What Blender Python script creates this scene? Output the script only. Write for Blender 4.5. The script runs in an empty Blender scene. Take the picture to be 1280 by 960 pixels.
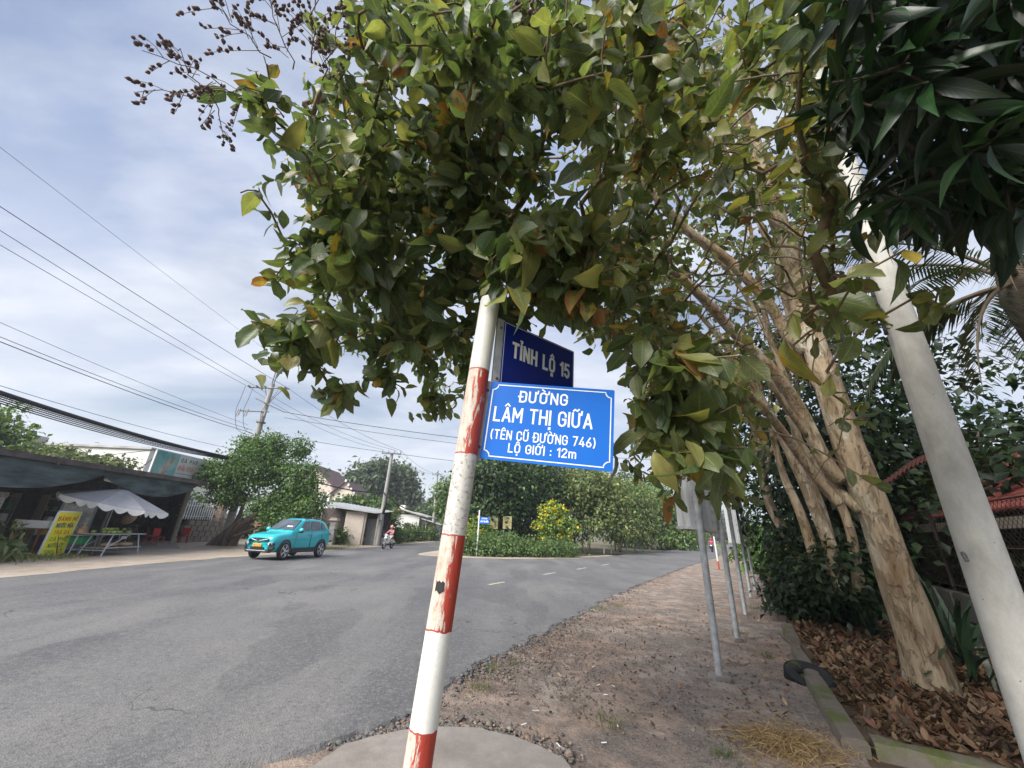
import bpy, bmesh, math, random, unicodedata
import numpy as np
from mathutils import Vector, Matrix, Quaternion, noise as mnoise

R = math.radians
random.seed(7)
rng = np.random.default_rng(11)
SC = bpy.context.scene
COL = SC.collection

# ------------------------------------------------------------------ camera
F_PX, CX, CY, CAM_H = 470.0, 640.0, 480.0, 1.6
_u = np.array([693.5 - CX, 727.0 + CY, F_PX]); _u /= np.linalg.norm(_u)
_f = np.array([0, 0, 1.0]) - _u * _u[2]; _f /= np.linalg.norm(_f)
_r = np.cross(_u, _f)
CAM_M = np.array([_r, _f, _u])            # world = CAM_M @ (right, up, forward)
CAM_P = np.array([0, 0, CAM_H])
cam_d = bpy.data.cameras.new('camera')
cam = bpy.data.objects.new('camera', cam_d)
COL.objects.link(cam)
cam_d.sensor_width = 36.0
cam_d.lens = 36.0 * F_PX / 1280.0
cam_d.clip_start, cam_d.clip_end = 0.05, 3000.0
m4 = Matrix.Identity(4)
for i in range(3):
    m4[i][0], m4[i][1], m4[i][2] = CAM_M[i, 0], CAM_M[i, 1], -CAM_M[i, 2]
m4[2][3] = CAM_H
cam.matrix_world = m4
SC.camera = cam

def ray(x, y):
    return CAM_M @ np.array([(x - CX) / F_PX, -(y - CY) / F_PX, 1.0])
def at(x, y, d):
    """point seen at pixel x, y at straight distance d from the camera"""
    r = ray(x, y)
    return Vector(CAM_P + r / np.linalg.norm(r) * d)
def ath(x, y, d):
    """same at horizontal distance d"""
    r = ray(x, y)
    return Vector(CAM_P + r / math.hypot(r[0], r[1]) * d)
def gnd(x, y, z=0.0):
    r = ray(x, y)
    return Vector(CAM_P + r * ((z - CAM_H) / r[2]))
def ply(x, y, Y):
    r = ray(x, y)
    return Vector(CAM_P + r * (Y / r[1]))
def plx(x, y, X):
    r = ray(x, y)
    return Vector(CAM_P + r * (X / r[0]))
def proj(P):
    c = (np.asarray(P, float).reshape(-1, 3) - CAM_P) @ CAM_M
    z = np.where(c[:, 2] > 1e-3, c[:, 2], 1e-3)
    return np.stack([CX + F_PX * c[:, 0] / z, CY - F_PX * c[:, 1] / z, c[:, 2]], 1)

# ------------------------------------------------------------------ world, sun, exposure
SUN_EL, SUN_AZ = R(41), R(224)            # azimuth clockwise from +Y: behind the camera, to its left
SC.view_settings.view_transform = 'Standard'
SC.view_settings.look = 'None'
SC.view_settings.gamma = 1.0
SC.view_settings.exposure = 0.78
SC.cycles.use_denoising = True
SC.cycles.max_bounces = 7
SC.cycles.transparent_max_bounces = 8
world = bpy.data.worlds.new('World')
SC.world = world
world.use_nodes = True
wt = world.node_tree
wt.nodes.clear()
def W(t, **k):
    n = wt.nodes.new(t)
    for a, v in k.items():
        setattr(n, a, v)
    return n
def wl(a, b):
    wt.links.new(a, b)
sky = W('ShaderNodeTexSky', sky_type='NISHITA', sun_disc=False)
sky.sun_elevation, sky.sun_rotation = SUN_EL, SUN_AZ
bg1 = W('ShaderNodeBackground'); bg1.inputs['Strength'].default_value = 0.075
wl(sky.outputs['Color'], bg1.inputs['Color'])
tc = W('ShaderNodeTexCoord')
sx = W('ShaderNodeSeparateXYZ'); wl(tc.outputs['Generated'], sx.inputs[0])
zc = W('ShaderNodeMath', operation='MAXIMUM'); wl(sx.outputs['Z'], zc.inputs[0]); zc.inputs[1].default_value = 0.0
za = W('ShaderNodeMath', operation='ADD'); wl(zc.outputs[0], za.inputs[0]); za.inputs[1].default_value = 0.22
dx = W('ShaderNodeMath', operation='DIVIDE'); wl(sx.outputs['X'], dx.inputs[0]); wl(za.outputs[0], dx.inputs[1])
dy = W('ShaderNodeMath', operation='DIVIDE'); wl(sx.outputs['Y'], dy.inputs[0]); wl(za.outputs[0], dy.inputs[1])
cv = W('ShaderNodeCombineXYZ'); wl(dx.outputs[0], cv.inputs[0]); wl(dy.outputs[0], cv.inputs[1])
mp = W('ShaderNodeMapping'); wl(cv.outputs[0], mp.inputs[0])
mp.inputs['Rotation'].default_value = (0, 0, R(-35)); mp.inputs['Scale'].default_value = (0.75, 1.5, 1)
mp.inputs['Location'].default_value = (1.3, 0.4, 0)
n1 = W('ShaderNodeTexNoise'); wl(mp.outputs[0], n1.inputs['Vector'])
n1.inputs['Scale'].default_value = 1.15; n1.inputs['Detail'].default_value = 7; n1.inputs['Roughness'].default_value = 0.52
n1.inputs['Distortion'].default_value = 0.5
cr = W('ShaderNodeValToRGB'); wl(n1.outputs['Fac'], cr.inputs[0])
cr.color_ramp.elements[0].position = 0.30; cr.color_ramp.elements[0].color = (0.40,) * 3 + (1,)
cr.color_ramp.elements[1].position = 0.56; cr.color_ramp.elements[1].color = (0.95,) * 3 + (1,)
n2 = W('ShaderNodeTexNoise'); wl(mp.outputs[0], n2.inputs['Vector'])
n2.inputs['Scale'].default_value = 2.1; n2.inputs['Detail'].default_value = 6; n2.inputs['Roughness'].default_value = 0.55
cc = W('ShaderNodeValToRGB'); wl(n2.outputs['Fac'], cc.inputs[0])
cc.color_ramp.elements[0].position = 0.38; cc.color_ramp.elements[0].color = (0.275, 0.33, 0.475, 1)
cc.color_ramp.elements[1].position = 0.62; cc.color_ramp.elements[1].color = (0.51, 0.54, 0.61, 1)
# cloud sheet is paler towards the horizon all round
hz = W('ShaderNodeMapRange'); wl(zc.outputs[0], hz.inputs[0])
hz.inputs[1].default_value = 0.0; hz.inputs[2].default_value = 0.62; hz.inputs[3].default_value = 0.9; hz.inputs[4].default_value = 0.0
hm = W('ShaderNodeMixRGB'); wl(hz.outputs[0], hm.inputs[0]); wl(cc.outputs[0], hm.inputs[1]); hm.inputs[2].default_value = (0.54, 0.57, 0.62, 1)
bg2 = W('ShaderNodeBackground'); wl(hm.outputs[0], bg2.inputs['Color']); bg2.inputs['Strength'].default_value = 1.0
mx = W('ShaderNodeMixShader'); wl(cr.outputs[0], mx.inputs[0]); wl(bg1.outputs[0], mx.inputs[1]); wl(bg2.outputs[0], mx.inputs[2])
wo = W('ShaderNodeOutputWorld'); wl(mx.outputs[0], wo.inputs[0])

sd = bpy.data.lights.new('sun', 'SUN'); sun = bpy.data.objects.new('sun', sd); COL.objects.link(sun)
sd.energy, sd.angle, sd.color = 4.4, R(38), (1.0, 0.955, 0.89)
_sdir = Vector((math.sin(SUN_AZ) * math.cos(SUN_EL), math.cos(SUN_AZ) * math.cos(SUN_EL), math.sin(SUN_EL)))
sun.rotation_euler = _sdir.to_track_quat('Z', 'Y').to_euler()
sun.location = (0, 0, 60)

# ------------------------------------------------------------------ object helpers
def tag(o, label=None, cat=None, group=None, kind=None):
    if label: o['label'] = label
    if cat: o['category'] = cat
    if group: o['group'] = group
    if kind: o['kind'] = kind
    return o
def link(name, data, parent=None):
    o = bpy.data.objects.new(name, data)
    COL.objects.link(o)
    if parent is not None:
        o.parent = parent
    return o
def thing(name, label, cat, loc=(0, 0, 0), rz=0.0, group=None):
    o = link(name, None)
    o.empty_display_size = 0.2
    o.location = loc
    o.rotation_euler = (0, 0, rz)
    return tag(o, label, cat, group)
def kids(o):
    return [c for c in bpy.data.objects if c.parent == o]
def copy_tree(o, parent=None):
    c = o.copy()
    COL.objects.link(c)
    if parent is not None:
        c.parent = parent
    for ch in kids(o):
        copy_tree(ch, c)
    return c
def Rz(a): return Matrix.Rotation(a, 3, 'Z')
def Rx(a): return Matrix.Rotation(a, 3, 'X')
def Ry(a): return Matrix.Rotation(a, 3, 'Y')

class MB:
    """collects shapes, then links them as ONE mesh object"""
    def __init__(s):
        s.v = []; s.f = []
    def add(s, vs, fs):
        o = len(s.v)
        s.v += [Vector(v) for v in vs]
        s.f += [tuple(o + i for i in f) for f in fs]
        return s
    def box(s, c, d, rot=None, taper=1.0):
        c = Vector(c); x, y, z = d[0] / 2, d[1] / 2, d[2] / 2
        vs = []
        for zz, t in ((-z, 1.0), (z, taper)):
            for a, b in ((-x, -y), (x, -y), (x, y), (-x, y)):
                p = Vector((a * t, b * t, zz))
                vs.append(c + (rot @ p if rot else p))
        return s.add(vs, [(3, 2, 1, 0), (4, 5, 6, 7), (0, 1, 5, 4), (1, 2, 6, 5), (2, 3, 7, 6), (3, 0, 4, 7)])
    def bbox(s, c, d, b=0.01, rot=None):
        """box with chamfered edges"""
        bm = bmesh.new()
        bmesh.ops.create_cube(bm, size=1.0)
        for v in bm.verts: v.co = Vector((v.co.x * d[0], v.co.y * d[1], v.co.z * d[2]))
        bmesh.ops.bevel(bm, geom=list(bm.edges), offset=min(b, min(d) * 0.45), segments=2, affect='EDGES')
        bm.verts.index_update()
        c = Vector(c)
        s.add([c + (rot @ v.co if rot else v.co) for v in bm.verts], [[v.index for v in f.verts] for f in bm.faces])
        bm.free()
        return s
    def tube(s, pts, rad, seg=8, caps=True, wob=None):
        pts = [Vector(p) for p in pts]; n = len(pts)
        if not hasattr(rad, '__len__'): rad = [rad] * n
        T = []
        for i in range(n):
            t = pts[min(i + 1, n - 1)] - pts[max(i - 1, 0)]
            T.append(t.normalized() if t.length > 1e-9 else Vector((0, 0, 1)))
        a = Vector((0, 0, 1)) if abs(T[0].z) < 0.9 else Vector((1, 0, 0))
        nx = T[0].cross(a).normalized()
        vs, fs = [], []
        for i in range(n):
            nx = nx - T[i] * nx.dot(T[i])
            nx = nx.normalized() if nx.length > 1e-6 else T[i].orthogonal().normalized()
            ny = T[i].cross(nx)
            for k in range(seg):
                an = 2 * math.pi * k / seg
                q = nx * math.cos(an) + ny * math.sin(an)
                rr = rad[i]
                if wob: rr *= wob(pts[i], q, an, i)
                vs.append(pts[i] + q * rr)
        for i in range(n - 1):
            for k in range(seg):
                k2 = (k + 1) % seg
                fs.append((i * seg + k, i * seg + k2, (i + 1) * seg + k2, (i + 1) * seg + k))
        if caps:
            fs.append(tuple(range(seg - 1, -1, -1)))
            fs.append(tuple((n - 1) * seg + k for k in range(seg)))
        return s.add(vs, fs)
    def cyl(s, a, b, r0, r1=None, seg=10):
        return s.tube([a, b], [r0, r0 if r1 is None else r1], seg)
    def lathe(s, prof, seg=16, c=(0, 0, 0), rot=None, caps=True):
        c = Vector(c); vs, fs = [], []
        for r, z in prof:
            for k in range(seg):
                a = 2 * math.pi * k / seg
                p = Vector((r * math.cos(a), r * math.sin(a), z))
                vs.append(c + (rot @ p if rot else p))
        for i in range(len(prof) - 1):
            for k in range(seg):
                k2 = (k + 1) % seg
                fs.append((i * seg + k, i * seg + k2, (i + 1) * seg + k2, (i + 1) * seg + k))
        if caps and prof[0][0] > 1e-4: fs.append(tuple(range(seg - 1, -1, -1)))
        if caps and prof[-1][0] > 1e-4: fs.append(tuple((len(prof) - 1) * seg + k for k in range(seg)))
        return s.add(vs, fs)
    def ball(s, c, r, seg=10, rings=6, sc=(1, 1, 1), rot=None):
        c = Vector(c); vs, fs = [], []
        for i in range(rings + 1):
            th = math.pi * i / rings
            for k in range(seg):
                a = 2 * math.pi * k / seg
                p = Vector((r * sc[0] * math.sin(th) * math.cos(a), r * sc[1] * math.sin(th) * math.sin(a), r * sc[2] * math.cos(th)))
                vs.append(c + (rot @ p if rot else p))
        for i in range(rings):
            for k in range(seg):
                k2 = (k + 1) % seg
                fs.append((i * seg + k, (i + 1) * seg + k, (i + 1) * seg + k2, i * seg + k2))
        return s.add(vs, fs)
    def slab(s, poly, thick, M=None):
        """prism: 2-D polygon in x, y raised by thick; M maps to space"""
        n = len(poly)
        vs = [Vector((p[0], p[1], 0)) for p in poly] + [Vector((p[0], p[1], thick)) for p in poly]
        if M is not None: vs = [M @ v for v in vs]
        fs = [tuple(range(n - 1, -1, -1)), tuple(range(n, 2 * n))]
        for i in range(n):
            j = (i + 1) % n
            fs.append((i, j, n + j, n + i))
        return s.add(vs, fs)
    def grid(s, fn, nu, nv):
        """surface fn(u, v) -> point, u, v in 0..1"""
        vs = [fn(i / nu, j / nv) for j in range(nv + 1) for i in range(nu + 1)]
        w = nu + 1
        return s.add(vs, [(j * w + i, j * w + i + 1, (j + 1) * w + i + 1, (j + 1) * w + i) for j in range(nv) for i in range(nu)])
    def mesh(s, name, m=None, off=None, smooth=False):
        me = bpy.data.meshes.new(name)
        vs = [v - Vector(off) for v in s.v] if off is not None else s.v
        me.from_pydata([tuple(v) for v in vs], [], s.f)
        if m: me.materials.append(m)
        if smooth:
            me.polygons.foreach_set('use_smooth', [True] * len(me.polygons))
            if smooth == 'auto':
                me.set_sharp_from_angle(angle=R(40))
        me.update()
        return me
    def build(s, name, m, parent=None, off=None, smooth=False):
        return link(name, s.mesh(name, m, off, smooth), parent)

# ------------------------------------------------------------------ materials
def nodes_of(m):
    m.use_nodes = True
    nt = m.node_tree
    return nt, nt.nodes['Principled BSDF']
def pm(name, col, rough=0.7, var=0.15, scale=6.0, bump=0.0, bscale=None, metal=0.0, col2=None, stretch=None, lo=0.35, hi=0.65, spec=None, coat=0.0, alpha=None, space='Object', detail=5):
    """procedural material: base colour broken up by noise, with fine relief"""
    m = bpy.data.materials.new(name)
    nt, b = nodes_of(m)
    L = nt.links.new
    tcn = nt.nodes.new('ShaderNodeTexCoord')
    mpn = nt.nodes.new('ShaderNodeMapping'); L(tcn.outputs[space], mpn.inputs[0])
    if stretch: mpn.inputs['Scale'].default_value = stretch
    no = nt.nodes.new('ShaderNodeTexNoise'); L(mpn.outputs[0], no.inputs['Vector'])
    no.inputs['Scale'].default_value = scale; no.inputs['Detail'].default_value = detail; no.inputs['Roughness'].default_value = 0.6
    rp = nt.nodes.new('ShaderNodeValToRGB'); L(no.outputs['Fac'], rp.inputs[0])
    c1 = tuple(max(0, c * (1 - var)) for c in col); c2 = col2 or tuple(min(1, c * (1 + var)) for c in col)
    rp.color_ramp.elements[0].position = lo; rp.color_ramp.elements[0].color = (*c1, 1)
    rp.color_ramp.elements[1].position = hi; rp.color_ramp.elements[1].color = (*c2, 1)
    L(rp.outputs[0], b.inputs['Base Color'])
    b.inputs['Roughness'].default_value = rough
    b.inputs['Metallic'].default_value = metal
    if spec is not None: b.inputs['Specular IOR Level'].default_value = spec
    if coat: b.inputs['Coat Weight'].default_value = coat; b.inputs['Coat Roughness'].default_value = 0.05
    if alpha is not None: b.inputs['Alpha'].default_value = alpha
    if bump:
        nb = nt.nodes.new('ShaderNodeTexNoise'); L(mpn.outputs[0], nb.inputs['Vector'])
        nb.inputs['Scale'].default_value = bscale or scale * 4; nb.inputs['Detail'].default_value = 6
        bp = nt.nodes.new('ShaderNodeBump'); L(nb.outputs['Fac'], bp.inputs['Height'])
        bp.inputs['Strength'].default_value = bump; bp.inputs['Distance'].default_value = 0.02
        L(bp.outputs[0], b.inputs['Normal'])
    return m
class NT:
    """short-hand for building node graphs"""
    def __init__(s, name):
        s.m = bpy.data.materials.new(name)
        s.nt, s.b = nodes_of(s.m)
        s.tc = s.nt.nodes.new('ShaderNodeTexCoord')
    def n(s, t, ins=None, **k):
        q = s.nt.nodes.new('ShaderNode' + t)
        for a, v in k.items(): setattr(q, a, v)
        for a, v in (ins or {}).items():
            if hasattr(v, 'is_output'): s.nt.links.new(v, q.inputs[a])
            else: q.inputs[a].default_value = v
        return q
    def map(s, scale=(1, 1, 1), src='Object', rot=(0, 0, 0), loc=(0, 0, 0)):
        return s.n('Mapping', {0: s.tc.outputs[src], 'Scale': scale, 'Rotation': rot, 'Location': loc}).outputs[0]
    def noise(s, vec, scale, detail=5, rough=0.55, dist=0.0):
        return s.n('TexNoise', {'Vector': vec, 'Scale': scale, 'Detail': detail, 'Roughness': rough, 'Distortion': dist}).outputs['Fac']
    def ramp(s, fac, *stops):
        q = s.n('ValToRGB', {0: fac})
        e = q.color_ramp.elements
        while len(e) < len(stops): e.new(0.5)
        for i, (p, c) in enumerate(stops):
            e[i].position = p
            e[i].color = (c, c, c, 1) if not hasattr(c, '__len__') else (*c[:3], 1)
        return q.outputs[0]
    def mix(s, fac, a, b, mode='MIX'):
        def c(v): return v if hasattr(v, 'is_output') else ((*v, 1) if len(v) == 3 else v)
        return s.n('MixRGB', {0: fac, 1: c(a), 2: c(b)}, blend_type=mode).outputs[0]
    def math(s, op, a, b=0.0, c=0.0, clamp=False):
        q = s.n('Math', {0: a, 1: b, 2: c}, operation=op); q.use_clamp = clamp
        return q.outputs[0]
    def bump(s, h, strength=0.5, dist=0.02, prev=None):
        d = {'Height': h, 'Strength': strength, 'Distance': dist}
        if prev is not None: d['Normal'] = prev
        return s.n('Bump', d).outputs[0]
    def out(s, col=None, rough=None, normal=None, **k):
        if col is not None: s.set('Base Color', col)
        if rough is not None: s.set('Roughness', rough)
        if normal is not None: s.set('Normal', normal)
        for a, v in k.items(): s.set(a.replace('_', ' '), v)
        return s.m
    def set(s, nm, v):
        if hasattr(v, 'is_output'): s.nt.links.new(v, s.b.inputs[nm])
        else: s.b.inputs[nm].default_value = (*v, 1) if hasattr(v, '__len__') and len(v) == 3 else v

def leaf_mat(name, src, trans=0.35, rough=0.42, veins=1.0, spec=0.5):
    """src 'attr': per-leaf colour in the attribute tint; src 'obj': colour of the leaf object itself.
    rgb is the leaf colour, alpha its age (share of browned blade)"""
    g = NT(name)
    if src == 'attr':
        a = g.n('Attribute', attribute_name='tint'); colr, age = a.outputs['Color'], a.outputs['Alpha']
        rnd = g.n('SeparateColor', {0: colr}).outputs[1]
    else:
        a = g.n('ObjectInfo'); colr, age = a.outputs['Color'], a.outputs['Alpha']
        rnd = a.outputs['Random']
    uv = g.n('SeparateXYZ', {0: g.tc.outputs['UV']})
    u, v = uv.outputs[0], uv.outputs[1]
    au = g.math('ABSOLUTE', g.math('SUBTRACT', u, 0.5))
    col = colr
    off = g.n('CombineXYZ', {0: g.math('MULTIPLY', rnd, 517.0), 1: g.math('MULTIPLY', rnd, 233.0)}).outputs[0]
    uvo = g.n('VectorMath', {0: g.tc.outputs['UV'], 1: off}, operation='ADD').outputs[0]
    nz = g.noise(uvo, 3.2, 4)
    col = g.mix(0.5, col, g.ramp(nz, (0.3, 0.45), (0.7, 1.25)), 'MULTIPLY')
    nrm = None
    if veins:
        mid = g.math('LESS_THAN', au, 0.022)
        w = g.math('SINE', g.math('MULTIPLY', g.math('SUBTRACT', v, g.math('MULTIPLY', au, 0.55)), 56.0))
        lat = g.math('GREATER_THAN', w, 0.86)
        ve = g.math('MAXIMUM', mid, g.math('MULTIPLY', lat, 0.35))
        col = g.mix(g.math('MULTIPLY', ve, 0.45 * veins), col, (0.33, 0.36, 0.12))
        nrm = g.bump(w, 0.09 * veins, 0.004)
    # ageing: yellow, then brown, from the margin and tip inwards
    edge = g.math('ADD', g.math('MULTIPLY', au, 0.9), g.math('MULTIPLY', v, 0.35))
    t = g.math('ADD', g.math('ADD', nz, g.math('MULTIPLY', edge, 0.55)), g.math('SUBTRACT', age, 1.42))
    col = g.mix(g.math('MULTIPLY', g.math('ADD', t, 0.12), 6.0, clamp=True), col, (0.34, 0.24, 0.035))
    col = g.mix(g.math('MULTIPLY', t, 7.0, clamp=True), col, (0.25, 0.115, 0.042))
    g.out(col, rough)
    g.set('Specular IOR Level', spec)
    if nrm is not None: g.set('Normal', nrm)
    tr = g.n('BsdfTranslucent', {'Color': g.mix(1.0, col, (1.5, 1.55, 0.75), 'MULTIPLY')})
    ms = g.n('MixShader', {0: trans, 1: g.b.outputs[0], 2: tr.outputs[0]})
    g.nt.links.new(ms.outputs[0], g.nt.nodes['Material Output'].inputs[0])
    return g.m

# ------------------------------------------------------------------ leaf scatter
def leaf_tpl(rows, cols, width, droop=0.25, fold=0.12, wave=0.0, ph=0.0, lob=0.0):
    """leaf blade of unit length along +y; width(v) is the half width"""
    vs, uv, fs = [], [], []
    for j in range(rows + 1):
        v = j / rows
        w = width(v)
        for i in range(cols + 1):
            s = i / cols * 2 - 1
            ww = w * (1 + lob * math.sin(7 * v * math.pi + ph + (1.3 if s > 0 else 0)))
            z = -droop * v * v + fold * abs(s) * w * 2 + wave * math.sin(9 * v + ph + s * 1.5) * abs(s)
            vs.append((s * ww, v - 0.15 * droop * v * v, z))
            uv.append((i / cols, v))
    k = cols + 1
    for j in range(rows):
        for i in range(cols):
            fs.append((j * k + i, j * k + i + 1, (j + 1) * k + i + 1, (j + 1) * k + i))
    return np.array(vs), np.array(fs), np.array(uv)
def w_oval(W, p=0.55):
    """oval blade widest at p, blunt tip"""
    def f(v):
        if v <= p: return W * (0.06 + 0.94 * math.sin(math.pi / 2 * (v / p)) ** 0.8)
        return W * max(0.04, math.cos(math.pi / 2 * ((v - p) / (1 - p))) ** 0.62)
    return f
def w_lance(W, p=0.42):
    def f(v):
        if v <= p: return W * (0.07 + 0.93 * math.sin(math.pi / 2 * (v / p)))
        return W * max(0.012, math.cos(math.pi / 2 * ((v - p) / (1 - p))) ** 1.15)
    return f
def frames(P, D, N, L, Wd=None):
    """(n,3,4) matrices: y axis D scaled L, z axis N"""
    D = D / np.linalg.norm(D, axis=1, keepdims=True)
    X = np.cross(D, N); X /= np.linalg.norm(X, axis=1, keepdims=True) + 1e-9
    Z = np.cross(X, D)
    L = np.asarray(L).reshape(-1, 1)
    Wd = L if Wd is None else np.asarray(Wd).reshape(-1, 1)
    return np.stack([X * Wd, D * L, Z * L, P], axis=2)
def scatter(name, groups, mat, parent=None, off=None, smooth=True):
    """groups: list of (template, matrices (n,3,4), colours (n,4)) joined into ONE mesh"""
    AV, AF, AU, AC, o = [], [], [], [], 0
    for (tv, tf, tu), M, C in groups:
        n = len(M)
        if n == 0: continue
        V = np.einsum('nij,kj->nki', M[:, :, :3], tv) + M[:, None, :, 3]
        AV.append(V.reshape(-1, 3))
        k = len(tv)
        idx = (np.arange(n) * k)[:, None, None] + tf[None] + o
        AF.append(idx.reshape(-1, tf.shape[1]))
        AU.append(np.broadcast_to(tu[tf.reshape(-1)][None], (n, tf.size, 2)).reshape(-1, 2))
        AC.append(np.repeat(C, k, axis=0))
        o += n * k
    V = np.concatenate(AV); U = np.concatenate(AU); C = np.concatenate(AC)
    if off is not None: V = V - np.array(off)[None]
    nl = sum(f.size for f in AF); nf = sum(len(f) for f in AF)
    me = bpy.data.meshes.new(name)
    me.vertices.add(len(V)); me.vertices.foreach_set('co', V.astype(np.float32).ravel())
    me.loops.add(nl); me.loops.foreach_set('vertex_index', np.concatenate([f.ravel() for f in AF]).astype(np.int32))
    me.polygons.add(nf)
    st, tot, c = [], [], 0
    for f in AF:
        k = f.shape[1]
        st.append(c + np.arange(len(f)) * k); tot.append(np.full(len(f), k)); c += f.size
    me.polygons.foreach_set('loop_start', np.concatenate(st).astype(np.int32))
    me.polygons.foreach_set('loop_total', np.concatenate(tot).astype(np.int32))
    if smooth: me.polygons.foreach_set('use_smooth', np.ones(nf, bool))
    ul = me.uv_layers.new(name='UVMap'); ul.data.foreach_set('uv', U.astype(np.float32).ravel())
    ca = me.color_attributes.new('tint', 'FLOAT_COLOR', 'POINT'); ca.data.foreach_set('color', C.astype(np.float32).ravel())
    me.materials.append(mat)
    me.update(calc_edges=True); me.validate()
    return link(name, me, parent)
def tpl_mesh(name, tpl, mat):
    me = bpy.data.meshes.new(name)
    me.from_pydata([tuple(v) for v in tpl[0]], [], [tuple(int(i) for i in f) for f in tpl[1]])
    ul = me.uv_layers.new(name='UVMap')
    ul.data.foreach_set('uv', tpl[2][tpl[1].reshape(-1)].astype(np.float32).ravel())
    me.polygons.foreach_set('use_smooth', [True] * len(me.polygons))
    me.materials.append(mat)
    return me
def unit(n):
    v = rng.normal(size=(n, 3))
    return v / np.linalg.norm(v, axis=1, keepdims=True)
def in_poly(px, py, poly):
    x, y = np.asarray(px), np.asarray(py)
    r = np.zeros(x.shape, bool)
    n = len(poly)
    for i in range(n):
        x0, y0 = poly[i]; x1, y1 = poly[(i + 1) % n]
        c = ((y0 > y) != (y1 > y)) & (x < (x1 - x0) * (y - y0) / ((y1 - y0) or 1e-9) + x0)
        r ^= c
    return r
def fbm(x, y, s, o=0.0):
    return mnoise.fractal(Vector((x * s, y * s, o)), 0.9, 2.0, 4)

# ------------------------------------------------------------------ stroke lettering
def _arc(cx, cy, rx, ry, a0, a1, n=7):
    return [(cx + rx * math.cos(R(a0 + (a1 - a0) * i / n)), cy + ry * math.sin(R(a0 + (a1 - a0) * i / n))) for i in range(n + 1)]
q = 0.25
_C = [(.5, .70)] + _arc(.25, .75, q, q, 0, 180) + _arc(.25, .25, q, q, 180, 360) + [(.5, .30)]
GL = {
 'I': (0, [[(0, 0), (0, 1)]]), 'L': (.42, [[(0, 1), (0, 0), (.42, 0)]]), 'T': (.5, [[(0, 1), (.5, 1)], [(.25, 1), (.25, 0)]]),
 'H': (.5, [[(0, 0), (0, 1)], [(.5, 0), (.5, 1)], [(0, .5), (.5, .5)]]), 'N': (.5, [[(0, 0), (0, 1), (.5, 0), (.5, 1)]]),
 'M': (.64, [[(0, 0), (0, 1), (.32, .35), (.64, 1), (.64, 0)]]), 'A': (.56, [[(0, 0), (.28, 1), (.56, 0)], [(.09, .28), (.47, .28)]]),
 'E': (.42, [[(.42, 1), (0, 1), (0, 0), (.42, 0)], [(0, .5), (.36, .5)]]), 'F': (.42, [[(.42, 1), (0, 1), (0, 0)], [(0, .5), (.36, .5)]]),
 'C': (.5, [_C]), 'G': (.5, [_C + [(.5, .47), (.3, .47)]]),
 'O': (.5, [_arc(.25, .75, q, q, 0, 180) + _arc(.25, .25, q, q, 180, 360) + [(.5, .75)]]),
 'U': (.5, [[(0, 1)] + _arc(.25, .25, q, q, 180, 360) + [(.5, 1)]]),
 'D': (.5, [[(0, 0), (0, 1), (.2, 1)] + _arc(.25, .75, q, q, 90, 0) + _arc(.25, .25, q, q, 0, -90) + [(0, 0)]]),
 'P': (.48, [[(0, 0), (0, 1), (.24, 1)] + _arc(.24, .74, .24, .26, 90, -90) + [(0, .48)]]),
 'R': (.48, [[(0, 0), (0, 1), (.24, 1)] + _arc(.24, .74, .24, .26, 90, -90) + [(0, .48)], [(.26, .48), (.5, 0)]]),
 'B': (.48, [[(0, 0), (0, 1), (.23, 1)] + _arc(.23, .76, .23, .24, 90, -90) + [(0, .52), (.23, .52)] + _arc(.24, .26, .25, .26, 90, -90) + [(0, 0)]]),
 'S': (.48, [_arc(.24, .76, .24, .24, 20, 250) + _arc(.24, .25, .24, .25, 70, -160)]),
 'V': (.54, [[(0, 1), (.27, 0), (.54, 1)]]), 'K': (.5, [[(0, 0), (0, 1)], [(.48, 1), (.02, .42)], [(.16, .58), (.5, 0)]]),
 'Y': (.54, [[(0, 1), (.27, .48), (.54, 1)], [(.27, .48), (.27, 0)]]),
 '1': (.22, [[(0, .8), (.22, 1), (.22, 0)]]), '2': (.48, [[(0, .74)] + _arc(.24, .75, .24, .25, 170, -25) + [(0, 0), (.48, 0)]]),
 '4': (.5, [[(.34, 1), (0, .22), (.5, .22)], [(.38, .52), (.38, 0)]]),
 '5': (.48, [[(.44, 1), (.05, 1), (.02, .55), (.2, .62)] + _arc(.23, .31, .25, .31, 80, -150)]),
 '6': (.5, [[(.38, 1), (.08, .5)] + _arc(.25, .26, .25, .26, 150, 510)]), '7': (.46, [[(0, 1), (.46, 1), (.16, 0)]]),
 '8': (.48, [_arc(.24, .76, .21, .24, 0, 360, 12), _arc(.24, .27, .24, .27, 0, 360, 12)]), '0': (.5, [_arc(.25, .75, q, q, 0, 180) + _arc(.25, .25, q, q, 180, 360) + [(.5, .75)]]),
 'm': (.68, [[(0, 0), (0, .68)], [(0, .5)] + _arc(.17, .51, .17, .17, 180, 0) + [(.34, 0)], [(.34, .5)] + _arc(.51, .51, .17, .17, 180, 0) + [(.68, 0)]]),
 '(': (.16, [_arc(.34, .47, .34, .72, 130, 230)]), ')': (.16, [_arc(-.18, .47, .34, .72, 50, -50)]),
 ':': (.0, [[(0, .08), (0, .12)], [(0, .56), (0, .60)]]), '.': (.0, [[(0, 0), (0, .14)]]), '-': (.26, [[(0, .45), (.26, .45)]]), ' ': (.16, []),
}
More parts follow.
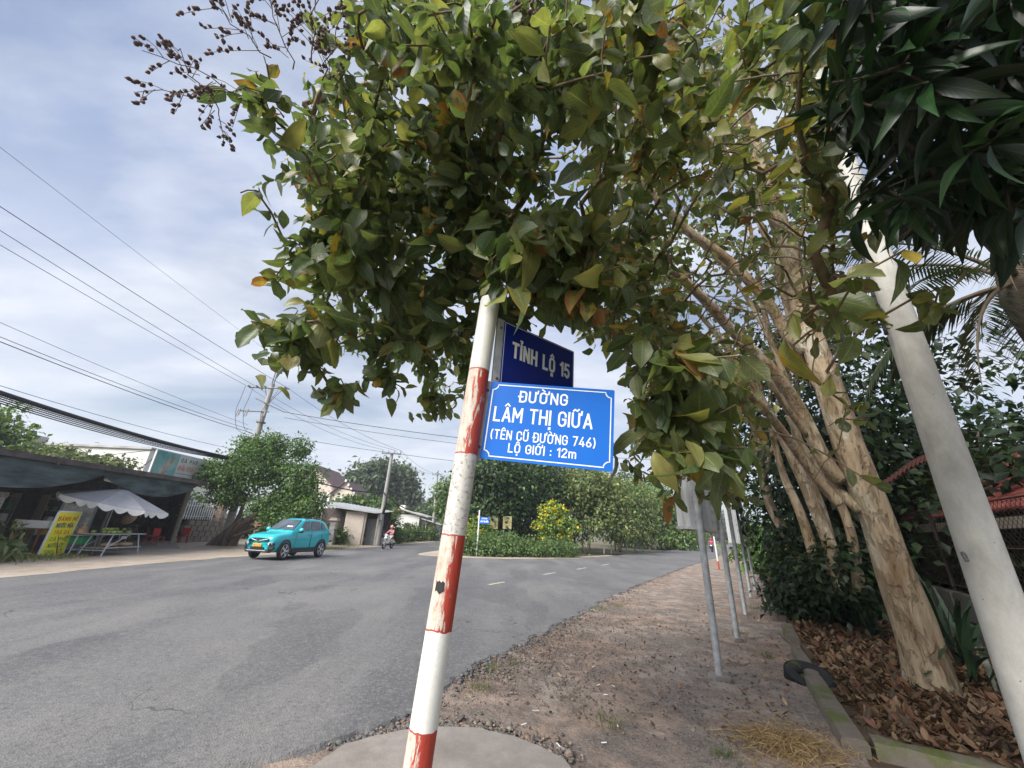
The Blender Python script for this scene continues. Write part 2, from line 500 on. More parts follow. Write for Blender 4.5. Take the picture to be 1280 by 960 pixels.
def letter_strokes(text, track=0.21):
    out, x = [], 0.0
    for ch in text:
        if ch in 'Đđ': base, marks, bar = 'D', '', True
        else:
            d = unicodedata.normalize('NFD', ch); base, marks, bar = d[0], d[1:], False
        w, st = GL[base]
        for s in st: out.append(([(x + a, b) for a, b in s], 1.0))
        if bar: out.append(([(x - .13, .5), (x + .2, .5)], .9))
        cxm, top, horn = x + w / 2, 1.16, 0.0
        for mk in marks:
            if mk == '\u031b': out.append(([(x + w, .84), (x + w + .17, .93), (x + w + .19, 1.16)], .85)); horn = .12
            if mk == '\u0302': out.append(([(cxm - .17, top), (cxm, top + .17), (cxm + .17, top)], .7)); top += .2
            if mk == '\u0300': out.append(([(cxm - .13, top + .18), (cxm + .07, top + .02)], .8))
            if mk == '\u0301': out.append(([(cxm + .13, top + .18), (cxm - .07, top + .02)], .8))
            if mk == '\u0303': out.append(([(cxm - .2, top + .02), (cxm - .1, top + .12), (cxm + .08, top + .03), (cxm + .2, top + .14)], .8))
            if mk == '\u0309': out.append(([(cxm - .08, top + .2), (cxm + .06, top + .2), (cxm + .07, top + .12), (cxm - .01, top + .02)], .7))
            if mk == '\u0323': out.append(([(cxm, -.30), (cxm, -.26)], 1.25))
        x += w + track + horn
    return out, x - track
def lettering(mb, text, M, width=None, height=0.1, th=0.16, track=None, x0=None, eps=0.0004):
    """adds stroke text centred on the origin of M (x right, y up, z out of the plate); width None keeps the natural width"""
    st, w = letter_strokes(text, track or .12 + th)
    sxx = (width / w) if width else height
    n = 0
    for pts, k in st:
        P = [((a - w / 2) * sxx, b * height) for a, b in pts]
        hw = th * height * k / 2
        # split at sharp corners so every straight stroke keeps its full weight
        runs, cur = [], [P[0]]
        for i in range(1, len(P)):
            cur.append(P[i])
            if i < len(P) - 1:
                d0 = math.atan2(P[i][1] - P[i - 1][1], P[i][0] - P[i - 1][0]); d1 = math.atan2(P[i + 1][1] - P[i][1], P[i + 1][0] - P[i][0])
                if abs((d1 - d0 + math.pi) % (2 * math.pi) - math.pi) > R(42): runs.append(cur); cur = [P[i]]
        runs.append(cur)
        for ru in runs:
            m = len(ru)
            def ext(p, q_, e):
                dx_, dy_ = p[0] - q_[0], p[1] - q_[1]; l = math.hypot(dx_, dy_) or 1
                return (p[0] + dx_ / l * e, p[1] + dy_ / l * e)
            ru = [ext(ru[0], ru[1], hw * .9)] + ru[1:-1] + [ext(ru[-1], ru[-2], hw * .9)]
            L_, R_ = [], []
            for i in range(m):
                a, c = ru[max(i - 1, 0)], ru[min(i + 1, m - 1)]
                dx_, dy_ = c[0] - a[0], c[1] - a[1]; l = math.hypot(dx_, dy_) or 1
                nx_, ny_ = -dy_ / l * hw, dx_ / l * hw
                L_.append((ru[i][0] + nx_, ru[i][1] + ny_)); R_.append((ru[i][0] - nx_, ru[i][1] - ny_))
            z = 0.0006 + (n % 7) * eps / 7; n += 1
            mb.add([M @ Vector((*p, z)) for p in L_] + [M @ Vector((*p, z)) for p in R_], [(i, m + i, m + i + 1, i + 1) for i in range(m - 1)])
    return w * sxx
def frame4(o, x, y):
    """4x4 with origin o, x and y axes given"""
    x = Vector(x).normalized(); y = Vector(y); z = x.cross(y).normalized(); y = z.cross(x)
    return Matrix(((x.x, y.x, z.x, o[0]), (x.y, y.y, z.y, o[1]), (x.z, y.z, z.z, o[2]), (0, 0, 0, 1)))
# ================================================================== SETTING
DV, NV = Vector((0.5, 0.8660254, 0)), Vector((0.8660254, -0.5, 0))
def SN(s, n, z=0.0):
    """s metres along the side road, n metres to its right"""
    return DV * s + NV * n + Vector((0, 0, z))
def sn_of(p): return (p[0] * 0.5 + p[1] * 0.8660254, p[0] * 0.8660254 - p[1] * 0.5)

def mat_asphalt():
    g = NT('asphalt')
    o = g.map()
    big = g.noise(o, 0.23, 4); mid = g.noise(o, 1.6, 5, 0.6)
    tracks = g.noise(g.map((0.9, 0.06, 1)), 1.0, 3)
    grit = g.n('TexVoronoi', {'Vector': o, 'Scale': 75.0}).outputs['Distance']
    fine = g.noise(o, 160, 3, 0.7)
    c = g.mix(g.ramp(big, (0.35, 0), (0.65, 1)), (0.105, 0.105, 0.112), (0.158, 0.156, 0.157))
    c = g.mix(g.math('MULTIPLY', g.ramp(mid, (0.45, 0), (0.7, 1)), 0.35), c, (0.20, 0.192, 0.182))
    c = g.mix(g.math('MULTIPLY', g.ramp(tracks, (0.38, 0), (0.62, 1)), 0.55), c, (0.078, 0.080, 0.088))
    dust = g.noise(g.map((0.35, 0.16, 1), rot=(0, 0, R(20))), 1.0, 6, 0.62, 0.8)
    c = g.mix(g.math('MULTIPLY', g.ramp(dust, (0.47, 0), (0.68, 1)), 0.6), c, (0.225, 0.215, 0.20))
    pat = g.noise(g.map((0.5, 0.2, 1), loc=(4, 2, 0)), 1.3, 2, 0.4)
    c = g.mix(g.math('MULTIPLY', g.ramp(pat, (0.60, 0), (0.615, 1)), 0.4), c, (0.07, 0.071, 0.076))
    c = g.mix(g.math('MULTIPLY', g.ramp(grit, (0.0, 1), (0.35, 0)), 0.35), c, (0.30, 0.29, 0.28))
    c = g.mix(g.math('MULTIPLY', g.ramp(fine, (0.5, 0), (0.75, 1)), 0.5), c, (0.045, 0.045, 0.048))
    sp1 = g.noise(o, 26, 4, 0.75); sp2 = g.noise(g.map((1, 1, 1), rot=(0, 0, .6)), 7.5, 6, 0.7)
    c = g.mix(g.math('MULTIPLY', g.ramp(sp1, (0.52, 0), (0.64, 1)), 0.5), c, (0.235, 0.228, 0.22))
    c = g.mix(g.math('MULTIPLY', g.ramp(sp1, (0.36, 1), (0.44, 0)), 0.6), c, (0.062, 0.062, 0.066))
    c = g.mix(g.math('MULTIPLY', g.ramp(sp2, (0.54, 0), (0.68, 1)), 0.35), c, (0.21, 0.205, 0.195))
    c = g.mix(g.math('MULTIPLY', g.ramp(sp2, (0.32, 1), (0.42, 0)), 0.35), c, (0.08, 0.08, 0.085))
    cracks = g.n('TexVoronoi', {'Vector': g.n('VectorMath', {0: o, 1: g.n('TexNoise', {'Vector': o, 'Scale': 2.0}).outputs['Color']}, operation='ADD').outputs[0], 'Scale': 0.55}, feature='DISTANCE_TO_EDGE').outputs['Distance']
    cm = g.math('MULTIPLY', g.math('LESS_THAN', cracks, 0.006), g.ramp(big, (0.5, 0), (0.56, 1)))
    c = g.mix(g.math('MULTIPLY', cm, 0.7), c, (0.03, 0.03, 0.03))
    h = g.math('SUBTRACT', g.math('MULTIPLY', grit, 1.0), g.math('MULTIPLY', fine, 0.5))
    n = g.bump(h, 0.65, 0.006)
    n = g.bump(g.noise(o, 0.8, 3), 0.25, 0.03, n)
    return g.out(c, 0.78, n, Specular_IOR_Level=0.35)
def mat_dirt():
    g = NT('shoulder_dirt')
    o = g.map()
    a = g.noise(o, 0.55, 5); b = g.noise(o, 3.1, 6, 0.65); f = g.noise(o, 42, 5, 0.7)
    vo = g.n('TexVoronoi', {'Vector': o, 'Scale': 46.0})
    c = g.mix(g.ramp(a, (0.38, 0), (0.62, 1)), (0.345, 0.24, 0.175), (0.35, 0.305, 0.265))
    c = g.mix(g.ramp(b, (0.42, 0), (0.66, 1)), c, (0.14, 0.112, 0.095))
    c = g.mix(g.math('MULTIPLY', g.ramp(f, (0.45, 0), (0.7, 1)), 0.6), c, (0.36, 0.28, 0.235))
    st = g.math('MULTIPLY', g.ramp(vo.outputs['Distance'], (0.22, 1), (0.3, 0)), g.ramp(g.n('SeparateColor', {0: vo.outputs['Color']}).outputs[0], (0.55, 0), (0.6, 1)))
    c = g.mix(g.math('MULTIPLY', st, 0.75), c, (0.25, 0.235, 0.23))
    gp = g.ramp(g.noise(g.map(loc=(3, 1, 0)), 1.15, 6, 0.68), (0.46, 0), (0.60, 1))
    sc_ = g.n('TexVoronoi', {'Vector': o, 'Scale': 95.0}).outputs['Color']
    c = g.mix(g.math('MULTIPLY', gp, 0.75), c, g.mix(g.n('SeparateColor', {0: sc_}).outputs[0], (0.075, 0.065, 0.06), (0.27, 0.235, 0.205)))
    m2 = g.noise(o, 11, 6, 0.72)
    c = g.mix(g.math('MULTIPLY', g.ramp(m2, (0.55, 0), (0.68, 1)), 0.7), c, (0.085, 0.066, 0.055))
    c = g.mix(g.math('MULTIPLY', g.ramp(m2, (0.30, 1), (0.40, 0)), 0.5), c, (0.44, 0.375, 0.32))
    n = g.bump(g.math('ADD', g.math('MULTIPLY', f, 0.7), g.math('MULTIPLY', st, 0.6)), 1.0, 0.016)
    n = g.bump(m2, 0.8, 0.05, n)
    return g.out(c, 0.93, n, Specular_IOR_Level=0.2)
def mat_verge():
    g = NT('pale_verge')
    o = g.map()
    a = g.noise(o, 0.35, 5); b = g.noise(o, 2.2, 6, 0.62); f = g.noise(o, 22, 5, 0.7)
    c = g.mix(g.ramp(a, (0.38, 0), (0.62, 1)), (0.36, 0.29, 0.22), (0.44, 0.38, 0.32))
    c = g.mix(g.math('MULTIPLY', g.ramp(b, (0.45, 0), (0.7, 1)), 0.7), c, (0.26, 0.205, 0.155))
    c = g.mix(g.math('MULTIPLY', g.ramp(f, (0.5, 0), (0.75, 1)), 0.3), c, (0.5, 0.45, 0.38))
    return g.out(c, 0.9, g.bump(f, 0.4, 0.01), Specular_IOR_Level=0.2)
def mat_soil():
    g = NT('bed_soil')
    o = g.map()
    a = g.noise(o, 1.3, 5); f = g.noise(o, 18, 6, 0.7)
    c = g.mix(g.ramp(a, (0.35, 0), (0.65, 1)), (0.06, 0.043, 0.03), (0.115, 0.08, 0.055))
    c = g.mix(g.math('MULTIPLY', g.ramp(f, (0.5, 0), (0.7, 1)), 0.5), c, (0.18, 0.11, 0.065))
    return g.out(c, 0.95, g.bump(f, 1.0, 0.02), Specular_IOR_Level=0.2)
def mat_field():
    g = NT('rough_ground')
    o = g.map()
    a = g.noise(o, 0.12, 5); f = g.noise(o, 2.4, 6, 0.7)
    c = g.mix(g.ramp(a, (0.4, 0), (0.6, 1)), (0.16, 0.125, 0.08), (0.075, 0.095, 0.035))
    c = g.mix(g.math('MULTIPLY', g.ramp(f, (0.45, 0), (0.7, 1)), 0.6), c, (0.06, 0.06, 0.03))
    return g.out(c, 0.95, g.bump(f, 0.6, 0.05))
def mat_concrete(name, col, stain=(0.16, 0.14, 0.12), moss=0.0, scale=1.0, rough=0.85):
    g = NT(name)
    o = g.map()
    a = g.noise(o, 1.1 * scale, 6, 0.6); b = g.noise(o, 6 * scale, 6, 0.65); f = g.noise(o, 70 * scale, 4, 0.7)
    c = g.mix(g.ramp(b, (0.3, 0), (0.7, 1)), tuple(x * 0.86 for x in col), tuple(min(1, x * 1.12) for x in col))
    c = g.mix(g.math('MULTIPLY', g.ramp(a, (0.48, 0), (0.7, 1)), 0.55), c, stain)
    if moss:
        z = g.n('SeparateXYZ', {0: g.n('NewGeometry').outputs['Normal']}).outputs[2]
        mk = g.math('MULTIPLY', g.ramp(g.noise(o, 3.2, 6, 0.65), (0.62 - 0.3 * moss, 0), (0.74 - 0.3 * moss, 1)), g.ramp(z, (0.0, 0.45), (0.8, 1)))
        c = g.mix(mk, c, g.mix(g.ramp(f, (0.35, 0), (0.65, 1)), (0.055, 0.07, 0.016), (0.12, 0.14, 0.035)))
    c = g.mix(g.math('MULTIPLY', g.ramp(f, (0.55, 0), (0.75, 1)), 0.3), c, tuple(x * 0.5 for x in col))
    n = g.bump(g.math('ADD', f, g.math('MULTIPLY', b, 1.5)), 0.45, 0.008)
    return g.out(c, rough, n, Specular_IOR_Level=0.3)

M_ASPH, M_DIRT, M_VERGE, M_SOIL, M_FIELD = mat_asphalt(), mat_dirt(), mat_verge(), mat_soil(), mat_field()
M_SLAB = mat_concrete('slab_concrete', (0.25, 0.225, 0.205), (0.13, 0.11, 0.095), scale=1.7)
M_KERB = mat_concrete('mossy_kerb', (0.145, 0.122, 0.10), moss=0.36, scale=1.6)

# the ground sheet
MB().add([(-900, -300, -0.12), (900, -300, -0.12), (900, 1500, -0.12), (-900, 1500, -0.12)], [(0, 1, 2, 3)]).build('ground', M_FIELD)['kind'] = 'structure'

# asphalt: main road on the left, side road leaving to the right
def jag(P, step, amp, seed):
    out = []
    for i in range(len(P) - 1):
        a, b = Vector((*P[i], 0)), Vector((*P[i + 1], 0))
        dd = b - a; k = max(1, int(dd.length / step)); nn = Vector((-dd.y, dd.x, 0)).normalized()
        for j in range(k):
            p = a + dd * (j / k)
            e = mnoise.fractal(Vector((p.x * 2.3 + seed, p.y * 2.3, 0)), 0.7, 2.1, 5)
            p = p + nn * (e * amp)
            out.append((p.x, p.y))
    out.append(P[-1])
    return out
e_left = jag([(-12.1, -15), (-12.1, 8), (-12.2, 14), (-11.9, 17.5), (-11.2, 20.5), (-10.3, 26), (-9.5, 33), (-8.3, 45), (-6.5, 70), (-3, 130)], 0.8, 0.16, 3)
e_nose = jag([(2, 130), (-1.6, 70), (-3.6, 45), (-4.7, 31), (-5.4, 26), (-5.2, 24.6), (-3.3, 23.6), (0.0, 24.3), (4.7, 27.6), (9, 33.6), (13.5, 41), (24, 57), (45, 92), (78, 150)], 0.7, 0.2, 9)
e_right = jag([(88, 150), (55, 97), (30, 55), (17.2, 34.4), (9.5, 22.6), (4.9, 15.1), (2.7, 11.2), (1.1, 8.2), (0.1, 6.35), (-0.57, 5.17), (-0.75, 4.35), (-1.3, 3.75)], 0.07, 0.13, 5)
e_cam = jag([(-1.35, 3.7), (-2.4, 3.0), (-5, 1.6), (-5.4, -15)], 0.2, 0.08, 1)
outl = e_left + e_nose + e_right + e_cam
from mathutils.geometry import tessellate_polygon
tri = tessellate_polygon([[Vector((*p, 0)) for p in outl]])
nO = len(outl)
ar_ = sum(outl[i][0] * outl[(i + 1) % nO][1] - outl[(i + 1) % nO][0] * outl[i][1] for i in range(nO))
def outw_(i):
    a, b = Vector(outl[i - 1]), Vector(outl[(i + 1) % nO]); d = (b - a).normalized()
    k_ = 0.055 + 0.03 * mnoise.noise(Vector((outl[i][0] * 3, outl[i][1] * 3, 5)))
    return (Vector((d.y, -d.x)) * (1 if ar_ > 0 else -1)) * k_
rv = [(x, y, 0.026) for x, y in outl] + [(outl[i][0] + outw_(i).x, outl[i][1] + outw_(i).y, -0.03) for i in range(nO)]
rf = [tuple(t) for t in tri] + [(i, nO + i, nO + (i + 1) % nO, (i + 1) % nO) for i in range(nO)]
road = MB().add(rv, rf).mesh('road', M_ASPH)
bm = bmesh.new(); bm.from_mesh(road); bmesh.ops.recalc_face_normals(bm, faces=bm.faces); bm.to_mesh(road); bm.free()
link('road', road)['kind'] = 'structure'
# worn centre dashes of the side road
M_LINE = pm('worn_paint', (0.40, 0.37, 0.29), 0.85, 0.35, 9, col2=(0.62, 0.58, 0.46))
for px, py, ln in ((621, 730.5, 0.95), (687, 718, 1.15), (727, 711.5, 1.3), (757, 706.5, 1.4)):
    c = gnd(px, py); s0, n0 = sn_of(c)
    mk = MB()
    P = [(s0 - ln / 2, n0 - 0.06), (s0 + ln / 2, n0 - 0.055), (s0 + ln / 2 - 0.04, n0 + 0.06), (s0 - ln / 2 + 0.03, n0 + 0.05)]
    mk.add([SN(a, b, 0.032) for a, b in P], [(3, 2, 1, 0)])
    mk.build('road_marking', M_LINE)['kind'] = 'structure'

# pale apron and verge on the far side of the main road
P = [(-12.05, -15), (-12.0, 8), (-12.1, 14), (-11.8, 17.5), (-11.1, 20.5), (-10.2, 26), (-9.4, 33), (-8.2, 45), (-6.4, 70), (-20, 70), (-26, 45), (-26, -15)]
tri = tessellate_polygon([[Vector((*p, 0)) for p in P]])
MB().add([(x, y, 0.012) for x, y in P], [tuple(t) for t in tri]).build('verge', M_VERGE)['kind'] = 'structure'
# bare dirt tongue at the nose of the junction
P = [(-5.5, 25.2), (-5.3, 24.4), (-3.3, 23.4), (0.0, 24.1), (4.9, 27.4), (9.4, 33.4), (8.6, 34.2), (4.2, 28.9), (0, 25.8), (-2, 25.3), (-3.2, 28), (-3.6, 34), (-4.6, 32)]
tri = tessellate_polygon([[Vector((*p, 0)) for p in P]])
MB().add([(x, y, 0.018) for x, y in P], [tuple(t) for t in tri]).build('dirt_patch', M_VERGE)['kind'] = 'structure'

# dirt shoulder: a modelled sheet, finer close to the camera
def sheet(name, ss, ns, zf, m):
    vs = [SN(s, n, zf(s, n)) for s in ss for n in ns]
    k = len(ns)
    fs = [(i * k + j, (i + 1) * k + j, (i + 1) * k + j + 1, i * k + j + 1) for i in range(len(ss) - 1) for j in range(k - 1)]
    o = MB().add(vs, [f[::-1] for f in fs]).build(name, m, smooth=True)
    o['kind'] = 'structure'
    return o
def z_dirt(s, n):
    a = fbm(s, n, 0.7, 2.0) * 0.020 + fbm(s, n, 5.0, 7.0) * 0.014
    return -0.006 + max(-0.03, min(0.026, a)) + (0.02 if n > 0.2 else 0) * min(1, (n - 0.2) / 0.3)
ss = [1 + 0.05 * i for i in range(200)] + [11 + 0.15 * i for i in range(70)] + [21.5 + 0.8 * i for i in range(60)] + [70, 90, 120]
ns = [-4.4 + 0.052 * i for i in range(98)]
sheet('dirt_shoulder', ss, ns, z_dirt, M_DIRT)
# planting bed behind the kerb
def z_bed(s, n): return 0.03 + fbm(s, n, 0.9, 4.0) * 0.03 + 0.012 * max(0, n - 1)
sheet('planting_bed', [5.06 + 0.12 * i for i in range(60)] + [12.3 + 0.6 * i for i in range(60)] + [60, 90, 130], [0.66 + 0.12 * i for i in range(50)] + [7, 9, 14, 30], z_bed, M_SOIL)
sheet('garden_ground', [1, 2, 3, 4, 5.0], [0.6, 2, 3, 5, 8, 14, 30], lambda s, n: 0.0, M_SOIL)

# concrete pad the sign pole stands on
P = [gnd(x, y) for x, y in ((385, 968), (430, 937), (470, 927), (500, 920), (530, 916), (565, 915), (600, 918), (640, 928), (675, 942), (705, 958), (715, 968))]
P = [(p.x, p.y) for p in P] + [(0.9, 2.6), (0.7, 1.0), (-0.6, 0.6), (-2.2, 1.6)]
P = jag(P + [P[0]], 0.06, 0.03, 8)[:-1]
MB().slab(P, 0.14, Matrix.Translation((0, 0, -0.1))).build('concrete_pad', M_SLAB)['kind'] = 'structure'

# mossy kerb round the bed: each cast length is a piece of the kerb
kerb = thing('bed_kerb', 'low mossy concrete kerb edging the leaf strewn planting bed', 'kerb', SN(5, 0.6))
def kerb_len(a, b, w=0.18, h=0.14, sd=0.0):
    a, b = Vector(a), Vector(b); d = b - a; nn = Vector((-d.y, d.x, 0)).normalized()
    k = max(4, int(d.length / 0.07)); prof = [(-.5, -.1), (-.5, .8), (-.42, .97), (-.2, 1.0), (.2, 1.0), (.42, .97), (.5, .8), (.5, -.1)]
    m = MB(); vs = []
    for i in range(k + 1):
        p = a + d * (i / k)
        for u, v in prof:
            e = fbm(p.x + u * .3, p.y + v * .3, 4.0, sd) * 0.012
            vs.append(p + nn * (u * w + e) + Vector((0, 0, v * h + e - 0.02)))
    q_ = len(prof)
    fs = [(i * q_ + j, i * q_ + j + 1, (i + 1) * q_ + j + 1, (i + 1) * q_ + j) for i in range(k) for j in range(q_ - 1)]
    fs += [tuple(range(q_ - 1, -1, -1)), tuple(k * q_ + j for j in range(q_))]
    m.add(vs, [f[::-1] for f in fs])
    return m
for a, b, w, sd in ((SN(4.86, 0.60), SN(6.62, 0.56), 0.19, 1), (SN(6.66, 0.57), SN(8.1, 0.54), 0.16, 2), (SN(8.9, 0.57), SN(10.2, 0.6), 0.2, 3), (SN(11.2, 0.6), SN(14.5, 0.62), 0.2, 4),
                    (SN(4.97, 0.73), SN(4.93, 3.2), 0.19, 5), (SN(4.93, 3.23), SN(4.9, 6.5), 0.19, 6)):
    kerb_len(a, b, w, sd=sd).build('kerb_stone', M_KERB, kerb, off=SN(5, 0.6), smooth='auto')
# ================================================================== THE BIG TREE BY THE SIGN
def mat_bark():
    g = NT('peeling_bark')
    o = g.map((1, 1, 0.3)); o2 = g.map((1, 1, 0.42))
    a = g.noise(o, 3.0, 6, 0.62, 0.6); b = g.noise(o2, 8.5, 6, 0.6, 0.8); f = g.noise(g.map((1, 1, 0.25)), 34, 5, 0.7)
    c = g.mix(g.ramp(a, (0.36, 0), (0.46, 1)), (0.25, 0.165, 0.09), (0.39, 0.305, 0.205))
    c = g.mix(g.ramp(a, (0.55, 0), (0.60, 1)), c, (0.49, 0.44, 0.35))
    c = g.mix(g.math('MULTIPLY', g.ramp(b, (0.54, 0), (0.62, 1)), 0.5), c, (0.125, 0.085, 0.05))
    c = g.mix(g.math('MULTIPLY', g.ramp(g.noise(o2, 2.3, 5), (0.56, 0), (0.68, 1)), 0.6), c, (0.135, 0.125, 0.04))
    c = g.mix(g.math('MULTIPLY', g.ramp(f, (0.45, 0), (0.7, 1)), 0.35), c, (0.15, 0.11, 0.07))
    vst = g.noise(g.map((1, 1, .10)), 13, 6, .7)
    c = g.mix(g.math('MULTIPLY', g.ramp(vst, (.5, 0), (.66, 1)), .65), c, (0.16, 0.10, 0.055))
    c = g.mix(g.math('MULTIPLY', g.ramp(vst, (.30, 1), (.42, 0)), .45), c, (0.52, 0.46, 0.36))
    c = g.mix(g.math('MULTIPLY', g.ramp(g.n('TexVoronoi', {'Vector': o2, 'Scale': 15.0, 'Randomness': 1.0}).outputs['Distance'], (.10, 1), (.16, 0)), .5), c, (0.09, 0.06, 0.035))
    n = g.bump(g.math('ADD', g.math('MULTIPLY', g.ramp(b, (0.52, 1), (0.59, 0)), 0.8), g.math('MULTIPLY', f, 0.7)), 0.9, 0.03)
    return g.out(c, 0.88, n, Specular_IOR_Level=0.25)
M_BARK = mat_bark()
M_TWIG = pm('twig_bark', (0.17, 0.125, 0.075), 0.9, 0.35, 14)
M_LEAF_A = leaf_mat('leaf_mass', 'attr', spec=.5, rough=.42, trans=.42)
M_LEAF_O = leaf_mat('leaf_single', 'obj', spec=.5, rough=.42, trans=.42)

def bez(pts, n):
    """Catmull-Rom through pts"""
    P = [Vector(p) for p in pts]; P = [P[0] * 2 - P[1]] + P + [P[-1] * 2 - P[-2]]
    out = []
    segs = len(P) - 3
    for i in range(segs):
        for j in range(n):
            t = j / n
            p0, p1, p2, p3 = P[i:i + 4]
            out.append(0.5 * ((2 * p1) + (p2 - p0) * t + (2 * p0 - 5 * p1 + 4 * p2 - p3) * t * t + (3 * p1 - p0 - 3 * p2 + p3) * t ** 3))
    out.append(P[-2])
    return out
def limb_mesh(pts, r0, r1, seg=14, n=8, flute=0.07, sd=0.0, flare=0.0):
    C = bez(pts, n); m = len(C)
    L = [0.0]
    for i in range(1, m): L.append(L[-1] + (C[i] - C[i - 1]).length)
    rad = []
    for i in range(m):
        t = L[i] / L[-1]
        r = r0 + (r1 - r0) * t ** 0.9
        if flare: r *= 1 + flare * math.exp(-L[i] / 0.16)
        rad.append(r)
    def wob(p, q_, an, i):
        return 1 + flute * (mnoise.noise(Vector((math.cos(an) * 1.3 + sd, math.sin(an) * 1.3, L[i] * 0.7))) * 1.4 + 0.5 * mnoise.noise(Vector((math.cos(an) * 3 + sd, math.sin(an) * 3, L[i] * 2.2))))
    return MB().tube(C, rad, seg, wob=wob), C, rad

SIGN_KEEP = [(596, 402), (632, 400), (722, 434), (722, 484), (778, 484), (778, 600), (610, 596), (560, 960), (500, 960), (560, 660)]
def grow_tree(root, skeleton, targets, off, mat, twig_r=0.0045, base_boost=1.0, up=0.05):
    """joins every target to the skeleton by curved twigs; returns arrival directions"""
    pos = [np.array(p) for p in skeleton]
    par = [-1] * len(pos)
    tip = []
    P0 = np.array(skeleton)
    dist = np.array([np.min(np.linalg.norm(P0 - t, axis=1)) for t in targets])
    order = np.argsort(dist)
    arr = np.zeros((len(pos) + len(targets) * 30, 3)); n = len(pos); arr[:n] = P0
    cost = np.zeros(len(arr))
    dirs = np.zeros((len(targets), 3)); ends = {}
    nsk = n
    for ti in order:
        t = targets[ti]
        d = np.linalg.norm(arr[:n] - t, axis=1) + 0.16 * cost[:n]
        j = int(np.argmin(d)); a = arr[j].copy()
        dd = t - a; l = np.linalg.norm(dd)
        k = int(min(14, max(2, l / 0.16)))
        side = np.cross(dd, rng.normal(size=3)); side /= (np.linalg.norm(side) + 1e-9)
        prev = j; amp = l * rng.uniform(-0.13, 0.13); lift = l * rng.uniform(0.02, 0.12)
        for i in range(1, k + 1):
            s = i / k
            p = a + dd * s + side * amp * math.sin(math.pi * s) + np.array([0, 0, lift * math.sin(math.pi * s)])
            arr[n] = p; par.append(prev); cost[n] = cost[prev] + l / k; prev = n; n += 1
        dirs[ti] = arr[n - 1] - arr[n - 2]
        ends[ti] = prev
    cnt = np.zeros(n)
    for e in ends.values(): cnt[e] += 1
    for i in range(n - 1, nsk - 1, -1):
        cnt[par[i]] += cnt[i]
    rad = twig_r * np.maximum(cnt, 1) ** 0.44 * base_boost
    ch = {}
    for i in range(nsk, n): ch.setdefault(par[i], []).append(i)
    mb = MB(); done = set()
    starts = [(par[i], i) for i in range(nsk, n) if par[i] < nsk]
    while starts:
        p, i = starts.pop()
        chain = [p, i]
        while True:
            c = ch.get(i, [])
            if not c: break
            c = sorted(c, key=lambda q_: -cnt[q_])
            for x in c[1:]: starts.append((i, x))
            i = c[0]; chain.append(i)
        rr = [min(rad[c], rad[chain[1]]) for c in chain]
        mb.tube([arr[c] for c in chain], rr, 6 if rr[0] > 0.01 else 4, caps=False)
    o = mb.build('twig', mat, root, off=off, smooth=True)
    o['kind'] = 'stuff'
    return dirs

def twig_leaves(tips, dirs, n_rng, Lr, spread, hang, gap=0.045, flat=0.6):
    """positions, directions, normals and lengths of leaves set alternately along each twig end"""
    P, D, N, L = [], [], [], []
    for t, d in zip(tips, dirs):
        d = d / (np.linalg.norm(d) + 1e-9)
        k = rng.integers(*n_rng)
        s0 = rng.normal(size=3); s0 -= d * s0.dot(d); s0 /= np.linalg.norm(s0) + 1e-9
        s1 = np.cross(d, s0)
        for i in range(k):
            a = i * 2.4 + rng.uniform(-.5, .5)
            sd = s0 * math.cos(a) + s1 * math.sin(a)
            q_ = t - d * gap * i * rng.uniform(.8, 1.4)
            v = d * rng.uniform(0.1, 0.7) + sd * spread + np.array([0, 0, -hang * rng.uniform(.5, 1.4)])
            v /= np.linalg.norm(v)
            nn = np.array([0, 0, 1.0]) * flat + rng.normal(size=3) * 0.42
            l = rng.uniform(*Lr) * (0.75 if i == 0 else 1)
            P.append(q_ + v * l * 0.03); D.append(v); N.append(nn); L.append(l)
    return np.array(P), np.array(D), np.array(N), np.array(L)
def leaf_cols(n, pal, w, vary=0.18, old=0.05, age0=0.35):
    pal = np.array(pal); k = rng.choice(len(pal), n, p=np.array(w) / sum(w))
    c = pal[k] * rng.uniform(1 - vary, 1 + vary, (n, 1)) * rng.uniform(.93, 1.07, (n, 3))
    age = rng.uniform(0, age0, n) + (rng.uniform(size=n) < old) * rng.uniform(.35, .75, n)
    return np.concatenate([np.clip(c, 0, 1), age[:, None]], 1)
def px_targets(polys, n, sep):
    """points inside image regions, spread through a depth range; thinned so no two are closer than sep"""
    out = []
    for poly, (d0, d1), k, bias in polys:
        poly_ = np.array(poly); lo, hi = poly_.min(0), poly_.max(0)
        c = 0; tries = 0
        while c < k and tries < k * 60:
            tries += 1
            x, y = rng.uniform(lo[0], hi[0]), rng.uniform(lo[1], hi[1])
            if not in_poly(np.array([x]), np.array([y]), poly)[0]: continue
            d = d0 + (d1 - d0) * rng.uniform() ** bias
            p = np.array(at(x, y, d))
            if p[2] < 0.5: continue
            if out and min(np.linalg.norm(np.array(out[-300:]) - p, axis=1)) < sep: continue
            out.append(p); c += 1
    return np.array(out)
